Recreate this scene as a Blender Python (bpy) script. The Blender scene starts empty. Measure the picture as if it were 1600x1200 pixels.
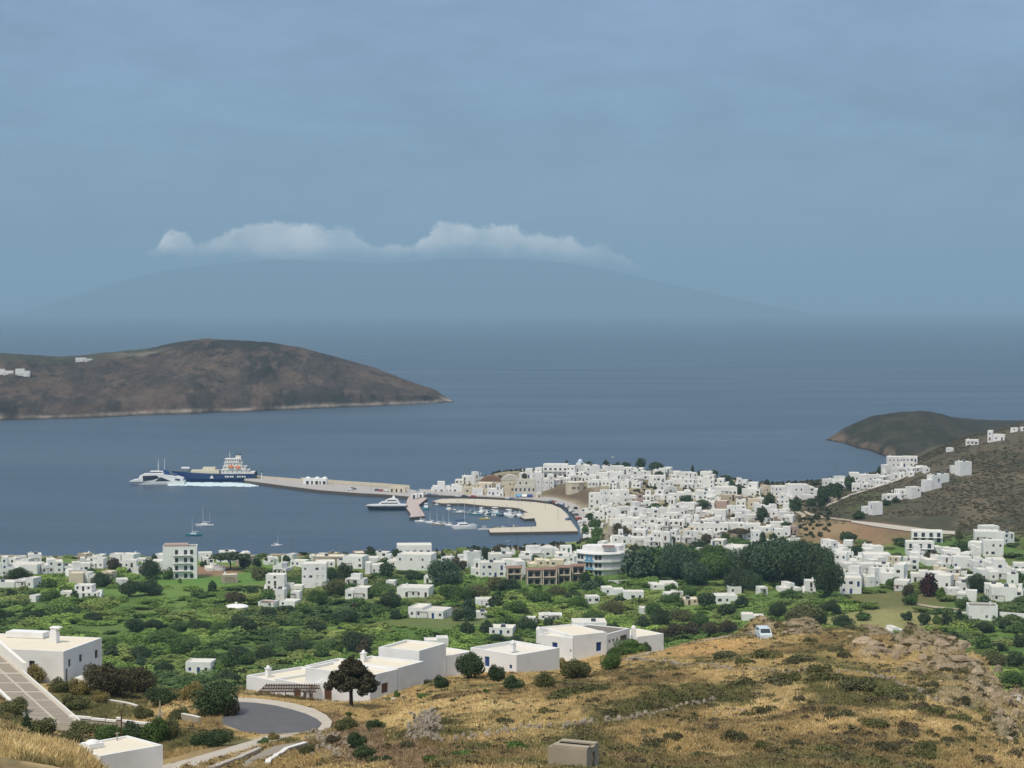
import bpy, math, random
import numpy as np
from mathutils import Vector
R = math.radians
scene = bpy.context.scene
COL = scene.collection
random.seed(7)

# ---------------------------------------------------------------- camera
F = 3200.0; HZ = 480.0; CAMZ = 125.0
PITCH = math.atan((600 - HZ) / F)
cam_d = bpy.data.cameras.new('camera'); cam = bpy.data.objects.new('camera', cam_d); COL.objects.link(cam)
cam_d.sensor_width = 36.0; cam_d.lens = 36.0 * F / 1600.0
cam_d.clip_start = 1.0; cam_d.clip_end = 200000.0
cam.location = (0, 0, CAMZ); cam.rotation_euler = (math.pi / 2 - PITCH, 0, 0)
scene.camera = cam

# ---------------------------------------------------------------- sky
SUN_EL, SUN_AZ = R(56), R(215)       # azimuth clockwise from +Y
world = bpy.data.worlds.new('World'); scene.world = world; world.use_nodes = True
nt = world.node_tree; nt.nodes.clear()
N = nt.nodes.new; L = nt.links.new
def wmath(op, a, b=None, c=None, clamp=False):
    n = N('ShaderNodeMath'); n.operation = op; n.use_clamp = clamp
    for i, q in enumerate((a, b, c)):
        if q is None: continue
        if isinstance(q, (int, float)): n.inputs[i].default_value = q
        else: L(q, n.inputs[i])
    return n.outputs[0]
out = N('ShaderNodeOutputWorld'); bg = N('ShaderNodeBackground'); bg.inputs['Strength'].default_value = 0.1
sky = N('ShaderNodeTexSky'); sky.sky_type = 'NISHITA'; sky.sun_disc = False
sky.sun_elevation = SUN_EL; sky.sun_rotation = SUN_AZ
tc = N('ShaderNodeTexCoord'); sep = N('ShaderNodeSeparateXYZ'); L(tc.outputs['Generated'], sep.inputs[0])
ramp = N('ShaderNodeValToRGB'); L(wmath('MULTIPLY', sep.outputs[2], 1.0, clamp=True), ramp.inputs[0])
cr = ramp.color_ramp
SKYC = [(0.0, (1.55, 2.95, 4.9)), (0.03, (1.95, 3.15, 4.75)), (0.075, (1.95, 3.2, 4.75)), (0.15, (2.4, 3.5, 5.4)),
        (0.30, (3.6, 4.4, 5.7)), (0.6, (5.6, 6.1, 7.0)), (1.0, (6.6, 7.0, 7.7))]
while len(cr.elements) < len(SKYC): cr.elements.new(0.5)
for e, (p, c) in zip(cr.elements, SKYC):
    e.position = p; e.color = (c[0] / 10, c[1] / 10, c[2] / 10, 1)
scl = N('ShaderNodeVectorMath'); scl.operation = 'SCALE'; L(ramp.outputs[0], scl.inputs[0]); scl.inputs['Scale'].default_value = 10.0
mx = N('ShaderNodeMix'); mx.data_type = 'RGBA'; mx.inputs[0].default_value = 0.85
L(sky.outputs[0], mx.inputs[6]); L(scl.outputs[0], mx.inputs[7])
# thin overcast mottling, stretched along the horizon
mp = N('ShaderNodeMapping'); mp.inputs['Scale'].default_value = (5, 5, 16); L(tc.outputs['Generated'], mp.inputs[0])
n1 = N('ShaderNodeTexNoise'); n1.inputs['Scale'].default_value = 1.0; n1.inputs['Detail'].default_value = 5; n1.inputs['Roughness'].default_value = 0.5
L(mp.outputs[0], n1.inputs['Vector'])
n1b = N('ShaderNodeTexNoise'); n1b.inputs['Scale'].default_value = 5.5; n1b.inputs['Detail'].default_value = 6; n1b.inputs['Roughness'].default_value = 0.62; L(mp.outputs[0], n1b.inputs['Vector'])
mot = wmath('ADD', wmath('MULTIPLY_ADD', n1.outputs[0], 0.60, 0.50), wmath('MULTIPLY', n1b.outputs[0], 0.44))
sc2 = N('ShaderNodeVectorMath'); sc2.operation = 'SCALE'; L(mx.outputs[2], sc2.inputs[0]); L(mot, sc2.inputs['Scale'])
# a cloud bank sitting on the far island: piecewise tops along the azimuth, flat base
px_u = wmath('MULTIPLY_ADD', wmath('DIVIDE', sep.outputs[0], sep.outputs[1]), F, 800.0)
el = wmath('MULTIPLY', wmath('DIVIDE', sep.outputs[2], sep.outputs[1]), F)          # image rows above the horizon
def fcurve(pts, lo, hi):
    n = N('ShaderNodeFloatCurve'); c = n.mapping.curves[0]
    while len(c.points) < len(pts): c.points.new(0.5, 0.5)
    for p, (a, b) in zip(c.points, pts): p.location = ((a - lo) / (hi - lo), b / 200.0)
    n.mapping.use_clip = False; n.mapping.update()
    L(wmath('DIVIDE', wmath('SUBTRACT', px_u, lo), hi - lo), n.inputs['Value'])
    return wmath('MULTIPLY', n.outputs[0], 200.0)
top = fcurve([(150, 84), (235, 88), (272, 122), (310, 104), (345, 110), (385, 132), (430, 136), (500, 124), (560, 112), (625, 96), (660, 112),
              (700, 132), (760, 130), (850, 116), (930, 100), (975, 84), (1010, 62), (1100, 50)], 150, 1100)
bot = fcurve([(150, 84), (250, 82), (400, 78), (600, 80), (700, 84), (800, 82), (900, 72), (975, 62), (1100, 54)], 150, 1100)
n2 = N('ShaderNodeTexNoise'); n2.inputs['Scale'].default_value = 95; n2.inputs['Detail'].default_value = 9; n2.inputs['Roughness'].default_value = 0.66
L(tc.outputs['Generated'], n2.inputs['Vector'])
jit = wmath('MULTIPLY_ADD', n2.outputs[0], 62, -33)
over = wmath('SUBTRACT', wmath('ADD', top, jit), el)
under = wmath('SUBTRACT', el, wmath('SUBTRACT', bot, wmath('MULTIPLY', jit, 0.6)))
m1 = wmath('MULTIPLY', wmath('MULTIPLY_ADD', over, 1 / 9.0, 0.25, clamp=True), wmath('MULTIPLY_ADD', under, 1 / 22.0, 0.35, clamp=True))
inside = wmath('MULTIPLY', wmath('GREATER_THAN', sep.outputs[1], 0.0), wmath('MULTIPLY', wmath('GREATER_THAN', px_u, 228.0), wmath('LESS_THAN', px_u, 1060.0)))
n3 = N('ShaderNodeTexNoise'); n3.inputs['Scale'].default_value = 28; n3.inputs['Detail'].default_value = 4
L(tc.outputs['Generated'], n3.inputs['Vector'])
m2 = wmath('MULTIPLY', wmath('MULTIPLY', m1, inside), wmath('MULTIPLY_ADD', n3.outputs[0], 2.6, -0.65, clamp=True))
cmx = N('ShaderNodeMix'); cmx.data_type = 'RGBA'; L(wmath('MULTIPLY', m2, 0.9), cmx.inputs[0]); L(sc2.outputs[0], cmx.inputs[6])
cmx.inputs[7].default_value = (19.0, 17.6, 16.5, 1)
L(cmx.outputs[2], bg.inputs[0]); L(bg.outputs[0], out.inputs[0])

# ---------------------------------------------------------------- sun
sd = bpy.data.lights.new('sun', 'SUN'); sd.energy = 2.9; sd.angle = R(10); sd.color = (1.0, 0.92, 0.80)
so = bpy.data.objects.new('sun', sd); COL.objects.link(so)
dsun = Vector((math.sin(SUN_AZ) * math.cos(SUN_EL), math.cos(SUN_AZ) * math.cos(SUN_EL), math.sin(SUN_EL)))
so.rotation_euler = dsun.to_track_quat('Z', 'Y').to_euler(); so.location = (0, -50, 400)
scene.view_settings.view_transform = 'Standard'; scene.view_settings.look = 'None'
scene.view_settings.exposure = 0.05; scene.view_settings.gamma = 1.0; scene.view_settings.use_curve_mapping = False
scene.cycles.use_denoising = True
scene.cycles.max_bounces = 6; scene.cycles.diffuse_bounces = 2; scene.cycles.glossy_bounces = 2
scene.cycles.transparent_max_bounces = 8; scene.cycles.volume_bounces = 0
scene.cycles.sample_clamp_indirect = 4.0

# ---------------------------------------------------------------- projection helpers (photo pixel -> place on the ground)
cp, sp = math.cos(PITCH), math.sin(PITCH)
def slope(v):
    b = (600.0 - v) / F
    return (-sp + b * cp) / (cp + b * sp)
def tanx(u, v=900.0):
    b = (600.0 - v) / F
    return ((u - 800.0) / F) / (cp + b * sp)
def pt(u, v, Y): return (tanx(u, v) * Y, Y, CAMZ + slope(v) * Y)
def on_plane(u, v, z=0.0):
    Y = (z - CAMZ) / slope(v)
    return (tanx(u, v) * Y, Y, z)

# ---------------------------------------------------------------- noise
def _vn(x, y, seed):
    rng = np.random.RandomState(seed); T = rng.rand(256, 256)
    xi = np.floor(x).astype(int); yi = np.floor(y).astype(int); fx = x - xi; fy = y - yi
    fx = fx * fx * fx * (fx * (fx * 6 - 15) + 10); fy = fy * fy * fy * (fy * (fy * 6 - 15) + 10)
    a = T[xi & 255, yi & 255]; b = T[(xi + 1) & 255, yi & 255]; c = T[xi & 255, (yi + 1) & 255]; d = T[(xi + 1) & 255, (yi + 1) & 255]
    return (a * (1 - fx) + b * fx) * (1 - fy) + (c * (1 - fx) + d * fx) * fy
def fbm(x, y, size, seed=1, octs=4, gain=0.5):
    x = np.asarray(x, float) / size + 1000; y = np.asarray(y, float) / size + 1000
    s = 0; a = 1; t = 0
    for o in range(octs):
        s = s + a * _vn(x, y, seed + o * 13); t += a; a *= gain; x = x * 2.03 + 17.3; y = y * 2.03 + 9.1
    return s / t
def sstep(a, b, x):
    t = np.clip((x - a) / (b - a), 0, 1); return t * t * (3 - 2 * t)

# ---------------------------------------------------------------- materials
def ntree(name):
    m = bpy.data.materials.new(name); m.use_nodes = True; t = m.node_tree; t.nodes.clear()
    o = t.nodes.new('ShaderNodeOutputMaterial'); b = t.nodes.new('ShaderNodeBsdfPrincipled'); t.links.new(b.outputs[0], o.inputs[0])
    return m, t, b
_mats = {}
def mat(name, col, rough=0.8, var=0.12, scale=1.5, bump=0.0, spec=0.3, metal=0.0, objvar=0.0, stain=None):
    if name in _mats: return _mats[name]
    m, t, b = ntree(name); n = t.nodes.new; l = t.links.new
    b.inputs['Roughness'].default_value = rough; b.inputs['Specular IOR Level'].default_value = spec; b.inputs['Metallic'].default_value = metal
    geo = n('ShaderNodeNewGeometry'); nz = n('ShaderNodeTexNoise'); nz.inputs['Scale'].default_value = scale; nz.inputs['Detail'].default_value = 5
    l(geo.outputs['Position'], nz.inputs['Vector'])
    mm = n('ShaderNodeMath'); mm.operation = 'MULTIPLY_ADD'; l(nz.outputs[0], mm.inputs[0]); mm.inputs[1].default_value = 2 * var; mm.inputs[2].default_value = 1 - var
    last = mm.outputs[0]
    if objvar:
        oi = n('ShaderNodeObjectInfo'); m2 = n('ShaderNodeMath'); m2.operation = 'MULTIPLY_ADD'; l(oi.outputs['Random'], m2.inputs[0])
        m2.inputs[1].default_value = 2 * objvar; m2.inputs[2].default_value = 1 - objvar
        m3 = n('ShaderNodeMath'); m3.operation = 'MULTIPLY'; l(last, m3.inputs[0]); l(m2.outputs[0], m3.inputs[1]); last = m3.outputs[0]
    sc = n('ShaderNodeVectorMath'); sc.operation = 'SCALE'; sc.inputs[0].default_value = col[:3]; l(last, sc.inputs['Scale'])
    src = sc.outputs[0]
    if stain:
        n4 = n('ShaderNodeTexNoise'); n4.inputs['Scale'].default_value = 0.35; n4.inputs['Detail'].default_value = 6
        l(geo.outputs['Position'], n4.inputs['Vector'])
        rr = n('ShaderNodeMapRange'); l(n4.outputs[0], rr.inputs[0]); rr.inputs[1].default_value = 0.52; rr.inputs[2].default_value = 0.72; rr.inputs[4].default_value = 0.55
        mi = n('ShaderNodeMix'); mi.data_type = 'RGBA'; l(rr.outputs[0], mi.inputs[0]); l(src, mi.inputs[6]); mi.inputs[7].default_value = (*stain, 1); src = mi.outputs[2]
    l(src, b.inputs['Base Color'])
    if bump:
        bp = n('ShaderNodeBump'); bp.inputs['Strength'].default_value = bump; bp.inputs['Distance'].default_value = 0.1; l(nz.outputs[0], bp.inputs['Height']); l(bp.outputs[0], b.inputs['Normal'])
    _mats[name] = m; return m

def attr_mat(name, rough=0.95, fine=4.0, amp=0.3, bump=0.4, dist=0.25, kind='GEOMETRY', two=False):
    """base colour from an albedo attribute 'col' times a fine procedural grain"""
    m, t, b = ntree(name); n = t.nodes.new; l = t.links.new
    b.inputs['Roughness'].default_value = rough; b.inputs['Specular IOR Level'].default_value = 0.15
    at = n('ShaderNodeAttribute'); at.attribute_name = 'col'; at.attribute_type = kind
    geo = n('ShaderNodeNewGeometry'); nz = n('ShaderNodeTexNoise'); nz.inputs['Scale'].default_value = fine; nz.inputs['Detail'].default_value = 6; nz.inputs['Roughness'].default_value = 0.65
    l(geo.outputs['Position'], nz.inputs['Vector'])
    mm = n('ShaderNodeMath'); mm.operation = 'MULTIPLY_ADD'; l(nz.outputs[0], mm.inputs[0]); mm.inputs[1].default_value = 2 * amp * 1.6; mm.inputs[2].default_value = 1 - amp * 1.6
    sc = n('ShaderNodeVectorMath'); sc.operation = 'SCALE'; l(at.outputs['Color'], sc.inputs[0]); l(mm.outputs[0], sc.inputs['Scale'])
    l(sc.outputs[0], b.inputs['Base Color'])
    if bump:
        bp = n('ShaderNodeBump'); bp.inputs['Strength'].default_value = bump; bp.inputs['Distance'].default_value = dist; l(nz.outputs[0], bp.inputs['Height']); l(bp.outputs[0], b.inputs['Normal'])
    return m

# ---------------------------------------------------------------- object helpers
def tag(o, label=None, cat=None, group=None, kind=None):
    if label: o['label'] = label
    if cat: o['category'] = cat
    if group: o['group'] = group
    if kind: o['kind'] = kind
    return o
class MB:
    def __init__(s): s.v = []; s.f = []; s.m = []; s.cur = 0
    def add(s, vs, fs):
        k = len(s.v); s.v.extend(vs); s.f.extend([tuple(i + k for i in f) for f in fs]); s.m.extend([s.cur] * len(fs))
    def box(s, x0, x1, y0, y1, z0, z1, top=1.0):
        cx, cy = (x0 + x1) / 2, (y0 + y1) / 2
        tx0, tx1 = cx + (x0 - cx) * top, cx + (x1 - cx) * top; ty0, ty1 = cy + (y0 - cy) * top, cy + (y1 - cy) * top
        s.add([(x0, y0, z0), (x1, y0, z0), (x1, y1, z0), (x0, y1, z0), (tx0, ty0, z1), (tx1, ty0, z1), (tx1, ty1, z1), (tx0, ty1, z1)],
              [(0, 3, 2, 1), (4, 5, 6, 7), (0, 1, 5, 4), (1, 2, 6, 5), (2, 3, 7, 6), (3, 0, 4, 7)])
    def prism(s, poly, z0, z1):
        n = len(poly)
        ar = sum(poly[i][0] * poly[(i + 1) % n][1] - poly[(i + 1) % n][0] * poly[i][1] for i in range(n))
        if ar < 0: poly = poly[::-1]
        s.add([(p[0], p[1], z0) for p in poly] + [(p[0], p[1], z1) for p in poly],
              [tuple(range(n - 1, -1, -1)), tuple(range(n, 2 * n))] + [(i, (i + 1) % n, n + (i + 1) % n, n + i) for i in range(n)])
    def tube(s, p, q, r0, r1=None, n=6, cap=True):
        r1 = r0 if r1 is None else r1
        p = Vector(p); q = Vector(q); d = (q - p).normalized(); a = d.orthogonal().normalized(); b = d.cross(a)
        vs = []
        for c, r in ((p, r0), (q, r1)):
            for i in range(n):
                an = 2 * math.pi * i / n; vs.append(tuple(c + (a * math.cos(an) + b * math.sin(an)) * r))
        fs = [(i, (i + 1) % n, n + (i + 1) % n, n + i) for i in range(n)]
        if cap: fs += [tuple(range(n - 1, -1, -1)), tuple(range(n, 2 * n))]
        s.add(vs, fs)
    def dome(s, c, r, h, n=12, m=4):
        vs = []; fs = []
        for j in range(m):
            a = (math.pi / 2) * j / m
            for i in range(n):
                t = 2 * math.pi * i / n; vs.append((c[0] + r * math.cos(a) * math.cos(t), c[1] + r * math.cos(a) * math.sin(t), c[2] + h * math.sin(a)))
        vs.append((c[0], c[1], c[2] + h))
        for j in range(m - 1):
            for i in range(n): fs.append((j * n + i, j * n + (i + 1) % n, (j + 1) * n + (i + 1) % n, (j + 1) * n + i))
        for i in range(n): fs.append(((m - 1) * n + i, (m - 1) * n + (i + 1) % n, m * n))
        s.add(vs, fs)
    def mesh(s, name, mats, smooth=False):
        me = bpy.data.meshes.new(name); me.from_pydata(s.v, [], s.f)
        for m in (mats if isinstance(mats, (list, tuple)) else [mats]): me.materials.append(m)
        if max(s.m, default=0) > 0: me.polygons.foreach_set('material_index', s.m)
        if smooth: me.polygons.foreach_set('use_smooth', [True] * len(s.f))
        me.update(); return me
    def build(s, name, mats, parent=None, smooth=False, loc=None):
        return link(name, s.mesh(name, mats, smooth), parent, loc)
def link(name, me, parent=None, loc=None, rz=0.0):
    o = bpy.data.objects.new(name, me); COL.objects.link(o)
    if parent is not None: o.parent = parent
    if loc is not None: o.location = loc
    if rz: o.rotation_euler.z = rz
    return o
def thing(name, label, cat, loc, rz=0.0, group=None):
    o = bpy.data.objects.new(name, None); COL.objects.link(o); o.empty_display_size = 1.0
    o.location = loc; o.rotation_euler = (0, 0, rz); tag(o, label, cat, group); return o
def np_mesh(name, verts, quads, mats, col=None, smooth=True):
    me = bpy.data.meshes.new(name); nv = len(verts); nf = len(quads); k = quads.shape[1]
    me.vertices.add(nv); me.vertices.foreach_set('co', np.asarray(verts, np.float32).ravel())
    me.loops.add(nf * k); me.loops.foreach_set('vertex_index', np.asarray(quads, np.int32).ravel())
    me.polygons.add(nf); me.polygons.foreach_set('loop_start', np.arange(0, nf * k, k, dtype=np.int32))
    me.update(calc_edges=True)
    me.polygons.foreach_set('use_smooth', np.full(nf, smooth))
    if col is not None:
        a = me.attributes.new('col', 'FLOAT_COLOR', 'POINT'); c = np.ones((nv, 4), np.float32); c[:, :3] = col; a.data.foreach_set('color', c.ravel())
    for m in (mats if isinstance(mats, (list, tuple)) else [mats]): me.materials.append(m)
    return me
def grid_quads(nr, nc):
    i = np.arange(nr - 1)[:, None] * nc + np.arange(nc - 1)[None, :]
    return np.stack([i, i + 1, i + nc + 1, i + nc], -1).reshape(-1, 4)
# ================================================================ THE LAND
NEAR = {  # photo column: (distance, height) profile of the ground
 -500: [(8,122),(60,115),(105,107),(170,98),(230,84),(300,74),(400,45),(520,20),(700,10),(1000,4),(1700,2)],
 0: [(8,121),(60,111),(95,103.5),(112,101.5),(125,98.5),(150,94),(170,90),(200,84.5),(218,80.3),(246,80.3),(258,77),(275,76),(300,70),(360,50),(430,30),(520,18),(605,11),(720,7),(850,4),(1000,2.5),(1700,1.5)],
 100: [(8,121),(60,110),(95,103),(110,101.5),(125,97),(150,91),(170,87),(200,82.5),(215,79.4),(240,78.2),(270,75.5),(300,69),(360,48),(430,28),(520,18),(605,11),(720,7),(850,4),(1000,2.5),(1700,1.5)],
 200: [(8,121),(60,109),(95,101),(110,99),(130,93),(165,85.5),(200,81.5),(220,79),(250,77),(270,74.5),(300,66),(350,50),(430,27),(520,17),(605,11),(720,7),(850,4),(1000,2.5),(1700,1.5)],
 300: [(8,121),(60,109),(105,100),(130,95),(155,90.5),(165,88.2),(180,85.5),(200,82.5),(220,80.3),(240,79.5),(255,77),(270,73),(300,64),(350,48),(430,26),(520,16),(605,11),(720,7),(850,4),(1000,2.5),(1700,1.5)],
 400: [(8,121),(60,109),(105,100),(130,95),(160,89.2),(180,86),(195,83.5),(213,80.1),(237,79.9),(244,77.4),(258,76.8),(268,75),(285,67),(310,56),(360,44),(430,25),(520,16),(605,11),(720,7),(850,4),(1000,2.5),(1700,1.5)],
 500: [(8,121),(60,109),(105,100),(130,95.5),(160,89.5),(190,84.5),(213,80.1),(233,79.8),(241,77.6),(258,76.8),(270,75),(288,67),(315,56),(360,44),(430,25),(520,16),(605,11),(720,7),(850,4.2),(1000,2.8),(1700,1.5)],
 600: [(8,121),(60,109),(105,100.5),(130,96),(150,92.5),(180,87),(210,82),(240,78.2),(262,77),(272,75.5),(292,68),(325,56),(380,40),(440,24),(520,16),(605,11),(720,7),(850,4.5),(1000,3),(1700,1.5)],
 700: [(8,121),(60,109),(105,101),(130,96.3),(160,91.5),(200,85.7),(230,81.3),(260,77.5),(276,76),(298,69),(330,58),(380,42),(440,25),(520,16),(605,10.5),(720,7),(850,5),(1000,3.3),(1300,1.6),(1390,1.8),(1450,2.5),(1510,2),(1700,1)],
 800: [(8,121),(60,109),(105,101),(130,96.3),(160,91.8),(200,86.3),(240,80.5),(270,76.5),(282,75.5),(310,67),(345,56),(400,40),(460,22),(520,15),(605,10),(720,7.5),(850,5),(1000,4),(1080,2.5),(1300,1.8),(1335,2.2),(1370,8),(1410,12),(1450,8.5),(1500,3),(1700,1)],
 900: [(8,121),(60,109),(105,101),(130,96),(160,92),(200,86.8),(240,81.2),(280,75.2),(300,74.5),(320,68),(350,58),(400,42),(460,24),(520,15),(605,10),(720,7.5),(850,5.5),(1000,4),(1090,3),(1240,2),(1285,2.6),(1350,9.5),(1400,12.5),(1450,10),(1500,6),(1570,2),(1700,1)],
 1000: [(8,121),(60,109),(105,100.5),(130,95.8),(160,92),(200,87.3),(240,82),(280,76.8),(300,74),(325,68),(360,55),(420,35),(500,18),(605,10),(720,8),(850,6),(1000,5.5),(1100,9),(1200,12),(1280,11.5),(1400,10.6),(1450,9),(1500,6),(1570,2),(1700,1)],
 1100: [(8,121),(60,109),(105,100.5),(130,95.6),(160,92.2),(200,87.6),(240,82.7),(280,77.8),(320,72.5),(345,66),(380,54),(440,34),(520,18),(605,11),(720,8),(850,6.3),(1000,6.5),(1100,10.5),(1200,13.5),(1300,11),(1400,8),(1480,5),(1560,2),(1700,1)],
 1200: [(8,121),(60,109),(105,100.5),(130,95.8),(160,92.4),(200,88),(240,83.4),(280,78.6),(330,72.9),(360,65),(400,52),(460,34),(540,18),(620,11),(720,8.5),(850,7.5),(950,8.5),(1050,11),(1130,13),(1250,11.5),(1320,8),(1400,5),(1500,2),(1700,1)],
 1300: [(8,121),(60,109),(105,100.5),(130,95.8),(160,92.5),(200,88.2),(240,83.8),(280,79),(330,73),(365,63),(420,45),(480,30),(560,17),(650,11),(720,9.5),(850,9),(950,12),(1030,16.5),(1150,15),(1250,13),(1400,8),(1530,2),(1700,1)],
 1400: [(8,121),(60,108),(105,100),(130,95.6),(160,92.3),(200,88),(250,82.3),(300,76.4),(330,68),(380,50),(450,32),(540,18),(640,12),(720,10),(850,10),(950,14),(1000,16.5),(1130,20),(1280,20.5),(1350,16),(1500,8),(1700,4)],
 1500: [(8,121),(60,108),(105,99.5),(130,95.3),(160,92),(200,87.5),(250,81.5),(280,78),(305,68),(360,52),(450,30),(540,18),(640,13),(720,11),(850,10.5),(930,14),(1000,16.5),(1150,29),(1300,37),(1400,34),(1600,20),(1700,14)],
 1550: [(8,121),(60,108),(105,99),(130,95),(160,91),(200,86),(250,79.3),(272,70),(330,56),(430,34),(520,21),(640,13),(720,11.5),(850,10.7),(930,14.5),(1000,17),(1150,29.5),(1270,39),(1350,41),(1450,37),(1700,20)],
 1600: [(8,121),(60,107),(105,98),(130,94.5),(160,90),(190,85.5),(215,81.5),(235,73),(300,67),(350,57),(430,36),(520,21),(640,13),(720,12),(850,11),(930,15),(1000,17),(1150,30),(1250,40),(1330,45.3),(1450,43),(1700,26)],
 1750: [(8,121),(60,106),(105,97),(130,92),(160,86),(200,77),(300,64),(430,36),(520,22),(640,14),(850,12),(1000,18),(1150,36),(1330,58),(1500,56),(1700,40)],
 2100: [(8,120),(60,104),(150,85),(250,65),(500,30),(700,18),(850,14),(1000,22),(1200,52),(1400,82),(1700,80)],
}
US = np.arange(-480, 2081, 5.0)
def _ys():
    ys = [8.0]; 
    while ys[-1] < 1700:
        y = ys[-1]; ys.append(y + (4 if y < 90 else (1.5 if y < 345 else (3.0 if y < 520 else 5.0))))
    return np.array(ys)
YS = _ys()
def _profile(pr):
    p = np.array(pr, float); z = np.interp(YS, p[:, 0], p[:, 1]); o = np.empty_like(z)
    for _ in range(2):
        zz = np.concatenate([z[:1].repeat(3), z, z[-1:].repeat(3)]); z = (zz[:-6] + 2 * zz[1:-5] + 3 * zz[2:-4] + 4 * zz[3:-3] + 3 * zz[4:-2] + 2 * zz[5:-1] + zz[6:]) / 16
    return z
_ck = sorted(NEAR); _cz = np.array([_profile(NEAR[k]) for k in _ck])
def _cols():
    Z = np.empty((len(YS), len(US))); ck = np.array(_ck, float)
    m = np.zeros_like(_cz)                                   # monotone cubic tangents between the columns
    h = np.diff(ck)[:, None]; d = np.diff(_cz, axis=0) / h
    m[1:-1] = np.where(d[:-1] * d[1:] > 0, 2 * d[:-1] * d[1:] / (d[:-1] + d[1:] + 1e-12), 0); m[0] = d[0]; m[-1] = d[-1]
    for j, u in enumerate(US):
        i = int(np.clip(np.searchsorted(ck, u) - 1, 0, len(ck) - 2)); hh = ck[i + 1] - ck[i]; t = (u - ck[i]) / hh
        Z[:, j] = (2*t**3 - 3*t**2 + 1) * _cz[i] + (t**3 - 2*t**2 + t) * hh * m[i] + (-2*t**3 + 3*t**2) * _cz[i+1] + (t**3 - t**2) * hh * m[i+1]
    return Z
ZB = _cols()
TX = (US - 800.0) / F
GX = YS[:, None] * TX[None, :]; GY = np.repeat(YS[:, None], len(US), 1); GU = np.repeat(US[None, :], len(YS), 0)
GV = HZ + F * (CAMZ - ZB) / GY
# coast of the mainland (photo column, distance)
COAST = [(-700,1010),(0,1028),(120,1024),(300,1020),(450,1035),(600,1035),(700,1045),(800,1062),(880,1082),(918,1092),(914,1140),(905,1190),(897,1240),(880,1300),(845,1326),
         (780,1342),(700,1362),(655,1370),(655,1385),(690,1415),(730,1455),(770,1495),(820,1515),(900,1530),(1000,1520),(1090,1480),(1150,1440),(1250,1415),(1320,1430),(1375,1530),(1420,1760),(2400,1760),(2400,5),(-700,5)]
CP = np.array([((u - 800) / F * y, y) for u, y in COAST])
def coast_dist(x, y):
    x = np.asarray(x, float); y = np.asarray(y, float); best = np.full(x.shape, 1e9); ins = np.zeros(x.shape, bool)
    n = len(CP)
    for i in range(n):
        ax, ay = CP[i]; bx, by = CP[(i + 1) % n]; dx, dy = bx - ax, by - ay
        t = np.clip(((x - ax) * dx + (y - ay) * dy) / (dx * dx + dy * dy), 0, 1)
        best = np.minimum(best, np.hypot(x - ax - t * dx, y - ay - t * dy))
        c = ((ay > y) != (by > y)) & (x < (bx - ax) * (y - ay) / (by - ay + 1e-12) + ax); ins ^= c
    return np.where(ins, best, -best)
D = np.full(GX.shape, 200.0); far = YS > 850
D[far] = coast_dist(GX[far], GY[far])
# relief
rough = np.zeros_like(ZB)
hill = sstep(90, 130, GY) * (1 - sstep(330, 420, GY))
rough += hill * ((fbm(GX, GY, 14, 3) - 0.5) * 1.6 + (fbm(GX, GY, 3.2, 9, 3) - 0.5) * 0.7)
_bn = fbm(GX, GY, 11, 881, 4, .6) - .5; _bn2 = fbm(GX, GY, 4, 882, 3, .6) - .5
def blob(u0, v0, ru, rv, soft=0.5):
    q = ((GU - u0) / ru) ** 2 + ((GV - v0) / rv) ** 2
    if soft > .7: q = q + _bn * 3.4 + _bn2 * 1.6
    return (1 - sstep(1 - soft, 1 + soft, q)) * (GY < 420)
# cliffs and outcrops of the right-hand spur
rock = np.maximum.reduce([blob(1370, 1016, 34, 20), blob(1455, 1014, 62, 18), blob(1500, 1048, 36, 22), blob(1548, 1075, 34, 30), blob(1580, 1125, 26, 40), blob(1440, 1050, 34, 12) * .7, blob(1510, 1095, 40, 16) * .5, blob(1225, 992, 60, 8)])
rg = 1 - np.abs(2 * fbm(GX * 1.0, GY, 9, 21, 4) - 1)
st = fbm(GX, GY, 5.0, 31, 3) * 6; st = (np.floor(st) + sstep(0.55, 0.95, st % 1)) / 6
rough += rock * ((rg - 0.6) * 2.2 + (st - 0.45) * 4.6 + (fbm(GX, GY, 1.6, 44, 3) - 0.5) * 1.2)
gully = np.maximum.reduce([blob(560, 1165, 45, 32), blob(520, 1130, 35, 12), blob(640, 1190, 40, 26)])
rough += gully * ((rg - 0.75) * 3.0 - 0.6 + (fbm(GX, GY, 2.0, 77, 3) - 0.5) * 1.5)
# level pads: road bend, path, houses
flat = np.maximum.reduce([blob(400, 1122, 150, 42), blob(330, 1180, 120, 30), blob(60, 1085, 80, 40)])
rough *= (1 - 0.93 * np.clip(flat, 0, 1))
rough += (1 - hill) * sstep(380, 480, GY) * (fbm(GX, GY, 45, 5) - 0.5) * 1.4 * (1 - 0.6 * sstep(800, 1000, GY) * (GU < 900))
slp = sstep(1000, 1100, GY) * sstep(1250, 1400, GU)
rough += slp * ((1 - np.abs(2 * fbm(GX, GY, 60, 61) - 1)) - 0.6) * 3.0 + slp * (fbm(GX, GY, 9, 62, 3) - 0.5) * 1.2
ZG = ZB + rough
ZG = np.where(far[:, None], np.where(D > 0, 0.35 + np.maximum(ZG - 0.35, 0.4) * sstep(0, 28, D) , -4 * sstep(0, 12, -D) + 0.35 * (1 - sstep(0, 1.5, -D))), ZG)

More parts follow.
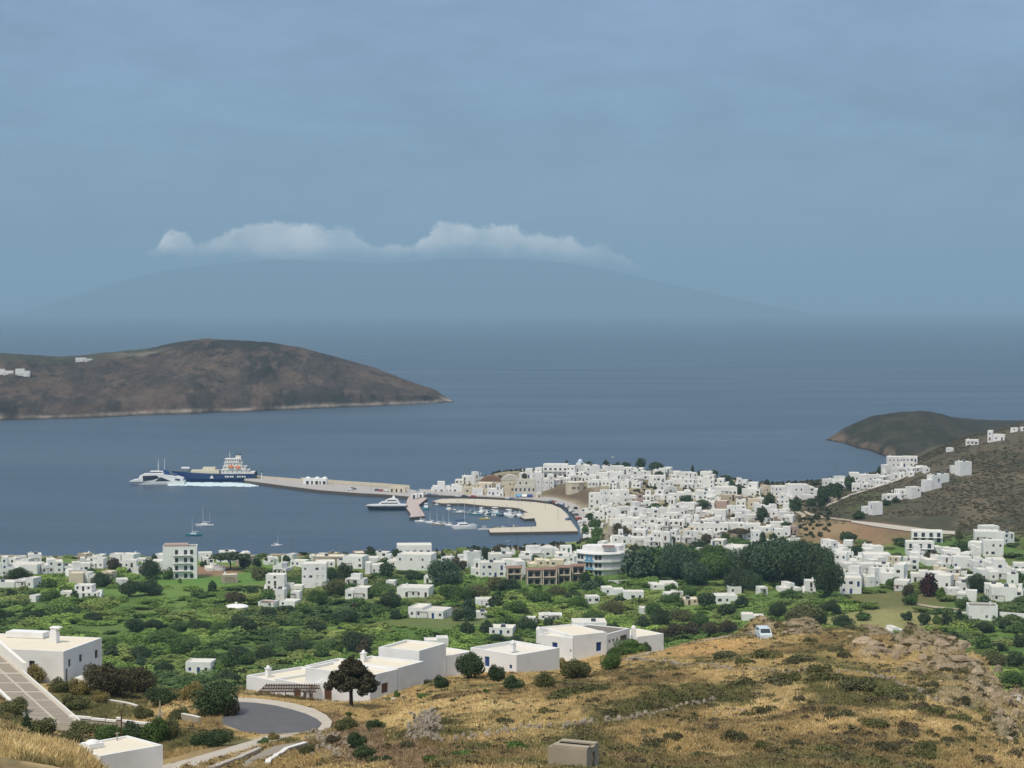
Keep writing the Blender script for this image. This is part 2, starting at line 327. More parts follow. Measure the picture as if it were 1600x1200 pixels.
def ground_z(x, y):
    t = x / y * F + 800.0
    j = min(max((t - US[0]) / 5.0, 0), len(US) - 1.001); i = min(max(np.interp(y, YS, np.arange(len(YS))), 0), len(YS) - 1.001)
    j0 = int(j); i0 = int(i); a = j - j0; b = i - i0
    return float((ZG[i0, j0] * (1-a) + ZG[i0, j0+1] * a) * (1-b) + (ZG[i0+1, j0] * (1-a) + ZG[i0+1, j0+1] * a) * b)
def hit(u, v, ymin=95.0, ymax=1690.0):
    """first place where the line of sight through this photo point meets the ground beyond ymin"""
    s = slope(v); t = tanx(u, v); prev = None
    jj = np.clip((t * F + 800.0 - US[0]) / 5.0, 0, len(US) - 1.001); j0 = int(jj); a = jj - j0
    zc = ZG[:, j0] * (1 - a) + ZG[:, j0 + 1] * a; dif = CAMZ + s * YS - zc
    i = np.searchsorted(YS, ymin)
    while i < len(YS) - 1 and YS[i] < ymax:
        if dif[i] > 0 and dif[i + 1] <= 0:
            k = dif[i] / (dif[i] - dif[i + 1]); Y = YS[i] * (1 - k) + YS[i + 1] * k
            return (t * Y, Y, CAMZ + s * Y)
        i += 1
    k = np.argmin(np.abs(dif[np.searchsorted(YS, ymin):np.searchsorted(YS, ymax)])) + np.searchsorted(YS, ymin)
    Y = YS[k]; return (t * Y, Y, float(zc[k]))

# ---- albedo of the ground
def lerp(c, d, w): return c * (1 - w[..., None]) + np.array(d) * w[..., None]
C = np.zeros(ZG.shape + (3,)); C[:] = (0.165, 0.120, 0.058)
big = fbm(GX, GY, 22, 101, 5, 0.6); med = fbm(GX, GY * 0.55, 6, 120, 5, 0.62); sm = fbm(GX, GY * .7, 2.2, 140, 3)
C = lerp(C, (0.255, 0.185, 0.085), sstep(0.42, 0.60, med))
C = lerp(C, (0.095, 0.092, 0.036), sstep(0.45, 0.56, big) * 0.85)
C = lerp(C, (0.40, 0.295, 0.142), sstep(0.50, 0.62, fbm(GX, GY * .5, 13, 160, 5, 0.6)) * 0.75)
for (a, b, ru, rv) in [(735,1128,120,24),(660,1135,40,22),(1190,1120,60,18),(1230,1088,45,16),(1155,1080,40,10),(1320,1142,50,10),(1395,1100,60,9),(1470,1150,60,9),(1240,1165,60,10),(1140,1195,60,14),(1450,1118,40,6),
                       (1030,1075,50,10),(960,1110,50,12),(20,1185,120,40),(440,1085,90,12),(560,1095,60,14),(240,1110,60,8),(620,1130,40,20)]:
    C = lerp(C, (0.44, 0.325, 0.165), blob(a, b, ru, rv, 0.95) * sstep(0.46, 0.56, med) * 0.75)
for (a, b, ru, rv) in [(1210,1035,110,20),(1300,1060,90,16),(1400,1085,90,14),(1480,1115,60,12),(1010,1110,60,12),(1130,1085,60,10),(1400,1175,120,14),(1290,1195,160,16),(700,1180,60,16),(900,1075,70,9),(700,1075,90,9),(90,1120,90,30)]:
    C = lerp(C, (0.095, 0.098, 0.038), blob(a, b, ru, rv, 0.8) * sstep(0.35, 0.6, med) * 0.85)
C = lerp(C, (0.40, 0.27, 0.13), blob(1095, 1015, 110, 14, 0.6) * (0.5 + 0.5 * sstep(0.3, 0.6, sm)))
C = lerp(C, (0.255, 0.205, 0.140), np.clip(rock * 1.3, 0, 1) * sstep(0.38, 0.52, sm) * 0.95)
C = lerp(C, (0.165, 0.115, 0.072), np.clip(gully * 1.3, 0, 1) * 0.8)
# beyond the ridge: scrub, then the green plain
pl = sstep(335, 400, GY); g1 = fbm(GX, GY * .6, 40, 201, 5, .6); g2 = fbm(GX, GY * .5, 90, 211, 4, .6)
G = np.zeros_like(C); G[:] = (0.085, 0.145, 0.032)
G = lerp(G, (0.125, 0.195, 0.042), sstep(0.45, 0.62, g1)); G = lerp(G, (0.15, 0.15, 0.055), sstep(0.55, 0.72, g2) * 0.6)
C = C * (1 - pl[..., None]) + G * pl[..., None]
GVZ = HZ + F * (CAMZ - ZG) / GY
def zone(u0, v0, ru, rv, soft=0.4): 
    q = ((GU - u0) / ru) ** 2 + ((GVZ - v0) / rv) ** 2
    return (1 - sstep(1 - soft, 1 + soft, q)) * (GY > 480)
for (a, b, ru, rv, c, w) in [(1390,975,110,26,(0.27,0.235,0.10),.8),(1500,930,130,10,(.17,.15,.07),.7),(1400,940,90,14,(0.14,0.13,0.05),.8),(690,950,60,14,(0.12,0.10,0.06),.9),(330,905,110,12,(.10,.20,.04),.9),(680,975,90,8,(.13,.15,.05),.8),
                             (250,925,90,10,(.14,.22,.05),.8),(330,893,45,9,(0.26,0.16,0.10),.95),(115,888,120,8,(.17,.14,.09),.6),(1590,1070,30,14,(.25,.19,.09),.8)]:
    C = lerp(C, c, zone(a, b, ru, rv, 0.6) * w)
# village ground, beach, hill slopes on the right
vil = sstep(985, 1040, GY) * sstep(880, 980, GU) + sstep(985, 1015, GY) * (GU < 880) + sstep(1250, 1290, GY) * (GU > 600); vil = np.clip(vil, 0, 1)
C = lerp(C, (0.30, 0.25, 0.17), vil * 0.85)
C = lerp(C, (0.13, 0.10, 0.06), vil * sstep(0.42, 0.58, fbm(GX, GY, 30, 222, 4)) * 0.8)
hs = sstep(960, 1010, GY) * sstep(1225, 1290, GU)
C = lerp(C, (0.098, 0.080, 0.050), hs); C = lerp(C, (0.060, 0.058, 0.032), hs * sstep(0.42, 0.6, fbm(GX, GY, 50, 233, 5, .6)))
C = lerp(C, (0.16, 0.125, 0.075), hs * sstep(0.56, 0.70, fbm(GX, GY * .5, 24, 244, 5, .6)) * 0.6)
C = lerp(C, (0.24, 0.145, 0.08), zone(1340, 836, 95, 20, .5) * 0.9 * (0.6 + 0.4 * sstep(.4, .6, g1)))
C = lerp(C, (0.30, 0.22, 0.11), zone(1290, 825, 50, 12, .6) * 0.6)
C = lerp(C, (0.075, 0.085, 0.03), zone(1345, 785, 60, 16, .6) * 0.8)
C = lerp(C, (0.105, 0.075, 0.048), zone(895, 776, 45, 15, .5) * (GY > 1250) * 0.9)
C = lerp(C, (0.38, 0.32, 0.22), far[:, None] * (1 - sstep(3, 14, D)) * 0.9)
tone = (0.82 + 0.36 * sm)
C = C * np.where(GY < 400, 1.38, 1.12)[..., None] * (1 - .0 * C)
C = np.clip(C * tone[..., None], 0.01, 0.9)
GCOL = C
def ground_col(x, y):
    j = int(np.clip(round((x / y * F + 800.0 - US[0]) / 5.0), 0, len(US) - 1)); i = int(np.clip(np.searchsorted(YS, y), 0, len(YS) - 1)); return GCOL[i, j]
ground_mat = attr_mat('dry_ground', fine=1.6, amp=0.28, bump=0.55, dist=0.35)
me = np_mesh('ground', np.stack([GX, GY, ZG], -1).reshape(-1, 3), grid_quads(*ZG.shape), ground_mat, C.reshape(-1, 3))
tag(link('ground', me), kind='structure', label='dry grassy hillside falling to the green coastal plain')
# ---------------------------------------------------------------- headlands and the far island
def ridge(name, shore, crest, dy_front, dy_back, du, nrow, cols, seed, amp, label, kind='structure', cliff=0.0, power=0.75, Yfix=None):
    us = np.arange(crest[0][0], crest[-1][0] + 0.1, du); cv = np.interp(us, *zip(*crest))
    k = np.ones(5) / 5; cvp = np.pad(cv, 2, mode='edge'); cv = np.convolve(cvp, k, 'valid')
    if Yfix is None:
        sv = np.interp(us, *zip(*shore)); Y0 = (0 - CAMZ) / np.array([slope(v) for v in sv])
    else: Y0 = np.full(len(us), Yfix)
    tz = 0
    dyf = np.interp(us, *zip(*dy_front)); Yc = Y0 + dyf; zc = CAMZ + np.array([slope(v) for v in cv]) * Yc; zc = np.maximum(zc, 0.2)
    s = np.linspace(0, 1, nrow); b = np.linspace(0, 1, nrow // 2)[1:]
    Yg = np.concatenate([Y0[None] - 8 + 0 * s[:1, None], Y0[None] + dyf[None] * s[:, None], Yc[None] + (dy_back * dyf[None]) * b[:, None]])
    prof = np.concatenate([[-0.05], s ** power, np.cos(b * math.pi / 2) ** 0.8 - 0.03])
    Z = zc[None] * prof[:, None]
    X = (us[None] - 800) / F * Yg
    amt = np.concatenate([[0], np.sin(s * math.pi) ** 0.5, np.sin(np.clip(b, 0, 1) * math.pi) * 0.6])[:, None]
    rg = 1 - np.abs(2 * fbm(X, Yg * 0.5, amp * 9, seed, 5, .55) - 1)
    Z = Z + amt * np.minimum(zc, amp * 12)[None] / 12 * ((rg - 0.62) * 3.4 + (fbm(X, Yg, amp * 2.2, seed + 5, 5, .6) - 0.5) * 2.4)
    if cliff: Z = Z + cliff * np.concatenate([[0], sstep(0, .06, s), np.zeros(len(b))])[:, None] * sstep(0, 10, zc)[None] * (0.6 + 0.8 * fbm(X, Yg, 30, seed + 9, 3)) * (Z < zc * .8)
    Z[0] = -3
    c = cols(X, Yg, Z, zc[None], np.concatenate([[0], s, 1 + b])[:, None] + 0 * X, us[None] + 0 * X)
    m = attr_mat(name + '_earth', fine=0.14, amp=0.42, bump=1.0, dist=4.0)
    me = np_mesh(name, np.stack([X, Yg, Z], -1).reshape(-1, 3), grid_quads(*Z.shape), m, c.reshape(-1, 3)); o = link(name, me)
    tag(o, label, kind=kind); return X, Yg, Z
def cols_left(X, Y, Z, zc, s, u):
    c = np.zeros(X.shape + (3,)); c[:] = (0.068, 0.052, 0.040)
    a = fbm(X, Y * .6, 120, 301, 5, .6); c = lerp(c, (0.040, 0.036, 0.026), sstep(.45, .6, a))
    c = lerp(c, (0.13, 0.085, 0.058), sstep(.54, .70, fbm(X, Y * .4, 60, 311, 5, .6)) * .75)
    c = lerp(c, (0.17, 0.115, 0.08), (np.exp(-((u - 335) / 45) ** 2) * np.exp(-((s - .35) / .25) ** 2) + np.exp(-((u - 620) / 60) ** 2) * .8) * sstep(.42, .6, fbm(X, Y, 40, 321, 4)) * .8)
    c = lerp(c, (0.085, 0.083, 0.045), sstep(.6, .9, s) * (u < 230) * .7)
    c = lerp(c, (0.24, 0.19, 0.14), np.exp(-((u - 215) / 35) ** 2) * np.exp(-((s - .85) / .05) ** 2))
    r2 = 1 - np.abs(2 * fbm(X, Y * .35, 45, 341, 5, .6) - 1); c = c * (0.42 + 0.62 * r2)[..., None] * np.array([.95, 1.0, 1.08]); c = lerp(c, (0.15, 0.105, 0.08), sstep(.55, .72, fbm(X, Y * .5, 14, 351, 4, .65)) * .55 * (s < .8))
    c = lerp(c, (0.38, 0.31, 0.25), (1 - sstep(2.0, 8.0, Z * (.25 + 2.2 * fbm(X, Y, 38, 361, 4, .6)))) * (Z > .3) * sstep(.2, .55, fbm(X, Y, 25, 331, 4)) * (s < 1))
    c = lerp(c, (0.03, 0.028, 0.025), (Z < .8) * 1.0)
    return c
HL = ridge('headland', [(-300,664),(0,657),(80,655),(150,653),(220,649),(300,647),(330,645),(400,643),(500,638),(600,634),(710,628)],
      [(-300,566),(0,552),(40,554),(90,558),(130,555),(190,549),(240,544),(280,534),(320,529),(360,532),(420,535),(470,544),(520,556),(580,573),(640,596),(690,619),(710,627)],
      [(-300,520),(200,480),(400,420),(550,260),(640,130),(690,50),(710,14)], 0.9, 1.6, 110, cols_left, 41, 12, 'bare brown headland closing the bay', cliff=7.0)
def cols_right(X, Y, Z, zc, s, u):
    c = np.zeros(X.shape + (3,)); c[:] = (0.062, 0.054, 0.036)
    c = lerp(c, (0.040, 0.040, 0.026), sstep(.45, .6, fbm(X, Y * .6, 60, 401, 5, .6)))
    c = lerp(c, (0.17, 0.12, 0.085), (1 - sstep(4, 9, Z)) * (s < 1) * (u < 1400) * sstep(.3, .6, fbm(X, Y, 20, 411, 4)))
    c = lerp(c, (0.03, 0.028, 0.025), (Z < .7) * 1.0)
    return c
ridge('cape', [(1291,688),(1305,690),(1320,693),(1340,700),(1360,704),(1380,712),(1400,718),(1460,722),(1800,726)],
      [(1291,688),(1300,682),(1320,669),(1345,658),(1370,650),(1400,645),(1440,643),(1470,650),(1500,659),(1550,666),(1600,668),(1800,664)],
      [(1291,4),(1320,90),(1400,240),(1500,330),(1800,360)], 0.8, 2.0, 50, cols_right, 91, 6, 'low dark cape beyond the village', cliff=2.0)
def cols_isle(X, Y, Z, zc, s, u):
    c = np.zeros(X.shape + (3,)); c[:] = (0.05, 0.055, 0.05); return c
ridge('island', None, [(20,492),(60,480),(120,462),(200,436),(270,420),(350,412),(430,406),(520,408),(600,412),(700,404),(790,404),(880,410),(960,424),(1040,442),(1120,460),(1190,475),(1240,484),(1290,494)],
      [(20,30),(120,1500),(1180,1500),(1290,30)], 1.0, 4.0, 24, cols_isle, 55, 60, 'faint blue far island under the cloud bank', Yfix=36500.0)

# ---------------------------------------------------------------- sea
m, t, b = ntree('sea_water'); n = t.nodes.new; l = t.links.new
geo = n('ShaderNodeNewGeometry')
def noise(scale, vec, det=4, rough=0.55):
    mpn = n('ShaderNodeMapping'); mpn.inputs['Scale'].default_value = vec; l(geo.outputs['Position'], mpn.inputs[0])
    z = n('ShaderNodeTexNoise'); z.inputs['Scale'].default_value = scale; z.inputs['Detail'].default_value = det; z.inputs['Roughness'].default_value = rough
    l(mpn.outputs[0], z.inputs['Vector']); return z.outputs[0]
mr = n('ShaderNodeMapRange'); l(noise(0.004, (0.35, 1.0, 1), 6, .6), mr.inputs[0]); mr.inputs[1].default_value = .35; mr.inputs[2].default_value = .68
mc = n('ShaderNodeMix'); mc.data_type = 'RGBA'; l(mr.outputs[0], mc.inputs[0]); mc.inputs[6].default_value = (0.036, 0.066, 0.106, 1); mc.inputs[7].default_value = (0.054, 0.088, 0.126, 1)
l(mc.outputs[2], b.inputs['Base Color']); b.inputs['IOR'].default_value = 1.33
rr = n('ShaderNodeMapRange'); l(noise(0.006, (0.3, 1.0, 1), 5, .6), rr.inputs[0]); rr.inputs[1].default_value = .3; rr.inputs[2].default_value = .7; rr.inputs[3].default_value = .35; rr.inputs[4].default_value = .44
l(rr.outputs[0], b.inputs['Roughness'])
bp = n('ShaderNodeBump'); bp.inputs['Strength'].default_value = 0.6; bp.inputs['Distance'].default_value = 0.35; l(noise(0.28, (0.6, 1.0, 1), 6, .65), bp.inputs['Height'])
bp2 = n('ShaderNodeBump'); bp2.inputs['Strength'].default_value = 0.5; bp2.inputs['Distance'].default_value = 1.5; l(noise(0.045, (0.5, 1.0, 1), 4, .6), bp2.inputs['Height']); l(bp.outputs[0], bp2.inputs['Normal'])
l(bp2.outputs[0], b.inputs['Normal'])
SEA = m
mb = MB(); mb.add([(-44000, -500, 0), (44000, -500, 0), (44000, 120000, 0), (-44000, 120000, 0)], [(0, 1, 2, 3)])
tag(mb.build('sea', SEA), 'calm blue sea of the bay reaching the horizon', kind='structure')

# ---------------------------------------------------------------- haze
mh = bpy.data.materials.new('haze_air'); mh.use_nodes = True; th = mh.node_tree; th.nodes.clear()
oh = th.nodes.new('ShaderNodeOutputMaterial'); vh = th.nodes.new('ShaderNodeVolumePrincipled'); th.links.new(vh.outputs[0], oh.inputs['Volume'])
vh.inputs['Color'].default_value = (0.50, 0.79, 1.0, 1); vh.inputs['Density'].default_value = 7.0e-5; vh.inputs['Anisotropy'].default_value = 0.0
mb = MB(); mb.box(-45000, 45000, -900, 121000, -5, 1080)
tag(mb.build('haze', mh), 'thin pale sea haze over the bay', kind='stuff')
# ================================================================ LABELS: each one anchored to something that can be found in the photo
LAND = [  # phrase, photo point
 ('the blue cargo ship', 345, 735), ('the white ferry', 245, 745), ('the long breakwater', 500, 760), ('the black-hulled yacht', 600, 790), ('the square jetty', 655, 795),
 ('the straight quay road', 720, 778), ('the cafe with arched windows', 822, 765), ('the round cream tower', 842, 778), ('the pale curved quay', 870, 805), ('the low harbour jetty', 800, 828),
 ('the blue-domed chapel', 907, 722), ('the bare slope above the quay', 895, 776), ('the long balconied block on the hill', 872, 738), ('the quayside tree clump', 945, 820),
 ('the curved blue-balconied hotel', 945, 875), ('the unfinished terrace row', 860, 895), ('the tall eucalyptus grove', 1040, 880), ('the giant rounded tree grove', 1225, 880),
 ('the umbrella pine in the village', 1155, 836), ('the shuttered blue house', 1098, 818), ('the skyline pines', 1000, 725), ('the sea gap past the village', 1200, 750), ('the dirt track junction', 1255, 805),
 ('the ploughed earth field', 1340, 836), ('the pale hillside road', 1370, 825), ('the hotel with dark balconies', 1445, 845), ('the stepped white block on the slope', 1545, 845), ('the staircase of ridge houses', 1430, 768),
 ('the ridge top houses', 1560, 680), ('the seaward clifftop houses', 1410, 725), ('the four-storey white block', 278, 878), ('the brown earth bank', 335, 893), ('the bright green field', 330, 912),
 ('the white dome-roofed hut', 368, 949), ('the twin-tower farmhouse', 470, 895), ('the three-storey beach house', 645, 870), ('the dark seaside grove', 700, 890), ('the low long farmhouse', 668, 955),
 ('the flat-roofed villa with pergola', 560, 1060), ('the blue-shuttered villa', 900, 1010), ('the villa with the ramp beside it', 75, 1020), ('the parked van on the crest', 1195, 994), ('the reddish tamarisk thicket', 1110, 985),
 ('the straw-coloured field', 1385, 975), ('the rocky spur', 1500, 1030), ('the white cube house by the field wall', 1537, 958), ('the dark red tree', 1455, 915), ('the moored ketches', 310, 825),
 ('the asphalt road bend', 440, 1120), ('the stepped white wall', 230, 1135), ('the concrete hut', 890, 1182), ('the tiny house with blue doors', 311, 1040), ('the pink-roofed shed', 418, 943), ('the white wall along the orchard', 1080, 915),
 ('the paved ramp', 50, 1075), ('the bottom white house', 180, 1180), ('the dusty ledge on the crest', 1090, 1012), ('the sea front far to one side', 40, 885)]
_used = {}
def unique_label(base, u, v):
    """base text plus the nearest landmarks, until it is the only one"""
    near = sorted(LAND, key=lambda q: math.hypot(q[1] - u, (q[2] - v) * 1.6))
    nw = len(base.split())
    def rel(q):
        du, dv = u - q[1], v - q[2]
        if math.hypot(du, dv) < 9: return 'at'
        if abs(dv) * 1.4 > abs(du): return 'in front of' if dv > 0 else 'behind'
        return 'right of' if du > 0 else 'left of'
    cands = []
    for q in near[:4]: cands.append(f'{base} {rel(q)} {q[0]}')
    for q in near[:4]: cands.append(f'{base} well {rel(q)} {q[0]}' if rel(q) != 'at' else f'{base} hard by {q[0]}')
    for i in range(5):
        for j in range(i + 1, 6):
            a, b2 = near[i][0], near[j][0]; cands.append(f'{base} between {a} and {b2}')
    for i in range(12):
        for j in range(i + 1, 14):
            cands.append(f'{base} between {near[i][0]} and {near[j][0]}')
    for c in cands:
        if c not in _used and 4 <= len(c.split()) <= 16:
            _used[c] = 1; return c
    return cands[0]

# ================================================================ HOUSES
WHITE = mat('lime_wash', (0.80, 0.80, 0.77), 0.85, 0.05, 0.6, 0.15, objvar=0.05, stain=(0.62, 0.60, 0.54))
WHITE_N = mat('lime_wash_near', (0.80, 0.80, 0.785), 0.85, 0.04, 0.8, 0.12, stain=(0.66, 0.64, 0.59))
CREAM = mat('cream_render', (0.66, 0.58, 0.44), 0.85, 0.07, 0.6, 0.15, objvar=0.06, stain=(0.5, 0.43, 0.33))
STONEW = mat('stone_render', (0.42, 0.36, 0.28), 0.9, 0.2, 1.2, 0.4)
PINK = mat('pink_render', (0.42, 0.31, 0.27), 0.9, 0.12, 0.8, 0.2)
ROOFM = mat('roof_screed', (0.70, 0.66, 0.57), 0.9, 0.10, 0.5, 0.1, objvar=0.08)
ROOFC = mat('roof_cream', (0.75, 0.68, 0.54), 0.9, 0.06, 0.5, 0.1)
ROOFD = mat('roof_dark', (0.20, 0.18, 0.15), 0.9, 0.15, 0.5, 0.1)
TILE = mat('terracotta', (0.27, 0.165, 0.125), 0.85, 0.2, 1.5, 0.3)
GLASS = mat('window_glass', (0.035, 0.045, 0.055), 0.25, 0.2, 1.0, spec=0.5)
FRAMES = {'dark': mat('dark_wood', (0.06, 0.045, 0.035), 0.6), 'blue': mat('blue_paint', (0.03, 0.07, 0.24), 0.5), 'white': mat('white_paint', (0.75, 0.75, 0.73), 0.5),
          'green': mat('green_paint', (0.04, 0.13, 0.09), 0.5), 'brown': mat('brown_paint', (0.14, 0.07, 0.04), 0.6), 'sky': mat('sky_blue_paint', (0.13, 0.36, 0.58), 0.5), 'grey': mat('grey_paint', (0.22, 0.24, 0.26), 0.6)}
RAILM = mat('rail_metal', (0.10, 0.11, 0.12), 0.5)
WOODM = mat('pergola_wood', (0.11, 0.07, 0.045), 0.8, 0.2, 3)
CONC = mat('concrete', (0.37, 0.32, 0.24), 0.92, 0.16, 0.8, 0.4, stain=(0.24, 0.20, 0.15))
COPE = mat('white_coping', (0.78, 0.76, 0.70), 0.85, 0.06, 1.5)

def wall_face(mb, P0, ux, L_, z0, z1, ops, depth, inward):
    """a wall L_ long with real openings (a0,a1,h0,h1) and reveals"""
    xs = sorted({0.0, L_} | {o[0] for o in ops} | {o[1] for o in ops}); zs = sorted({z0, z1} | {o[2] for o in ops} | {o[3] for o in ops})
    def V(a, z, k=0.0): return (P0[0] + ux[0] * a + inward[0] * k, P0[1] + ux[1] * a + inward[1] * k, z)
    for i in range(len(xs) - 1):
        for j in range(len(zs) - 1):
            ca, cz = (xs[i] + xs[i+1]) / 2, (zs[j] + zs[j+1]) / 2
            if any(o[0] < ca < o[1] and o[2] < cz < o[3] for o in ops): continue
            mb.add([V(xs[i], zs[j]), V(xs[i+1], zs[j]), V(xs[i+1], zs[j+1]), V(xs[i], zs[j+1])], [(0, 1, 2, 3)])
    for a0, a1, h0, h1 in ops:
        for p, q in (((a0, h0), (a1, h0)), ((a1, h0), (a1, h1)), ((a1, h1), (a0, h1)), ((a0, h1), (a0, h0))):
            mb.add([V(*p), V(*p, depth), V(*q, depth), V(*q)], [(0, 1, 2, 3)])
class MR:
    """roofs: one object per roof surface"""
    def __init__(s): s.v = []
    def add(s, vs, fs): s.v.append((vs, fs))
    def build(s, name, m, parent=None):
        for vs, fs in s.v:
            mb = MB(); mb.add(vs, fs); o = mb.build(name, m, parent)
        return o
SIDES = {'f': lambda b: ((b[0], b[2]), (1, 0), b[1] - b[0], (0, 1)), 'r': lambda b: ((b[1], b[2]), (0, 1), b[3] - b[2], (-1, 0)),
         'k': lambda b: ((b[1], b[3]), (-1, 0), b[1] - b[0], (0, -1)), 'l': lambda b: ((b[0], b[3]), (0, -1), b[3] - b[2], (1, 0))}
_wmesh = {}
def window_mesh(w, h, style, kind='window'):
    """a framed pane (or leaf) set in a reveal; local x along the wall, y into the wall"""
    key = (round(w, 1), round(h, 1), style, kind)
    if key in _wmesh: return _wmesh[key]
    w, h = key[0], key[1]; mb = MB(); fr = 0.07 if kind == 'window' else 0.08
    if kind == 'void':
        mb.cur = 1; mb.box(0.0, w, -0.02, 0.03, 0.0, h)
    elif kind == 'shutter':
        for k in (0, 1):
            x0 = k * w / 2; mb.box(x0 + .01, x0 + w / 2 - .01, -0.05, 0.0, 0.01, h - .01)
            for j in range(int(h / .28)): mb.box(x0 + .08, x0 + w / 2 - .08, -0.075, -0.052, 0.1 + j * .28, 0.1 + j * .28 + .16)
    else:
        for x0, x1, z0, z1 in ((0, fr, 0, h), (w - fr, w, 0, h), (fr, w - fr, 0, fr), (fr, w - fr, h - fr, h), (w / 2 - .03, w / 2 + .03, fr, h - fr)): mb.box(x0, x1, -0.06, 0.0, z0, z1)
        mb.cur = 1; mb.box(fr - .01, w - fr + .01, -0.03, 0.01, fr - .01, h - fr + .01)
    me = mb.mesh('window_unit', [FRAMES[style], GLASS]); _wmesh[key] = me; return me
_shared = {}
def put_window(root, b, side, a0, a1, h0, h1, style, kind, depth, nm):
    P0, ux, L_, inw = SIDES[side](b)
    me = window_mesh(a1 - a0, h1 - h0, style, kind)
    k = depth - 0.01
    o = link(nm, me, root, (P0[0] + ux[0] * a0 + inw[0] * k, P0[1] + ux[1] * a0 + inw[1] * k, h0), math.atan2(ux[1], ux[0]))
    return o
def snap(w): return round(w, 1)
def block(root, b, wall, roof, ops=None, parapet=0.35, depth=0.22, roofmat=None, names='wall'):
    """one cubic volume: b=(x0,x1,y0,y1,z0,z1); ops: side -> list of (a0,a1,h0,h1,style,kind,name)"""
    x0, x1, y0, y1, z0, z1 = b; mb = wall; ops = ops or {}
    for sd_ in 'frkl':
        P0, ux, L_, inw = SIDES[sd_](b)
        oo = [q for q in ops.get(sd_, []) if q[0] >= 0.05 and q[1] <= L_ - 0.05 and q[3] < z1 - 0.1]
        wall_face(mb, P0, ux, L_, z0, z1, [(q[0], q[1], q[2], q[3]) for q in oo], depth, inw)
        for q in oo: put_window(root, b, sd_, q[0], q[1], q[2], q[3], q[4], q[5], depth, q[6])
    t = 0.28
    if parapet > 0 and min(x1 - x0, y1 - y0) > 1.2:
        zi = z1 - parapet
        O = [(x0, y0), (x1, y0), (x1, y1), (x0, y1)]; I = [(x0 + t, y0 + t), (x1 - t, y0 + t), (x1 - t, y1 - t), (x0 + t, y1 - t)]
        mb.add([(p[0], p[1], z1) for p in O] + [(p[0], p[1], z1) for p in I] + [(p[0], p[1], zi) for p in I],
               [(0, 1, 5, 4), (1, 2, 6, 5), (2, 3, 7, 6), (3, 0, 4, 7), (4, 5, 9, 8), (5, 6, 10, 9), (6, 7, 11, 10), (7, 4, 8, 11)])
        roof.add([(p[0], p[1], zi) for p in I], [(0, 1, 2, 3)])
    else:
        mb.add([(x0, y0, z1), (x1, y0, z1), (x1, y1, z1), (x0, y1, z1)], [(0, 1, 2, 3)])

def auto_ops(rng, b, st, storeys, style, dens=0.75, door=True, base=0.0):
    """rows of small openings as Cycladic houses have them"""
    ops = {}; x0, x1, y0, y1, z0, z1 = b; H = (z1 - 0.5) / storeys
    for sd_ in 'flr':
        L_ = SIDES[sd_](b)[2]; n = int(L_ / 2.4); lst = []
        if n < 1 and L_ > 1.9: n = 1
        for s_ in range(storeys):
            fl = base + s_ * H
            for i in range(n):
                if rng.random() > (dens if sd_ == 'f' else dens * 0.55): continue
                c = (i + 0.5) * L_ / n + rng.uniform(-.2, .2); r = rng.random()
                if r < 0.25 and (s_ > 0 or door): w, h, dz, k = 1.0, 2.1, 0.06, ('door' if style != 'dark' else 'door')
                elif r < 0.40: w, h, dz, k = 1.5, 1.2, 0.95, 'window'
                else: w, h, dz, k = 0.9, 1.1, 1.0, ('shutter' if rng.random() < .45 else 'window')
                if fl + dz + h > z1 - 0.45: h = z1 - 0.45 - fl - dz
                if h < 0.6: continue
                w = snap(w); h = snap(h)
                lst.append((c - w / 2, c + w / 2, fl + dz, fl + dz + h, style, 'shutter' if k == 'door' else k, 'door' if k == 'door' else 'window'))
        ops[sd_] = lst
    return ops
def shared_part(key, fn):
    if key not in _shared: _shared[key] = fn()
    return _shared[key]
def chimney_me():
    mb = MB(); mb.box(-.3, .3, -.3, .3, 0, .9); mb.box(-.38, .38, -.38, .38, .9, 1.0); mb.box(-.22, .22, -.22, .22, 1.0, 1.2); return mb.mesh('chimney', WHITE)
def tank_me():
    mb = MB(); mb.tube((-.7, 0, 1.0), (.7, 0, 1.0), .28, n=10); mb.cur = 1; mb.add([(-.9, -1.0, .1), (.9, -1.0, .1), (.9, -.1, .8), (-.9, -.1, .8)], [(0, 1, 2, 3)])
    for x in (-.6, .6): mb.box(x - .03, x + .03, -.05, .03, 0, .75)
    return mb.mesh('solar_heater', [FRAMES['grey'], GLASS])

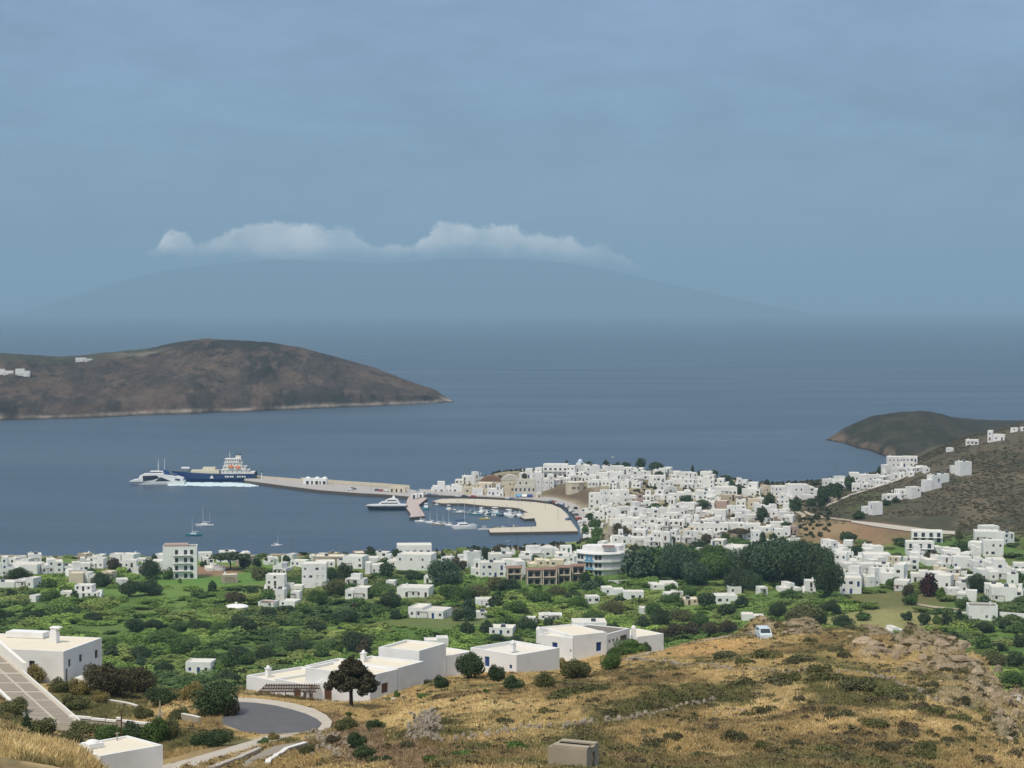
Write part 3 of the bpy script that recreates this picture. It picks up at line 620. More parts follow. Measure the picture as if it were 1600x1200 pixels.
STYLES = ['dark', 'dark', 'dark', 'blue', 'blue', 'brown', 'grey', 'white', 'green']
CNAME = {'dark': 'dark', 'blue': 'blue', 'brown': 'brown', 'grey': 'grey', 'white': 'white', 'green': 'green', 'sky': 'sky blue'}
HOUSES = []
def hit_land(u, v, ymin):
    for k in range(16):
        p = hit(u, v + k * 1.2, ymin)
        if p[1] < 860 or float(coast_dist(p[0], p[1])) > -7: return p, k * 1.2
    return p, 0.0
def house(u0, u1, vt, vb, seed=None, wallm=None, style=None, storeys=None, yaw=None, depth=None, kind='auto', ymin=430.0, name='white_house', label=None, feat=(), roofm=None, dens=None, group='white houses of the bay', floor=None):
    rng = random.Random(int(u0 * 7 + vb * 13) if seed is None else seed)
    uc = (u0 + u1) / 2
    (x, y, z), _dv = hit_land(uc, vb, ymin)
    W = (u1 - u0) / F * y * (1.12 if y > 900 else 1.04); H = (vb - vt) / F * y
    yaw = rng.uniform(-0.38, 0.38) if yaw is None else yaw
    d = depth or min(max(W * rng.uniform(.65, .95), 5), 11)
    # total width in the picture = w cos + d sin
    w = max((W - d * abs(math.sin(yaw))) / math.cos(yaw), 3.0)
    if storeys is None: storeys = max(1, round((H - .3) / 3.2))
    H = max(H, 2.4)
    style = style or rng.choice(STYLES); wallm = wallm or WHITE
    sizew = 'tall' if storeys > 2 else ('two-storey' if storeys == 2 else ('long low' if w > 2.6 * H else 'small cubic'))
    colw = {WHITE: 'white', WHITE_N: 'white', CREAM: 'cream', STONEW: 'stone-coloured', PINK: 'pinkish'}[wallm]
    root = thing(name, 'x', 'house', (x, y + d * 0.35, z), yaw, group)
    wall = MB(); roof = MR(); S0 = -2.5
    hw = w / 2; hd = d / 2
    dn = dens if dens is not None else 0.8
    feat = set(feat); ftxt = ''
    if kind == 'auto':
        r = rng.random(); kind = 'cluster' if (r < .28 and w > 6) else ('step' if (r < .55 and w > 5) else ('setback' if r < .8 and H > 5 else 'plain'))
    if kind == 'plain':
        b = (-hw, hw, -hd, hd, S0, H); block(root, b, wall, roof, auto_ops(rng, b, None, storeys, style, dn))
    elif kind == 'step':
        k = rng.uniform(.38, .62); sgn = rng.choice((-1, 1)); h2 = H * (0.55 if storeys > 1 else 0.78)
        xm = -hw + 2 * hw * k
        b = (-hw, xm, -hd, hd, S0, H if sgn > 0 else h2); block(root, b, wall, roof, auto_ops(rng, b, None, storeys if sgn > 0 else max(1, storeys - 1), style, dn))
        b = (xm + .003, hw, -hd + rng.choice((0.4, -0.5)), hd - .6, S0, h2 if sgn > 0 else H); block(root, b, wall, roof, auto_ops(rng, b, None, max(1, storeys - 1) if sgn > 0 else storeys, style, dn))
        ftxt = 'stepped'
    elif kind == 'cluster':
        x1, x2 = -hw + w * rng.uniform(.25, .4), -hw + w * rng.uniform(.6, .75); hs_ = [H * rng.choice((.5, .62, .8)), H, H * rng.choice((.45, .6, .85))]
        if rng.random() < .5: hs_ = hs_[::-1] if rng.random() < .5 else [H, hs_[0], hs_[2]]
        for (xa, xb, h_, yo) in ((-hw, x1, hs_[0], rng.uniform(-1.2, .4)), (x1 + .003, x2, hs_[1], 0), (x2 + .003, hw, hs_[2], rng.uniform(-1.0, 1.0))):
            b = (xa, xb, -hd + yo, hd + yo * .5, S0, h_); block(root, b, wall, roof, auto_ops(rng, b, None, max(1, round(h_ / 3.4)), style, dn))
        ftxt = 'many-levelled'
    elif kind == 'setback':
        h2 = H * (storeys - 1) / storeys if storeys > 1 else H * .6
        b = (-hw, hw, -hd, hd, S0, h2); block(root, b, wall, roof, auto_ops(rng, b, None, max(1, storeys - 1), style, dn))
        b = (-hw * rng.uniform(.3, .9), hw * rng.uniform(.4, .95), -hd + d * rng.uniform(.2, .45), hd - .1, h2 - .4, H)
        bb = b; o = auto_ops(rng, (b[0], b[1], b[2], b[3], 0, H - h2), None, 1, style, dn)
        o = {s_: [(q[0], q[1], q[2] + h2, q[3] + h2, *q[4:]) for q in l_] for s_, l_ in o.items()}
        block(root, b, wall, roof, o); ftxt = 'terraced'
    elif kind == 'balcony':
        b = (-hw, hw, -hd, hd, S0, H); Hs = (H - .4) / storeys; lst = []
        n = max(2, int(w / 3.2))
        for s_ in range(storeys):
            for i in range(n):
                c = (i + .5) * w / n; lst.append((c - .8, c + .8, s_ * Hs + .05, s_ * Hs + 2.15, style, 'void' if s_ % 2 or True else 'window', 'window'))
        o = auto_ops(rng, b, None, storeys, style, .7); o['f'] = [(snap(q[0]), snap(q[0]) + 1.6, *q[2:]) for q in lst]; block(root, b, wall, roof, o)
        for s_ in range(1, storeys):
            mb = MB(); zz = s_ * Hs; mb.box(-hw + .1, hw - .1, -hd - 1.4, -hd + .003, zz - .14, zz); mb.build('balcony_slab', wallm, root)
            mb = MB()
            if 'wallrail' in feat: mb.box(-hw + .1, hw - .1, -hd - 1.4, -hd - 1.28, zz, zz + .85); mb.build('balcony_railing', FRAMES['sky'] if 'sky' in feat else wallm, root)
            else:
                for zz2 in (.45, .9): mb.box(-hw + .1, hw - .1, -hd - 1.37, -hd - 1.32, zz + zz2, zz + zz2 + .05)
                for i in range(int(w / .6)): mb.box(-hw + .1 + i * .6, -hw + .13 + i * .6, -hd - 1.36, -hd - 1.33, zz, zz + .9)
                mb.build('balcony_railing', RAILM if 'sky' not in feat else FRAMES['sky'], root)
        for i in range(n + 1):
            xx = -hw + .2 + i * (w - .4) / n; mb = MB(); mb.box(xx - .12, xx + .12, -hd - 1.4, -hd - 1.16, 0 - 1, (storeys - 1) * Hs - .15); mb.build('balcony_pier', wallm, root)
        ftxt = 'balconied'
    # small things on and at the house
    if 'dome' in feat:
        mb = MB(); mb.dome((0, 0, H), min(hw, hd) * .8, min(hw, hd) * .75, 14, 5); mb.build('dome', FRAMES['sky'] if 'bluedome' in feat else wallm, root, True); ftxt = 'domed'
    big = (u1 - u0) > 14
    if 'nochim' not in feat and rng.random() < (.5 if big else .2) and kind in ('plain', 'step') and H > 2.8:
        link('chimney', shared_part('ch', chimney_me), root, (rng.choice((-.6, .6)) * hw, hd * .4, H * (1 if kind == 'plain' else .78) - .36))
    if big and rng.random() < .25 and kind == 'plain': link('solar_heater', shared_part('tk', tank_me), root, (hw * rng.uniform(-.3, .3), 0, H - .35))
    if ('pergola' in feat or (big and rng.random() < .28 and kind != 'balcony')):
        mb = MB(); pw = min(w * .55, 4.5); px = rng.uniform(-hw, hw - pw)
        for xx in (px, px + pw): mb.box(xx - .07, xx + .07, -hd - 2.2, -hd - 2.06, -1.5, 2.4)
        for i in range(7): mb.box(px - .2 + i * (pw + .3) / 7, px - .08 + i * (pw + .3) / 7, -hd - 2.4, -hd + .1, 2.52, 2.62)
        mb.box(px - .1, px + pw + .1, -hd - 2.2, -hd - 2.05, 2.4, 2.515); mb.build('pergola', WOODM, root); ftxt = ftxt or 'pergola-fronted'
    if big and kind != 'balcony' and storeys > 1 and rng.random() < .5 and 'nostair' not in feat:
        mb = MB(); n = 9; h1 = H / storeys; sx = -1 if rng.random() < .5 else 1
        for i in range(n): mb.box(sx * hw - (.0 if sx < 0 else -.003) - (1.0 if sx < 0 else 0), sx * hw + (0 if sx < 0 else 1.0) - (.003 if sx < 0 else 0), -hd + i * .42, -hd + (i + 1) * .42 - .004, -2, h1 * (i + 1) / n)
        mb.build('outside_stair', wallm, root)
    wall.build('wall', wallm, root); 
    if roof.v: roof.build('roof', roofm or (ROOFM if wallm in (WHITE, WHITE_N) else ROOFC), root)
    if label is None:
        wsty = f'with {CNAME[style]} shutters' if style in ('blue', 'green', 'brown') and dn > .3 else ''
        base = ' '.join(q for q in (sizew, ftxt, colw, 'house', wsty) if q)
        label = unique_label(base, uc, (vt + vb) / 2)
    root['label'] = label; root['category'] = 'house'
    root['px'] = (u1 - u0) * (vb - vt); HOUSES.append((uc, vb, x, y, max(w, d))); return root
def crop(ox, oy, s):
    return lambda a, b, c, d: (ox + a / s, ox + b / s, oy + c / s, oy + d / s)
# ================================================================ THE HOUSES OF THE BAY
def run(fn, rows, **kw):
    for r in rows:
        k = dict(kw)
        if len(r) > 4: k.update(r[4])
        house(*fn(*r[:4]), **k)
S = dict
# harbour front and the village hill
run(crop(740, 700, 5.333), [
 (30,160,290,402,S(wallm=CREAM,kind='plain',dens=.4)), (-10,72,335,435,S(style='white',kind='plain')), (122,245,340,440,S(style='blue',kind='plain')),
 (190,262,300,440,S(wallm=WHITE)), (258,335,285,436,S(wallm=CREAM,dens=.5)),
 (385,492,172,250), (488,600,165,252), (510,662,200,350,S(storeys=3)), (590,785,135,245,S(kind='balcony',storeys=2,yaw=-.1,label='long balconied white block crowning the harbour hill',feat=('wallrail',))),
 (780,930,150,262,S(style='dark')), (918,1045,145,240,S(dens=.2,kind='plain',label='plain blank-walled white house on the hill beside the domed chapel')),
 (655,800,240,296), (795,905,225,276), (1030,1130,205,262,), (1128,1245,150,208), (1130,1242,208,310), (1190,1325,162,240), (1305,1425,168,226), (1395,1502,195,262),
 (1463,1600,232,322), (1500,1600,170,230), (1235,1335,262,310), (1040,1135,262,315),
 (965,1060,372,505), (1055,1135,350,500), (1130,1235,350,400), (1145,1260,395,445), (1230,1352,350,455), (1405,1500,355,440), (1490,1600,352,430), (1420,1535,440,495), (1340,1425,385,470,S(wallm=PINK)),
 (985,1065,525,560), (1010,1125,490,600), (1120,1205,500,600), (1200,1300,488,560), (1290,1400,492,570), (1380,1500,500,580), (1490,1600,498,570), (1200,1330,560,620), (1320,1440,565,630),
 (1140,1245,590,660), (1240,1340,580,680), (1330,1430,590,690), (1430,1530,585,690), (1520,1620,590,700),
 (1325,1450,680,745), (1450,1560,690,760), (1215,1330,735,800), (1320,1430,745,810), (1430,1540,740,825), (1530,1640,720,820), (1100,1180,655,760,S(wallm=STONEW)), (1160,1240,680,790),
 (895,1000,660,700), (915,1000,720,760), (880,985,590,640), (905,1010,500,540),
 (1040,1160,780,860), (1150,1265,800,880),
 (400,580,822,920,S(dens=.4)), (690,860,822,930), (130,322,880,950,S(dens=.2,kind='plain')), (60,250,950,1075,S(style='blue',storeys=2)), (240,420,942,1075,S(style='dark',storeys=2)), (-10,75,862,960,S(dens=.2)), (-20,65,930,1070),
 (450,640,930,985,S(wallm=CREAM)), (640,760,930,990,S(wallm=CREAM)), (760,900,900,1000), (690,800,980,1067)
])
run(crop(1020, 700, 5.333), [
 (92,240,165,232), (10,160,230,322), (150,262,200,258), (240,325,200,270), (320,402,205,275), (400,500,195,250), (440,530,212,262), (240,385,262,335), (380,520,240,335), (508,640,255,335), (150,245,258,300),
 (215,370,355,425), (365,520,355,432), (520,692,325,392), (-5,112,352,432),
 (672,760,250,330), (720,832,268,372), (780,912,290,386), (908,1012,312,372,S(wallm=CREAM)), (1000,1140,318,402), (1028,1140,380,470,S(storeys=2)), (1085,1145,460,510), (1120,1252,302,425,S(storeys=2)), (1230,1392,305,402,S(storeys=2)), (1250,1340,390,430), (1422,1500,258,312), (1500,1602,245,312),
 (150,262,422,500), (255,352,455,525), (90,200,500,560), (362,490,500,572,S(dens=.2)), (485,622,515,580,S(dens=.2)), (665,802,485,562,S(style='blue')), (660,780,540,622), (775,880,555,625),
 (-5,100,505,590), (95,230,540,600), (230,362,560,625), (0,142,595,690), (138,250,600,690), (248,350,575,660), (350,480,560,640,S(style='blue')), (475,622,570,642), (350,480,625,700,S(style='blue',label='white house with rows of bright blue shutters inside the village')), (478,622,625,700), (620,762,625,665),
 (330,420,690,780), (415,505,680,760), (500,600,690,740), (150,250,680,782), (248,335,690,790), (0,80,700,800), (75,155,700,830), (760,832,645,760), (828,895,690,800), (888,1022,645,705,S(yaw=.3)), (1018,1150,655,740), (770,900,630,690),
 (1075,1192,562,622,S(dens=.15,kind='plain')), (990,1092,617,662,S(dens=.1)), (490,622,765,815), (395,578,842,918,S(kind='step')), (598,692,862,925), (688,852,815,885,S(dens=.2)), (828,890,772,835), (948,1042,765,812,S(style='blue')), (1155,1200,650,720,S(wallm=PINK)),
 (560,680,390,440,S(wallm=STONEW,dens=.3)), (680,800,395,445,S(wallm=STONEW,dens=.3)), (520,640,440,500,S(wallm=PINK,dens=.2)), (620,700,480,540)
])
run(crop(460, 700, 5.333), [(1155,1290,282,372,S(style='dark')), (1275,1400,305,372), (1345,1470,235,300), (1400,1500,200,260), (1480,1580,198,300,S(dens=.5)), (1400,1500,325,420,S(wallm=CREAM,dens=.4)), (1500,1590,340,425)])
# the slope houses
run(crop(1280, 630, 5.0), [
 (1150,1250,285,328,S(ymin=900,floor=1)), (1325,1462,215,292), (1498,1568,196,222), (1580,1640,180,212), (1003,1048,352,378),
 (540,660,418,500,S(storeys=2)), (655,775,416,498), (500,610,482,548), (605,720,500,552), (700,832,492,540), (245,392,545,606), (385,480,560,612), (470,562,565,610), (258,330,625,686), (325,402,618,668), (35,112,592,634), (110,216,572,642), (430,560,600,640),
 (1075,1186,455,562,S(kind='plain',dens=.1,yaw=.35)), (1035,1100,490,545,S(kind='plain',dens=.1)), (925,1012,550,620,S(kind='plain',dens=.1,yaw=.35)), (855,950,560,670,S(kind='plain',dens=.1,yaw=.35)), (810,880,600,686,S(kind='plain',dens=.15)),
 (692,790,655,742,S(kind='plain',dens=.15,yaw=.3)), (550,702,675,752,S(kind='step')), (502,570,712,757), (395,490,772,872,S(kind='plain',dens=.15,style='blue',yaw=.3)), (342,402,808,862,S(dens=.1)),
 (30,150,1075,1150), (140,275,1072,1165), (340,425,1105,1165,S(dens=.3)), (-20,100,1120,1200), (70,150,735,770,S(wallm=STONEW,name='stone_house'))
], ymin=900)
run(crop(1280, 630, 5.0), [
 (735,965,998,1085,S(kind='balcony',storeys=2,yaw=-.15,depth=9,label='white hotel with rows of dark balconies below the pale road',name='hotel')), (690,892,1080,1180,S(kind='balcony',storeys=2,yaw=-.1,depth=7,style='blue',label='blue-shaded lower wing of the balconied hotel')), (880,1040,1120,1165,S(dens=.3)),
 (1265,1398,958,1015,S(kind='plain')), (1225,1410,1000,1085,S(kind='plain',style='dark')), (1400,1520,1010,1100,S(kind='plain',yaw=.45)), (1170,1300,1085,1170,S(kind='balcony',storeys=1)), (1290,1440,1070,1195,S(kind='plain',storeys=2)),
], ymin=900)
run(crop(1200, 840, 3.333), [
 (250,405,15,85), (285,475,80,150), (500,550,38,82,S(dens=.1)), (400,500,150,262,S(dens=.15)), (490,582,158,255), (380,492,208,292), (455,580,135,190,S(dens=.3)), (575,740,138,240,S(storeys=2)), (500,640,85,140,S(dens=.3)), (620,705,100,140), (690,792,103,172),
 (658,752,222,278), (745,840,172,235), (830,935,180,245,S(dens=.15)), (868,980,195,262,S(dens=.2)), (930,1000,262,300), (985,1100,275,332,S(dens=.2)), (810,962,95,142,S(dens=.3)), (880,970,100,165), (965,1062,100,160,S(style='blue')),
 (1060,1150,105,175,S(style='blue')), (1145,1270,112,215,S(storeys=2)), (1090,1200,165,222), (1040,1110,40,110,S()), (1130,1225,240,300,S(style='green')), (1165,1302,255,332,S(dens=.15,kind='plain')), (1290,1345,245,312), (1300,1400,170,225,S()), (940,1050,160,195),
 (50,172,235,282), (195,248,222,290), (100,170,0,20,S(dens=.1)),
], ymin=600)
house(*crop(1200,840,3.333)(1045,1202,352,432), kind='plain', storeys=1, yaw=-.12, label='white cube house with dark roof terrace by the field wall', roofm=ROOFD, ymin=600)
# scattered among the trees of the plain
run(crop(1100, 800, 3.2), [(105,262,172,212,S(dens=.1)), (0,92,185,232), (155,205,200,235), (50,165,415,455,S(kind='step')), (190,300,512,542,S(dens=.1)), (130,186,372,408), (265,318,375,415), (900,1000,600,610,S(dens=.1))], ymin=500)
run(crop(760, 820, 4.0), [(720,855,390,438,S(kind='step')), (858,982,415,472), (618,706,445,492), (1020,1192,362,402,S(dens=.2)), (1108,1226,415,458), (1200,1322,465,500,S(wallm=CREAM)), (1420,1565,440,492), (1510,1592,385,432), (540,742,610,672,S(style='dark')),
 (330,470,560,602), (20,182,640,692), (958,1012,530,556,S(dens=.1)), (1320,1475,155,212), (250,305,595,628,S(dens=.1)), (-20,44,480,520), (700,740,0,20)], ymin=500)
run(crop(380, 820, 4.0), [(145,262,310,412,S(storeys=3)), (200,268,400,470), (298,362,415,468), (192,300,240,312), (365,518,240,392,S(storeys=3,kind='plain')), (300,402,222,262,S(dens=.2)), (228,352,475,514,S(dens=.15)), (262,375,372,405,S(dens=0,name='white_outbuilding')),
 (630,772,195,272,S(dens=.2)), (588,645,220,262), (768,870,235,305), (640,772,310,378,S(kind='setback')), (640,800,390,462), (893,957,350,384,S(dens=.1)), (965,1182,390,450,S(kind='plain',dens=.5,feat=('pergola',))),
 (1035,1300,515,580,S(kind='step',feat=('pergola',),label='low long white farmhouse with covered terrace beside ploughed plot')), (975,1192,182,282,S(kind='plain',dens=.3,label='broad white base of the three-storey beach house')), (965,1167,125,185,S(kind='balcony',storeys=1)),
 (820,912,170,205,S(dens=.2)), (1380,1472,165,262,S(dens=.15,kind='plain')), (1440,1530,225,290), (1540,1602,180,225,S(dens=.1)), (1450,1562,462,512,S(dens=.2)), (1450,1522,542,582), (1540,1612,640,682), (1130,1190,320,365), (1340,1390,190,220)], ymin=500)
run(crop(380, 820, 4.0), [(95,212,485,518,S(wallm=WHITE,dens=.2,roofm=TILE,kind='plain',name='white_shed',label='small white shed with a faded pink roof among the reeds')),
 (450,622,195,238,S(wallm=STONEW,dens=.1,kind='plain',name='beach_shed',label='long low sand-coloured shed on the beach')), (520,600,180,206,S(wallm=STONEW,dens=.1,name='beach_shed',label='smaller sand-coloured shed by the water behind the long one'))], ymin=500)
run(crop(0, 780, 4.0), [(5,110,360,480,S(storeys=2)), (105,202,370,420), (-40,10,400,480), (60,240,405,470,S(dens=.3)), (240,385,375,462,S(style='dark')), (410,520,395,480,S(dens=.3)), (495,590,365,432), (585,662,368,430), (430,520,460,530,S(wallm=CREAM,dens=.1,kind='plain')), (520,602,458,525,S(dens=.1)),
 (690,812,350,378,S(wallm=PINK,dens=.1)), (745,830,382,430), (800,902,380,465), (858,942,370,410), (90,246,490,552,S(dens=.5)), (438,622,540,618,S(style='dark')), (193,247,600,642,S(dens=0,kind='plain',name='white_outbuilding')), (380,442,590,612,S(dens=0,name='white_outbuilding')),
 (1365,1470,325,375), (1460,1557,330,368), (1380,1482,470,522,S(wallm=STONEW,dens=.1,kind='plain')), (715,800,498,534,S(dens=.2)), (640,720,450,500,S(wallm=CREAM)), (1270,1400,415,445,S(dens=.2)), (-60,90,530,550,S(dens=.1))], ymin=600)
house(970/3.333, 1110/3.333, 840+645/3.333, 840+708/3.333, kind='plain', style='blue', storeys=1, ymin=480, yaw=-.1, label='tiny white house with blue doors among the reeds', dens=1, feat=('nochim',))
run(crop(740, 840, 3.333), [(515,690,438,492,S(dens=.1)), (340,460,400,440), (270,325,430,450,S(dens=.1))], ymin=480)
house(662, 700, 996, 1012, kind='step', ymin=480, dens=.15, yaw=.1)

# closing the gaps: more small houses where the photo shows continuous white
_rf = random.Random(77)
def fill(n, u0, u1, top, bot, ymin, w=(13, 24), h=(8, 14), gap=9):
    k = 0; tries = 0
    while k < n and tries < n * 40:
        tries += 1; u = _rf.uniform(u0, u1); a, b = top(u), bot(u)
        if b <= a: continue
        v = _rf.uniform(a, b)
        if any(abs(q[0] - u) < gap and abs(q[1] - v) < 4.5 for q in HOUSES): continue
        ww, hh = _rf.uniform(*w), _rf.uniform(*h); st = _rf.random()
        if st < .12: house(u - ww / 2, u + ww / 2, v - hh, v, ymin=ymin, wallm=_rf.choice((CREAM, CREAM, STONEW)))
        else: house(u - ww / 2, u + ww / 2, v - hh, v, ymin=ymin)
        k += 1
interp = lambda P: (lambda u: float(np.interp(u, *zip(*P))))
fill(42, 930, 1240, interp([(930,745),(1010,748),(1100,758),(1170,765),(1240,780)]), interp([(930,800),(960,815),(990,850),(1050,858),(1180,845),(1240,800)]), 1000)
fill(10, 905, 1000, interp([(905,738),(1000,742)]), interp([(905,752),(1000,770)]), 1250)
fill(30, 5, 640, interp([(0,880),(640,872)]), interp([(0,897),(240,897),(300,884),(420,884),(640,890)]), 700, w=(16, 32), h=(9, 15), gap=15)
fill(14, 690, 980, interp([(690,872),(980,868)]), interp([(690,898),(800,890),(980,885)]), 700, w=(16, 30), h=(10, 16), gap=14)
fill(26, 1300, 1610, interp([(1300,868),(1450,868),(1610,872)]), interp([(1300,905),(1450,925),(1610,940)]), 600, w=(18, 34), h=(12, 20), gap=15)
fill(12, 1310, 1450, interp([(1310,762),(1450,735)]), interp([(1310,768),(1450,742)]), 1000, w=(9, 16), h=(6, 9), gap=6)

# past 300 of a kind: the smallest in the picture become one mass of far houses
def join_far(roots, name, label):
    V = []; Fc = []; Mi = []; mats_ = []
    for r in roots:
        Mr = r.matrix_basis
        for c in list(r.children):
            M = Mr @ c.matrix_basis; k = len(V); V.extend([tuple(M @ v.co) for v in c.data.vertices]); sl = [m_ for m_ in c.data.materials]
            for m_ in sl:
                if m_ not in mats_: mats_.append(m_)
            for p in c.data.polygons: Fc.append(tuple(i + k for i in p.vertices)); Mi.append(mats_.index(sl[p.material_index]))
            bpy.data.objects.remove(c)
        bpy.data.objects.remove(r)
    me = bpy.data.meshes.new(name); me.from_pydata(V, [], Fc)
    for m_ in mats_: me.materials.append(m_)
    me.polygons.foreach_set('material_index', Mi); me.update(); tag(link(name, me), label, kind='stuff')
bpy.context.view_layer.update()
_hr = sorted([o for o in COL.objects if o.type == 'EMPTY' and o.name.startswith('white_house')], key=lambda o: -(o['px']))
if len(_hr) > 285: join_far(_hr[285:], 'far_houses', 'crowd of the smallest white houses packed between the others')

# ---- special buildings
def special(name, label, cat, u, vb, ymin=500, yaw=0.0, dy=0.0, group=None):
    x, y, z = hit(u, vb, ymin); HOUSES.append((u, vb, x, y, 10.0)); return thing(name, label, cat, (x, y + dy, z), yaw, group), y
# four-storey block on the sea front
r, y = special('apartment_block', 'four-storey white block with three rows of balconies on the sea front', 'building', 279, 905, 600, 0.12, 5)
k = y / F; w = 53 * k; h = 51 * k; hw = w / 2
wall = MB(); roof = MR(); o = {'f': [], 'r': [], 'l': []}
for s_ in range(4):
    for c in (0.36, 0.62, .8): o['f'].append((snap(c * w), snap(c * w) + 1.4, s_ * (h / 4.1) + .3, s_ * (h / 4.1) + 2.4, 'dark', 'void', 'window'))
    for c in (.3, .7): o['r'].append((c * 9, c * 9 + .9, s_ * (h / 4.1) + 1.2, s_ * (h / 4.1) + 2.3, 'grey', 'window', 'window'))
block(r, (-hw, hw, -4.5, 4.5, -3, h), wall, roof, o); wall.build('wall', WHITE, r); roof.build('roof', ROOFD, r)
for s_ in range(1, 4):
    mb = MB(); zz = s_ * h / 4.1 + .1; mb.box(-hw + w * .3, hw - .15 * w, -5.9, -4.503, zz - .12, zz); mb.build('balcony_slab', WHITE, r)
    mb = MB(); mb.box(-hw + w * .3, hw - .15 * w, -5.9, -5.84, zz + .8, zz + .87)
    for i in range(16): mb.box(-hw + w * .3 + i * w * .034, -hw + w * .3 + i * w * .034 + .04, -5.9, -5.86, zz, zz + .8)
    mb.build('balcony_railing', RAILM, r)
mb = MB(); mb.box(-hw + .5, hw - 4, -4, 3, h - .3, h + .9); mb.build('roof_room', PINK, r)
# domed chapel on top of the hill
r, y = special('chapel', 'little white chapel with a pale dome on the hill top', 'chapel', 907, 733, 1200, 0.1, 2)
k = y / F; mb = MB(); mb.box(-6 * k * 1.0, 6 * k, -2, 4, -2, 9 * k); mb.build('wall', WHITE, r); mb = MB(); mb.dome((0, 1, 9 * k), 4.6 * k, 6.5 * k, 16, 6); mb.build('dome', mat('pale_blue_dome', (.55, .66, .76), .6), r, True)
mb = MB(); mb.box(-.06, .06, .94, 1.06, 15.5 * k - .3, 15.5 * k + 1.1); mb.box(-.35, .35, .95, 1.05, 15.5 * k + .55, 15.5 * k + .67); mb.build('cross', WHITE, r)
mb = MB(); mb.box(-.5, .5, -2.05, -1.99, 0, 2.0); mb.build('door', FRAMES['blue'], r)
# cafe with arched windows
r, y = special('cafe', 'two-storey stone cafe with a row of arched windows over an open ground floor', 'cafe', 820.5, 782.5, 1200, -0.05, 4)
k = y / F; w = 34 * k; h = 33 * k; hw = w / 2
wall = MB(); roof = MR(); ops = {'f': [(1.2, w - 2.6, .2, h * .3, 'dark', 'void', 'shopfront')], 'r': [(1.5, 2.4, h * .5, h * .5 + 1.4, 'dark', 'window', 'window')]}
for i in range(5): c = (i + .5) * w / 5; ops['f'].append((c - .55, c + .55, h * .46, h * .46 + 1.9, 'dark', 'window', 'window'))
block(r, (-hw, hw, -4, 5, -2, h * .72), wall, roof, ops); block(r, (-hw * .8, hw * .9, -1, 5.003, h * .7, h), wall, roof, {'f': [(2, 3, h * .76, h * .76 + 1.6, 'dark', 'window', 'window'), (6, 7, h * .76, h * .76 + 1.6, 'dark', 'window', 'window')]})
wall.build('wall', mat('pale_stone', (.56, .53, .46), .9, .15, 1.0, .3), r); roof.build('roof', ROOFM, r)
for i in range(5):
    c = -hw + (i + .5) * w / 5; mb = MB(); n = 8
    pts_ = [(c + .68 * math.cos(math.pi * j / n), h * .46 + 1.9 + .62 * math.sin(math.pi * j / n)) for j in range(n + 1)]
    for j in range(n): mb.add([(pts_[j][0], -4.08, pts_[j][1]), (pts_[j+1][0], -4.08, pts_[j+1][1]), (pts_[j+1][0], -4.003, pts_[j+1][1]), (pts_[j][0], -4.003, pts_[j][1]), (c, -4.08, h * .46 + 1.9)], [(0, 1, 2, 3), (1, 0, 4)])
    mb.build('arch', CREAM, r)
for i, cc in enumerate(('sky', 'white', 'blue')):
    mb = MB(); x0 = -hw + 1.6 + i * 3.6; mb.add([(x0, -4.003, h * .31), (x0 + 3.3, -4.003, h * .31), (x0 + 3.3, -6.4, h * .22), (x0, -6.4, h * .22), (x0, -4.003, h * .31 - .08), (x0 + 3.3, -4.003, h * .31 - .08), (x0 + 3.3, -6.4, h * .22 - .08), (x0, -6.4, h * .22 - .08)], [(0, 1, 2, 3), (7, 6, 5, 4), (3, 2, 6, 7), (0, 3, 7, 4), (1, 5, 6, 2)])
    mb.build('awning', FRAMES[cc], r)
# round tower
r, y = special('round_tower', 'round cream tower at the end of the quayside terrace', 'tower', 842, 782, 1200, 0, 3)
k = y / F; mb = MB(); mb.tube((0, 0, -2), (0, 0, 10.5 * k), 5.2 * k, 4.9 * k, 18); mb.build('wall', CREAM, r); mb = MB(); mb.tube((0, 0, 10.5 * k), (0, 0, 10.5 * k + .35), 5.2 * k, n=18); mb.build('cornice', WHITE, r)
mb = MB(); mb.box(-.4, .4, -5.2 * k - .02, -5.0 * k, 2.0, 3.4); mb.build('window', FRAMES['dark'], r)
# polygonal bastion house above the bare slope
r, y = special('round_house', 'cream half-round house above the bare slope over the quay', 'house', 899, 769, 1200, 0, 4)
k = y / F; mb = MB(); pl_ = [(-15*k, -1), (-13*k, -4.5), (-6*k, -6.5), (5*k, -6.5), (12*k, -4.0), (15*k, 3), (-15*k, 3)]; mb.prism(pl_, -2, 15 * k); mb.build('wall', mat('cream_stone', (.55, .49, .38), .9, .15, 1.2, .3), r)
mb = MB(); mb.prism([(p[0] * 1.04, p[1] * 1.04) for p in pl_], 15 * k, 15 * k + .3); mb.build('roof', ROOFM, r)
for xx in (-4, -1, 4): mb = MB(); mb.box(xx * k - .45, xx * k + .45, -6.56, -6.45, 2.2, 3.6); mb.build('window', FRAMES['dark'], r)
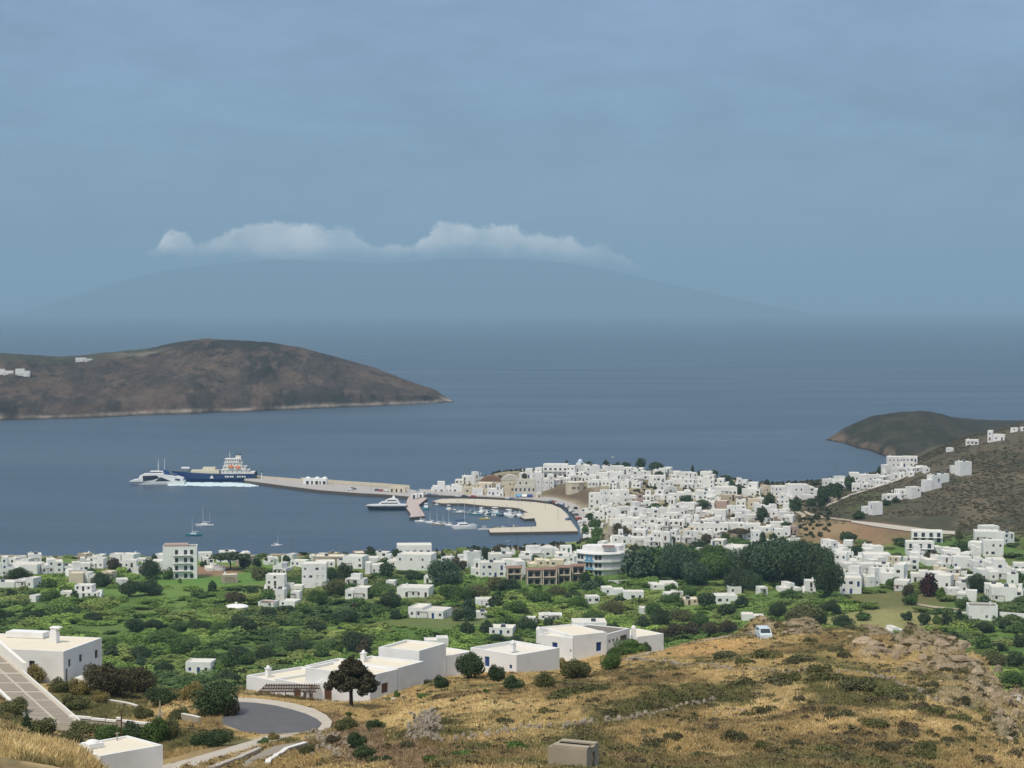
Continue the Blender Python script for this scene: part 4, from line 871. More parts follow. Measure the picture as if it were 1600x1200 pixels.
# earth-roofed hangar humps behind the front
for (a, b, vt, vb_, nm, lab, mm) in [(750, 785, 744.5, 756, 'clay_roof_house', 'low house with a broad brown clay roof behind the quay', (.22, .13, .08)), (783, 812, 743, 755, 'vaulted_store', 'pale vaulted store between the harbour houses', (.55, .52, .45))]:
    r, y = special(nm, lab, 'house', (a + b) / 2, vb_ + 2, 1250, 0, 5); k = y / F; w = (b - a) * k; mb = MB(); mb.box(-w/2, w/2, -4, 4, -2, 2.5); mb.build('wall', CREAM, r)
    mb = MB(); n = 10; h_ = (vb_ - vt) * k - 1.2; vs = []
    for j in range(n + 1):
        t_ = j / n; xx = -w / 2 - .2 + (w + .4) * t_; zz = 2.5 + h_ * math.sin(math.pi * t_) ** .8; vs += [(xx, -4.2, zz), (xx, 4.2, zz)]
    k0 = len(vs); vs += [(-w/2 - .2, -4.2, 2.5), (w/2 + .2, -4.2, 2.5), (-w/2 - .2, 4.2, 2.5), (w/2 + .2, 4.2, 2.5)]
    mb.add(vs, [(2*j, 2*j+2, 2*j+3, 2*j+1) for j in range(n)] + [tuple([k0, k0+1] + [2*j for j in range(n, -1, -1)])]); mb.build('roof', mat(nm + '_m', mm, .9, .15, .8), r)
# curved blue-balconied hotel
r, y = special('hotel', 'curved white hotel with sky-blue balcony panels beside the eucalyptus grove', 'hotel', 940, 900, 600, -0.02, 9)
k = y / F; arc = [(-38, 0), (-26, -5), (-12, -8), (2, -9), (16, -8), (30, -5), (38, 0)]; arc = [(a * k, b_ * .8) for a, b_ in arc]; H4 = 38 * k; nst = 3; Hs = H4 / (nst + .15)
mb = MB(); mb.prism(arc + [(38 * k, 8), (-38 * k, 8)], -3, H4 - .9); mb.build('wall', WHITE, r)
for s_ in range(1, nst + 1):
    mb = MB(); zz = s_ * Hs - .9
    o2 = [(p[0] * 1.01, p[1] - 1.3) for p in arc]; mb.prism(o2 + arc[::-1], zz, zz + .16); mb.build('balcony_slab', WHITE, r)
for s_ in range(nst):
    zz = s_ * Hs
    for i in range(len(arc) - 1):
        (xa, ya), (xb, yb) = arc[i], arc[i + 1]; L_ = math.hypot(xb - xa, yb - ya); an = math.atan2(yb - ya, xb - xa)
        for q in (.3, .72):
            link('window', window_mesh(1.3, 1.9, 'sky' if (i * 3 + s_) % 5 == 0 else 'dark', 'shutter' if (i * 3 + s_) % 5 == 0 else 'window'), r, (xa + (xb - xa) * q - .6, ya + (yb - ya) * q - .01, zz + .1), an)
        if s_ > 0:
            mb = MB(); hb = .8; c = 'sky' if (i == 1 and s_ != 0) else None
            P_ = [(xa * 1.01, ya - 1.3), (xb * 1.01, yb - 1.3), (xb * 1.01, yb - 1.2), (xa * 1.01, ya - 1.2)]; mb.prism(P_, zz - .9 + .16, zz - .9 + .16 + hb); mb.build('balcony_railing', FRAMES['sky'] if c else WHITE, r)
mb = MB(); mb.prism([(p[0] * .86 + 1, p[1] * .5 + 2) for p in arc] + [(30 * k, 8), (-20 * k, 8)], H4 - .9, H4 + 1.6); mb.build('roof_storey', WHITE, r)
mb = MB(); mb.box(2 * k, 22 * k, -3.8, 2, H4 + 1.6, H4 + 1.8); mb.build('roof', TILE, r)
# barrel-fronted white house by the beach
r, y = special('vaulted_house', 'white beach house with a rounded gable and tall dark windows', 'house', 857, 869, 600, -.05, 4)
k = y / F; w = 26 * k; h = 12 * k; mb = MB(); mb.box(-w/2, w/2, -4, 4, -2, h); n = 10
vs = [(w / 2 * .85 * math.cos(math.pi * j / n), -4.05, h + 5.5 * k * math.sin(math.pi * j / n)) for j in range(n + 1)]; vs2 = [(p[0], -3.5, p[2]) for p in vs]
mb.add(vs + vs2, [tuple(range(n + 1)), tuple(range(2 * n + 1, n, -1))] + [(j, j + 1, n + 2 + j, n + 1 + j) for j in range(n)]); mb.build('wall', WHITE, r)
for i in range(4): mb = MB(); xx = (-.3 + .2 * i) * w; mb.box(xx - .4, xx + .4, -4.1, -4.0, 1.2, 3.4); mb.build('window', FRAMES['dark'], r)
mb = MB(); mb.box(-w/2 + .2, w/2 - .2, -3.4, 3.8, h, h + .1); mb.build('roof', ROOFM, r)
# unfinished terrace of pinkish twin units
def unit(u, vb, w_px, h_px, lab):
    r, y = special('terrace_unit', lab, 'house', u, vb, 600, 0.06, 4, 'units of the unfinished terrace'); k = y / F; w = w_px * k; h = h_px * k
    wall = MB(); roof = MR(); o = {'f': []}
    for s_ in range(2):
        for c in (.1, .56): o['f'].append((snap(c * w), snap(c * w) + snap(w * .3), s_ * h / 2 + .2, s_ * h / 2 + h * .34, 'brown', 'void', 'window'))
    block(r, (-w/2, w/2, -3.5, 4, -2, h), wall, roof, o, depth=.6); wall.build('wall', mat('grey_pink_block', (.36, .29, .25), .9, .15, 1, .2), r); roof.build('roof', mat('mossy_roof', (.22, .19, .10), .9, .2, 1), r)
    mb = MB(); mb.add([(-w/2 - .3, -4.6, h * .98), (w/2 + .3, -4.6, h * .98), (w/2 + .3, -2.6, h * 1.12), (-w/2 - .3, -2.6, h * 1.12), (-w/2 - .3, -2.6, h * .98), (w/2 + .3, -2.6, h * .98)], [(0, 1, 2, 3), (3, 2, 5, 4), (0, 3, 4), (1, 5, 2), (0, 4, 5, 1)]); mb.build('tiled_eave', TILE if w_px > 0 else TILE, r)
    for xx in (-w/2 + .2, w/2 - .2): mb = MB(); mb.box(xx - .2, xx + .2, -4.5, -4.1, -2, h * .97); mb.build('pillar', CREAM, r)
    mb = MB(); mb.box(-w/2, w/2, -4.7, -3.5, h / 2 - .1, h / 2 + .08); mb.build('balcony_slab', CREAM, r)
for i, (u, vb, w_, h_) in enumerate([(803, 907, 23, 20), (834, 914, 23, 24), (858, 914, 22, 25), (881, 911, 20, 25), (903, 908, 20, 24)]):
    unit(u, vb, w_, h_, ['pinkish terrace unit standing apart at the end nearest the beach houses', 'pinkish two-storey terrace unit with a pale forecourt below', 'middle unit of the pinkish terrace row', 'pinkish terrace unit half hidden by a bush', 'last pinkish terrace unit beside the curved hotel'][i])
# white dome tent in the reeds
r, y = special('dome_hut', 'white dome-roofed hut standing alone in the green reeds', 'hut', 368, 951, 500, 0, 2); k = y / F
mb = MB(); mb.tube((0, 0, -1), (0, 0, 2.2 * k), 19 * k, 19 * k, 20); mb.build('wall', WHITE, r); mb = MB(); mb.dome((0, 0, 2.2 * k), 19.6 * k, 3.5 * k, 20, 4); mb.build('roof', WHITE, r, True); mb = MB(); mb.box(-.4, .4, -.4, .4, 5.4 * k, 9.0 * k); mb.build('chimney', WHITE, r)
# buildings on the far headland
for (a, b_, c, d_, lab) in [(-14, 20, 577, 586, 'long white house on the far headland at the edge of the water view'), (23, 45, 576, 587, 'second white house beside the long one on the far headland'), (117, 143, 559, 564.5, 'small white house high on the far headland saddle')]:
    PU = HL[0] / HL[1] * F + 800; PV = HZ + F * (CAMZ - HL[2]) / HL[1]; q_ = np.argmin((PU[1:100] - (a + b_) / 2) ** 2 + (PV[1:100] - d_) ** 2 * 4); q_ = np.unravel_index(q_, PU[1:100].shape); x, Y, z = HL[0][1:][q_], HL[1][1:][q_], HL[2][1:][q_]; x, Y, z = float(x), float(Y), float(z); w = (b_ - a) / F * Y; h = (d_ - c) / F * Y
    # rest it on the headland
    r = thing('headland_house', lab, 'house', (x, Y + 4, z), .05, 'white houses on the far headland'); wall = MB(); roof = MR(); rng = random.Random(a + 50)
    bb = (-w/2, w * .1, -4, 4, -8, h); block(r, bb, wall, roof, auto_ops(rng, bb, None, 1, 'dark', .8)); bb = (w * .1 + .003, w/2, -4.5, 3, -8, h * .7); block(r, bb, wall, roof, auto_ops(rng, bb, None, 1, 'dark', .8)); wall.build('wall', WHITE, r); roof.build('roof', ROOFM, r)
    HEAD_H = r
# ================================================================ FOREGROUND VILLAS, RAMP, ROAD, WALLS
def drape(name, A, B, n, off, m, kind='structure', label=None, across=4, ymin=95.0):
    """a strip on the ground between two edges given as photo points"""
    def samp(P, t):
        k = t * (len(P) - 1); i = min(int(k), len(P) - 2); a = k - i
        return (P[i][0] * (1 - a) + P[i+1][0] * a, P[i][1] * (1 - a) + P[i+1][1] * a)
    vs = []
    for i in range(n + 1):
        a = samp(A, i / n); b = samp(B, i / n); pa = hit(*a, ymin); pb = hit(*b, ymin)
        for j in range(across + 1):
            k = j / across; x = pa[0] * (1 - k) + pb[0] * k; y = pa[1] * (1 - k) + pb[1] * k; vs.append((x, y, ground_z(x, y) + off))
    q = grid_quads(n + 1, across + 1); o = link(name, np_mesh(name, np.array(vs), q, m)); tag(o, label, kind=kind); return o
ASPH = mat('asphalt', (0.115, 0.115, 0.12), 0.9, 0.12, 0.5, 0.15, stain=(0.15, 0.15, 0.15))
KERB = mat('pale_concrete', (0.50, 0.45, 0.37), 0.9, 0.14, 1.0, 0.3, stain=(0.40, 0.35, 0.28))
SLAB = mat('slab_stone', (0.30, 0.26, 0.205), 0.9, 0.16, 1.2, 0.4)
RUBBLE = mat('rubble_stone', (0.30, 0.26, 0.21), 0.95, 0.3, 1.6, 0.7)
def plane_poly(name, px, z, m, label, kind='structure'):
    mb = MB(); P = [on_plane(u, v, z) for u, v in px]; mb.prism([(p[0], p[1]) for p in P], z - 1.2, z); return tag(mb.build(name, m), label, kind=kind)
outer = [(345,1091),(365,1090),(400,1091),(430,1094),(460,1099),(490,1107),(510,1117),(519,1127),(516,1136),(505,1142),(480,1148),(455,1151),(430,1153),(400,1152),(370,1151),(345,1151)]
inner = [(345,1097),(365,1096),(400,1098),(430,1102),(455,1108),(478,1115),(495,1123),(503,1130),(499,1136),(485,1141),(465,1144),(440,1146),(410,1147),(370,1148),(345,1148)]
plane_poly('pavement', outer, 80.32, KERB, 'pale concrete verge curling round the asphalt bend')
plane_poly('road', inner, 80.345, ASPH, 'dark asphalt hairpin bend below the villa')
plane_poly('track', [(236,1208),(262,1196),(300,1187),(345,1174),(385,1162),(420,1151),(455,1152),(440,1157),(412,1170),(380,1184),(350,1197),(335,1208)], 80.2, KERB, 'x') if False else None
drape('path', [(225,1210),(262,1196),(300,1187),(345,1174),(385,1162),(420,1151)], [(322,1212),(352,1197),(380,1185),(400,1175),(425,1162),(462,1150)], 24, 0.16, KERB, label='concrete path dropping to the asphalt bend')
drape('path', [(395,1206),(420,1196),(432,1185),(455,1172),(478,1166)], [(372,1200),(392,1186),(408,1178),(430,1168),(470,1162)], 12, 0.14, SLAB, label='narrow lower footpath below the asphalt bend')

def wall_run(name, pts, th, h, m, label, cat='wall', cope=None, below=1.5, seg=None, group=None):
    """a wall along photo points, following the ground"""
    P = [hit(*p) for p in pts]; root = thing(name, label, cat, P[0], 0, group); ox, oy, oz = P[0]; mb = MB(); cb = MB()
    Q = []
    for i in range(len(P) - 1):
        n = max(1, int(math.dist(P[i][:2], P[i+1][:2]) / 2.0))
        for k in range(n): Q.append((P[i][0] + (P[i+1][0] - P[i][0]) * k / n, P[i][1] + (P[i+1][1] - P[i][1]) * k / n))
    Q.append(P[-1][:2]); G = [ground_z(*q) for q in Q]
    for i in range(len(Q) - 1):
        a, b = Vector(Q[i]), Vector(Q[i+1]); nrm = Vector((-(b - a).y, (b - a).x)).normalized() * th / 2
        c = [a - nrm, b - nrm, b + nrm, a + nrm]; ga, gb = G[i] - oz, G[i+1] - oz
        c = [(q.x - ox, q.y - oy) for q in c]
        for B_, lo, hi, e in ((mb, -below, h, 1.0), (cb, h + .002, h + .09, 1.15)):
            if B_ is cb and cope is None: continue
            zs = [ga, gb, gb, ga]; mid = ((c[0][0] + c[3][0]) / 2, (c[0][1] + c[3][1]) / 2)
            B_.add([(c[j][0], c[j][1], zs[j] + lo) for j in range(4)] + [(c[j][0], c[j][1], zs[j] + hi) for j in range(4)], [(0, 3, 2, 1), (4, 5, 6, 7), (0, 1, 5, 4), (1, 2, 6, 5), (2, 3, 7, 6), (3, 0, 4, 7)])
    mb.build('masonry', m, root)
    if cope is not None: cb.build('coping', cope, root)
    return root
wall_run('retaining_wall', [(330,1206),(352,1198),(380,1186),(404,1175)], .5, .30, CONC, 'grey retaining wall along the near edge of the concrete path', cope=KERB, below=3)
wall_run('retaining_wall', [(418,1200),(432,1186),(448,1176),(478,1167)], .4, .35, RUBBLE, 'rubble retaining wall with pale coping under the asphalt bend', cope=COPE, below=3)
wall_run('garden_wall', [(285,1127),(300,1130),(312,1133)], .3, .8, CONC, 'short pale wall among the bushes beside the asphalt', cope=COPE)
wall_run('garden_wall', [(158,1096),(186,1100),(215,1107)], .3, .3, CONC, 'low concrete edging through the dry grass beside the villa', cope=COPE)
wall_run('crest_wall', [(980,1033),(1010,1026),(1050,1015),(1100,1004),(1140,997),(1182,993)], .5, .35, CONC, 'low grey wall climbing the crest towards the parked van')
wall_run('field_wall', [(930,1043),(970,1035),(1010,1034),(1050,1037),(1078,1042)], .5, .4, RUBBLE, 'grey field wall bending below the blue-shuttered villa')
for pts, lab in (([(1490,962),(1510,963)], 'stub of white wall beside the white cube house'), ([(1562,965),(1600,967),(1650,969)], 'long white field wall running from the white cube house'), ([(760+760/4,914),(760+900/4,912)], 'white wall along the road between the eucalyptus grove and orchard')):
    P = [hit(*p, 500) for p in pts]; r = thing('field_wall', lab, 'wall', P[0]); mb = MB(); a = Vector(P[0]); b = Vector(P[-1]) - a; nn = Vector((-b.y, b.x, 0)).normalized() * .2
    mb.prism([(-nn.x, -nn.y), (b.x - nn.x, b.y - nn.y), (b.x + nn.x, b.y + nn.y), (nn.x, nn.y)], -1, max(0, b.z) + 1.6); mb.build('masonry', WHITE, r)
# hillside roads and tracks beyond
drape('road', [(1330,814),(1370,818),(1420,824),(1460,829),(1492,831)], [(1330,817),(1370,824),(1420,831),(1460,835),(1492,836)], 30, 0.35, KERB, label='pale road cut along the foot of the brown hill')
drape('track', [(1255,800),(1262,805),(1285,810),(1330,815)], [(1258,799),(1268,803),(1290,808),(1330,813)], 20, .3, mat('dust', (.42, .35, .25), .95, .15, .5), label='dusty track leading to the hill road')
drape('track', [(1240,800),(1252,806),(1250,815)], [(1246,798),(1260,805),(1255,816)], 8, .3, mat('dust', (.42, .35, .25)), label='short dusty spur of the track')
drape('track', [(1290,790),(1330,772),(1400,750),(1446,728)], [(1292,792),(1332,774),(1402,752),(1450,730)], 30, .3, KERB, label='white-edged lane climbing under the clifftop houses')
drape('lane', [(1420,942),(1460,948),(1500,952)], [(1420,944),(1460,951),(1500,955)], 14, .3, mat('dust', (.42, .35, .25)), label='dirt lane through the fields below the suburb')
drape('path', [(1560,1082),(1590,1088),(1612,1096),(1650,1104)], [(1560,1088),(1584,1106),(1606,1122),(1650,1130)], 14, .35, KERB, label='pale road below the rocky spur', ymin=272.0)

# ramp with paving slabs
root = thing('paved_ramp', 'steep paved ramp of stone slabs with a pale kerb running down to the stepped wall', 'ramp', pt(32, 1050, 244)); root['kind'] = 'structure'; del root['category']
O = Vector(root.location)
def rampP(v, a):
    """a=0 right edge, 1 left edge"""
    Y = float(np.interp(v, [960, 1000, 1050, 1121, 1135], [270, 258, 244, 222, 217])); u = 32 + (v - 1050) * 80 / 70
    x, y, z = pt(u, v, Y); return Vector((x - 4.7 * a, y, z)) - O
rows = [965, 984, 1002, 1020, 1036, 1052, 1067, 1081, 1094, 1105, 1114, 1121, 1129]
mb = MB()
for i in range(len(rows) - 1):
    a, b, c, d = rampP(rows[i], -.02), rampP(rows[i], 1.0), rampP(rows[i+1], 1.0), rampP(rows[i+1], -.02)
    mb.add([tuple(q) for q in (a, b, c, d)] + [(q.x, q.y, q.z - 7) for q in (a, b, c, d)], [(0, 1, 2, 3), (1, 5, 6, 2), (0, 3, 7, 4), (3, 2, 6, 7), (0, 4, 5, 1)])
mb.build('base', KERB, root)
for i in range(len(rows) - 1):
    for (a0, a1) in ((.06, .42), (.50, .95)):
        va, vb = rows[i] + .07 * (rows[i+1] - rows[i]), rows[i+1] - .07 * (rows[i+1] - rows[i])
        q = [rampP(va, a0), rampP(va, a1), rampP(vb, a1), rampP(vb, a0)]; up = random.uniform(.02, .06); mb = MB()
        mb.add([(p.x, p.y, p.z + .001) for p in q] + [(p.x, p.y, p.z + up) for p in q], [(4, 5, 6, 7), (0, 1, 5, 4), (1, 2, 6, 5), (2, 3, 7, 6), (3, 0, 4, 7)]); mb.build('slab', SLAB, root)
mb = MB()
for i in range(len(rows) - 1):
    hgt = 1.25 if rows[i] < 1045 else .28
    a, b, c, d = rampP(rows[i], -.13 if hgt > 1 else -.06), rampP(rows[i], -.021), rampP(rows[i+1], -.021), rampP(rows[i+1], -.13 if hgt > 1 else -.06)
    mb.add([(p.x, p.y, p.z - 1) for p in (a, b, c, d)] + [(p.x, p.y, p.z + hgt) for p in (a, b, c, d)], [(4, 5, 6, 7), (0, 1, 5, 4), (1, 2, 6, 5), (2, 3, 7, 6), (3, 0, 4, 7)])
mb.build('parapet', COPE, root)
mb = MB()
for i in range(5, len(rows) - 1):
    a, b, c, d = rampP(rows[i], 1.001), rampP(rows[i], 1.08), rampP(rows[i+1], 1.08), rampP(rows[i+1], 1.001)
    mb.add([(p.x, p.y, p.z - 1) for p in (a, b, c, d)] + [(p.x, p.y, p.z + .12) for p in (a, b, c, d)], [(4, 5, 6, 7), (0, 1, 5, 4), (1, 2, 6, 5), (2, 3, 7, 6), (3, 0, 4, 7)])
mb.build('kerb', COPE, root)

# stepped wall with white copings
segs = [(108,143,1120),(143,165,1123.5),(166,182,1125.5),(182,189,1122),(190,209,1126.5),(209,230,1129),(230,250,1130.5),(252,262,1131),(263,271,1130.5),(273,284,1132),(285,292,1133),(291,312,1136),(312,331,1138),(331,346,1139)]
r0 = pt(108, 1121, 222); root = thing('stepped_wall', 'long wall stepping down with white copings from the ramp towards the road', 'wall', r0); O = Vector(r0); mb = MB()
for i, (a, b, v) in enumerate(segs):
    Ya, Yb = 222 - (a - 108) / 237 * 7, 222 - (b - 108) / 237 * 7; pa, pb = Vector(pt(a, v, Ya)) - O, Vector(pt(b, v, Yb)) - O; z = (pa.z + pb.z) / 2 - .14
    P_ = [(pa.x, pa.y - .15), (pb.x, pb.y - .15), (pb.x, pb.y + .15), (pa.x, pa.y + .15)]; mb.prism(P_, z - 3.2, z)
    c = MB(); P2 = [(pa.x, pa.y - .24), (pb.x - .03, pb.y - .24), (pb.x - .03, pb.y + .24), (pa.x, pa.y + .24)]; c.prism(P2, z + .003, z + .22); c.build('coping', COPE, root)
mb.build('masonry', mat('wall_render_tan', (.40, .345, .265), .92, .16, 1.2, .4), root)

# villas made of wings: each wing is given by the two ends of its front top edge
def wing(root, uL, vT, YL, uR, YR, zb, d, ops=None, wallm=WHITE_N, roofm=None, parapet=.32, chim=None, right=None, zt=None):
    A = Vector(pt(uL, vT, YL)); zt = A.z if zt is None else zt; B_ = Vector((tanx(uR, vT) * YR, YR)); L_ = (B_ - A.to_2d()).length; an = math.atan2(B_.y - A.y, B_.x - A.x)
    ro = Vector(root.location); h = zt - zb; wall = MB(); roof = MR()
    o = {'f': [], 'r': right or []}
    for (u0, u1, v0, v1, st, kd, nm) in (ops or []):
        a0 = (u0 - uL) / (uR - uL) * L_; a1 = (u1 - uL) / (uR - uL) * L_; Ym = YL + (YR - YL) * (u0 + u1) / 2 / (uR) if False else (YL + YR) / 2
        h1 = CAMZ + slope(v0) * Ym - zb; h0 = CAMZ + slope(v1) * Ym - zb; a0 = max(a0, .1)
        a1 = a0 + snap(a1 - a0); h0 = max(h0, .02); h1 = h0 + snap(h1 - h0); o['f'].append((a0, a1, h0, min(h1, h - .45), st, kd, nm))
    # build geometry as one wall mesh; panes hang below it as sub-parts
    b = (0, L_, 0, d, -4.0, h)
    tmp = bpy.data.objects.new('wall', bpy.data.meshes.new('tmp')); COL.objects.link(tmp); tmp.parent = root; tmp.location = (A.x - ro.x, A.y - ro.y, zb - ro.z); tmp.rotation_euler.z = an
    block(tmp, b, wall, roof, o, parapet=parapet)
    tmp.data = wall.mesh('wall', wallm)
    if roof.v: roof.build('roof', roofm or ROOFC, tmp)
    if chim:
        for cx, cy in chim:
            mb = MB(); mb.box(cx - .28, cx + .28, cy - .28, cy + .28, h - .3, h + .75); mb.box(cx - .36, cx + .36, cy - .36, cy + .36, h + .75, h + .85); mb.dome((cx, cy, h + .85), .27, .35, 10, 3); mb.build('chimney', WHITE_N, tmp)
    return tmp
# villa A
x, y, z = pt(99, 1018, 265); zb = z - 4.2
root = thing('villa', 'large white villa with cream flat roof and hooded chimney behind the paved ramp', 'house', (x, y, zb), R(-14)); wall = MB(); roof = MR()
ops = {'f': [(24 - 4.9, 24 - 4.1, 1.9, 2.8, 'dark', 'window', 'window'), (24 - 14, 24 - 13.1, 1.9, 2.8, 'dark', 'window', 'window')], 'r': [(1.4, 2.1, 1.9, 2.9, 'dark', 'window', 'window'), (.6, 1.2, .1, 1.8, 'dark', 'shutter', 'door'), (4.6, 5.4, 2.0, 3.0, 'dark', 'window', 'window'), (9.3, 10.2, 1.7, 2.8, 'dark', 'window', 'window')]}
block(root, (-24, 0, 0, 11.5, -4, 4.2), wall, roof, ops, parapet=.10); wall.build('wall', WHITE_N, root); roof.build('roof', ROOFC, root)
mb = MB(); mb.box(-5.1, -4.1, 6.2, 7.2, 4.1, 5.6); mb.box(-5.0, -4.2, 6.3, 7.1, 5.6, 6.1); mb.box(-5.15, -3.6, 6.2, 7.2, 6.1, 6.3, .8); mb.build('chimney', WHITE_N, root)
mb = MB(); mb.box(-13, -7.5, 9.0, 11.3, 4.15, 4.9); mb.build('parapet_box', WHITE_N, root); mb = MB(); mb.box(1.2, 4.2, .5, 3.0, -1.5, .7); mb.build('terrace', WHITE_N, root)
# bottom house D
root = thing('small_house', 'small white flat-roofed house at the bottom edge behind the dry grass mound', 'house', (-33.1, 163.4, 85.2), R(44)); wall = MB(); roof = MR()
block(root, (0, 6.0, 0, 5.2, -4, 3.75), wall, roof, {'l': [(2, 2.8, 1.2, 2.2, 'dark', 'window', 'window')]}, parapet=.12); wall.build('wall', WHITE_N, root); roof.build('roof', ROOFC, root)
mb = MB(); mb.box(.9, 2.3, 3.0, 4.3, 3.66, 4.05); mb.dome((1.6, 3.65, 4.05), .6, .25, 12, 3); mb.build('skylight', WHITE_N, root)
mb = MB(); mb.tube((4.6, 4.6, 3.64), (4.6, 4.6, 4.3), .06); mb.box(4.4, 4.8, 4.55, 4.65, 4.2, 4.26); mb.build('vent_pipe', CONC, root)
# villa B
root = thing('villa', 'rambling flat-roofed white villa with a dark pergola above the asphalt bend', 'house', pt(560, 1090, 250))
zb = 76.9
wing(root, 385, 1055, 256, 430, 252, zb, 9, chim=[(1.6, 2.2)])
wing(root, 430, 1060, 252, 492, 246.5, zb, 10, [(459, 470, 1076, 1091, 'brown', 'shutter', 'door'), (474, 478, 1077, 1088, 'brown', 'window', 'window'), (483, 487, 1077, 1091, 'brown', 'shutter', 'door')])
wing(root, 476, 1040, 263, 545, 259, zb, 7)
wing(root, 492, 1066, 246.5, 578, 243.5, zb, 10, [(507, 519, 1078, 1096, 'brown', 'shutter', 'door')])
wing(root, 578, 1056, 243.5, 621, 248, zb - .3, 10, [(596, 606, 1067, 1083, 'brown', 'shutter', 'window')])
wing(root, 621.5, 1044, 248.1, 662, 253, zb, 8, [], chim=[(3.0, 7.2)])
wing(root, 655, 1017, 256, 697, 262, zb, 6, [(661, 664, 1063, 1068, 'dark', 'window', 'window')])
wing(root, 697.5, 1025, 262.2, 738, 266, zb, 5)
mb = MB(); O = Vector(root.location)
def bar(mb, a, b, r): mb.tube(Vector(a) - O, Vector(b) - O, r, n=4)
for u, v in ((428, 1094), (446, 1096), (408, 1086), (488, 1096)): p = pt(u, 1081, 243 + (430 - u) * .02); bar(mb, p, (p[0], p[1], p[2] - 3), .08)
mb.build('pergola_post', WOODM, root)
mb = MB()
for i in range(22):
    u = 405 + i * 4; a = Vector(pt(u, 1080, 243.5 - i * .05)); b_ = Vector((a.x + .4, a.y + 4.4, a.z + .05)); bar(mb, a, b_, .07)
for t_ in (.02, .5, .95): a = Vector(pt(403, 1080, 243.6)) + Vector((.4 * t_, 4.4 * t_, -.08)); b_ = Vector(pt(494, 1080, 242.4)) + Vector((.4 * t_, 4.4 * t_, -.08)); bar(mb, a, b_, .09)
mb.build('pergola_roof', WOODM, root)
mb = MB(); P_ = [Vector(pt(622, 1020, 258)), Vector(pt(654, 1020, 259.5))]; a, b_ = P_
q = [(a.x - O.x, a.y - O.y), (b_.x - O.x, b_.y - O.y), (b_.x - O.x + .5, b_.y - O.y + 3), (a.x - O.x + .5, a.y - O.y + 3)]; mb.prism(q, a.z - O.z, a.z - O.z + .12); mb.build('terrace_canopy', ROOFD, root)
for p in q:
    mb = MB(); mb.box(p[0] - .1, p[0] + .1, p[1] - .1, p[1] + .1, a.z - O.z - 3.2, a.z - O.z - .003); mb.build('pillar', WHITE_N, root)
# terrace walls, steps and a stair on villa B
O = Vector(root.location)
for (a, b_, hh, lab_) in (((600,1102,241.5),(640,1096,246),.9,'terrace_wall'),((655,1082,252),(690,1076,256),1.1,'terrace_wall')):
    p = Vector(pt(*a)) - O; q_ = Vector(pt(*b_)) - O; d_ = (q_ - p).to_2d().normalized(); n_ = Vector((-d_.y, d_.x)) * .15; mb = MB()
    mb.prism([(p.x - n_.x, p.y - n_.y), (q_.x - n_.x, q_.y - n_.y), (q_.x + n_.x, q_.y + n_.y), (p.x + n_.x, p.y + n_.y)], p.z - 2, p.z + hh * .6); mb.build(lab_, WHITE_N, root)
p = Vector(pt(648, 1086, 248.5)) - O
for i in range(7): mb = MB(); mb.box(p.x + i * .38, p.x + (i + 1) * .38 - .004, p.y + .2, p.y + 1.2, p.z - 2, p.z - .6 + i * .24); mb.build('stair_step', WHITE_N, root)
p = Vector(pt(645, 1030, 258.5)) - O; mb = MB(); mb.box(p.x - .5, p.x + .5, p.y - .5, p.y + .5, p.z - 2, p.z); mb.dome((p.x, p.y, p.z), .5, .5, 12, 4); mb.build('chimney', WHITE_N, root)
# right block of villa B: a house of its own behind the round tree
root = thing('villa', 'white flat-roofed house with one blue door behind the round dark tree', 'house', pt(770, 1045, 266))
wing(root, 735, 1011.5, 267, 807, 261, 75.5, 8, [(757.5, 765.5, 1027, 1043, 'blue', 'shutter', 'door'), (796, 800, 1034, 1040, 'blue', 'window', 'window')], parapet=.45, roofm=ROOFM, chim=[(4.9, 3.0)])
# villa C
root = thing('villa', 'broad white villa with tall blue shutters and a domed chimney on the ridge', 'house', pt(893, 1035, 288)); zb = 75.0
wing(root, 840, 991, 290, 895, 286.5, zb, 8, [(863, 871, 1003.5, 1017, 'blue', 'shutter', 'window'), (891, 893, 1012, 1016, 'dark', 'window', 'window')], parapet=.2)
wing(root, 895.3, 993, 286.6, 948, 289.5, zb, 9, [(931.5, 940, 1005, 1019, 'blue', 'shutter', 'window')], parapet=.2)
wing(root, 948.4, 991, 290.5, 984, 296, zb - .5, 7, [(951, 953.5, 996, 1001, 'dark', 'window', 'window'), (957, 959.5, 996, 1001, 'dark', 'window', 'window'), (963, 965.5, 996, 1001, 'dark', 'window', 'window'), (969, 980, 994, 1003, 'green', 'void', 'opening')], roofm=ROOFD, parapet=.1)
wing(root, 996, 995, 300, 1037, 303, 73.5, 6, [], roofm=ROOFC, parapet=.1)
O = Vector(root.location)
for (u, v, Y, hh) in ((841.5, 992, 291, 1.0), (990, 1000, 297, 2.2)):
    p = Vector(pt(u, v, Y)) - O; mb = MB(); mb.box(p.x - .35, p.x + .35, p.y - .35, p.y + .35, p.z - 1.5, p.z + hh * .8); mb.dome((p.x, p.y, p.z + hh * .8), .36, .4, 12, 4); mb.build('chimney', WHITE_N, root)
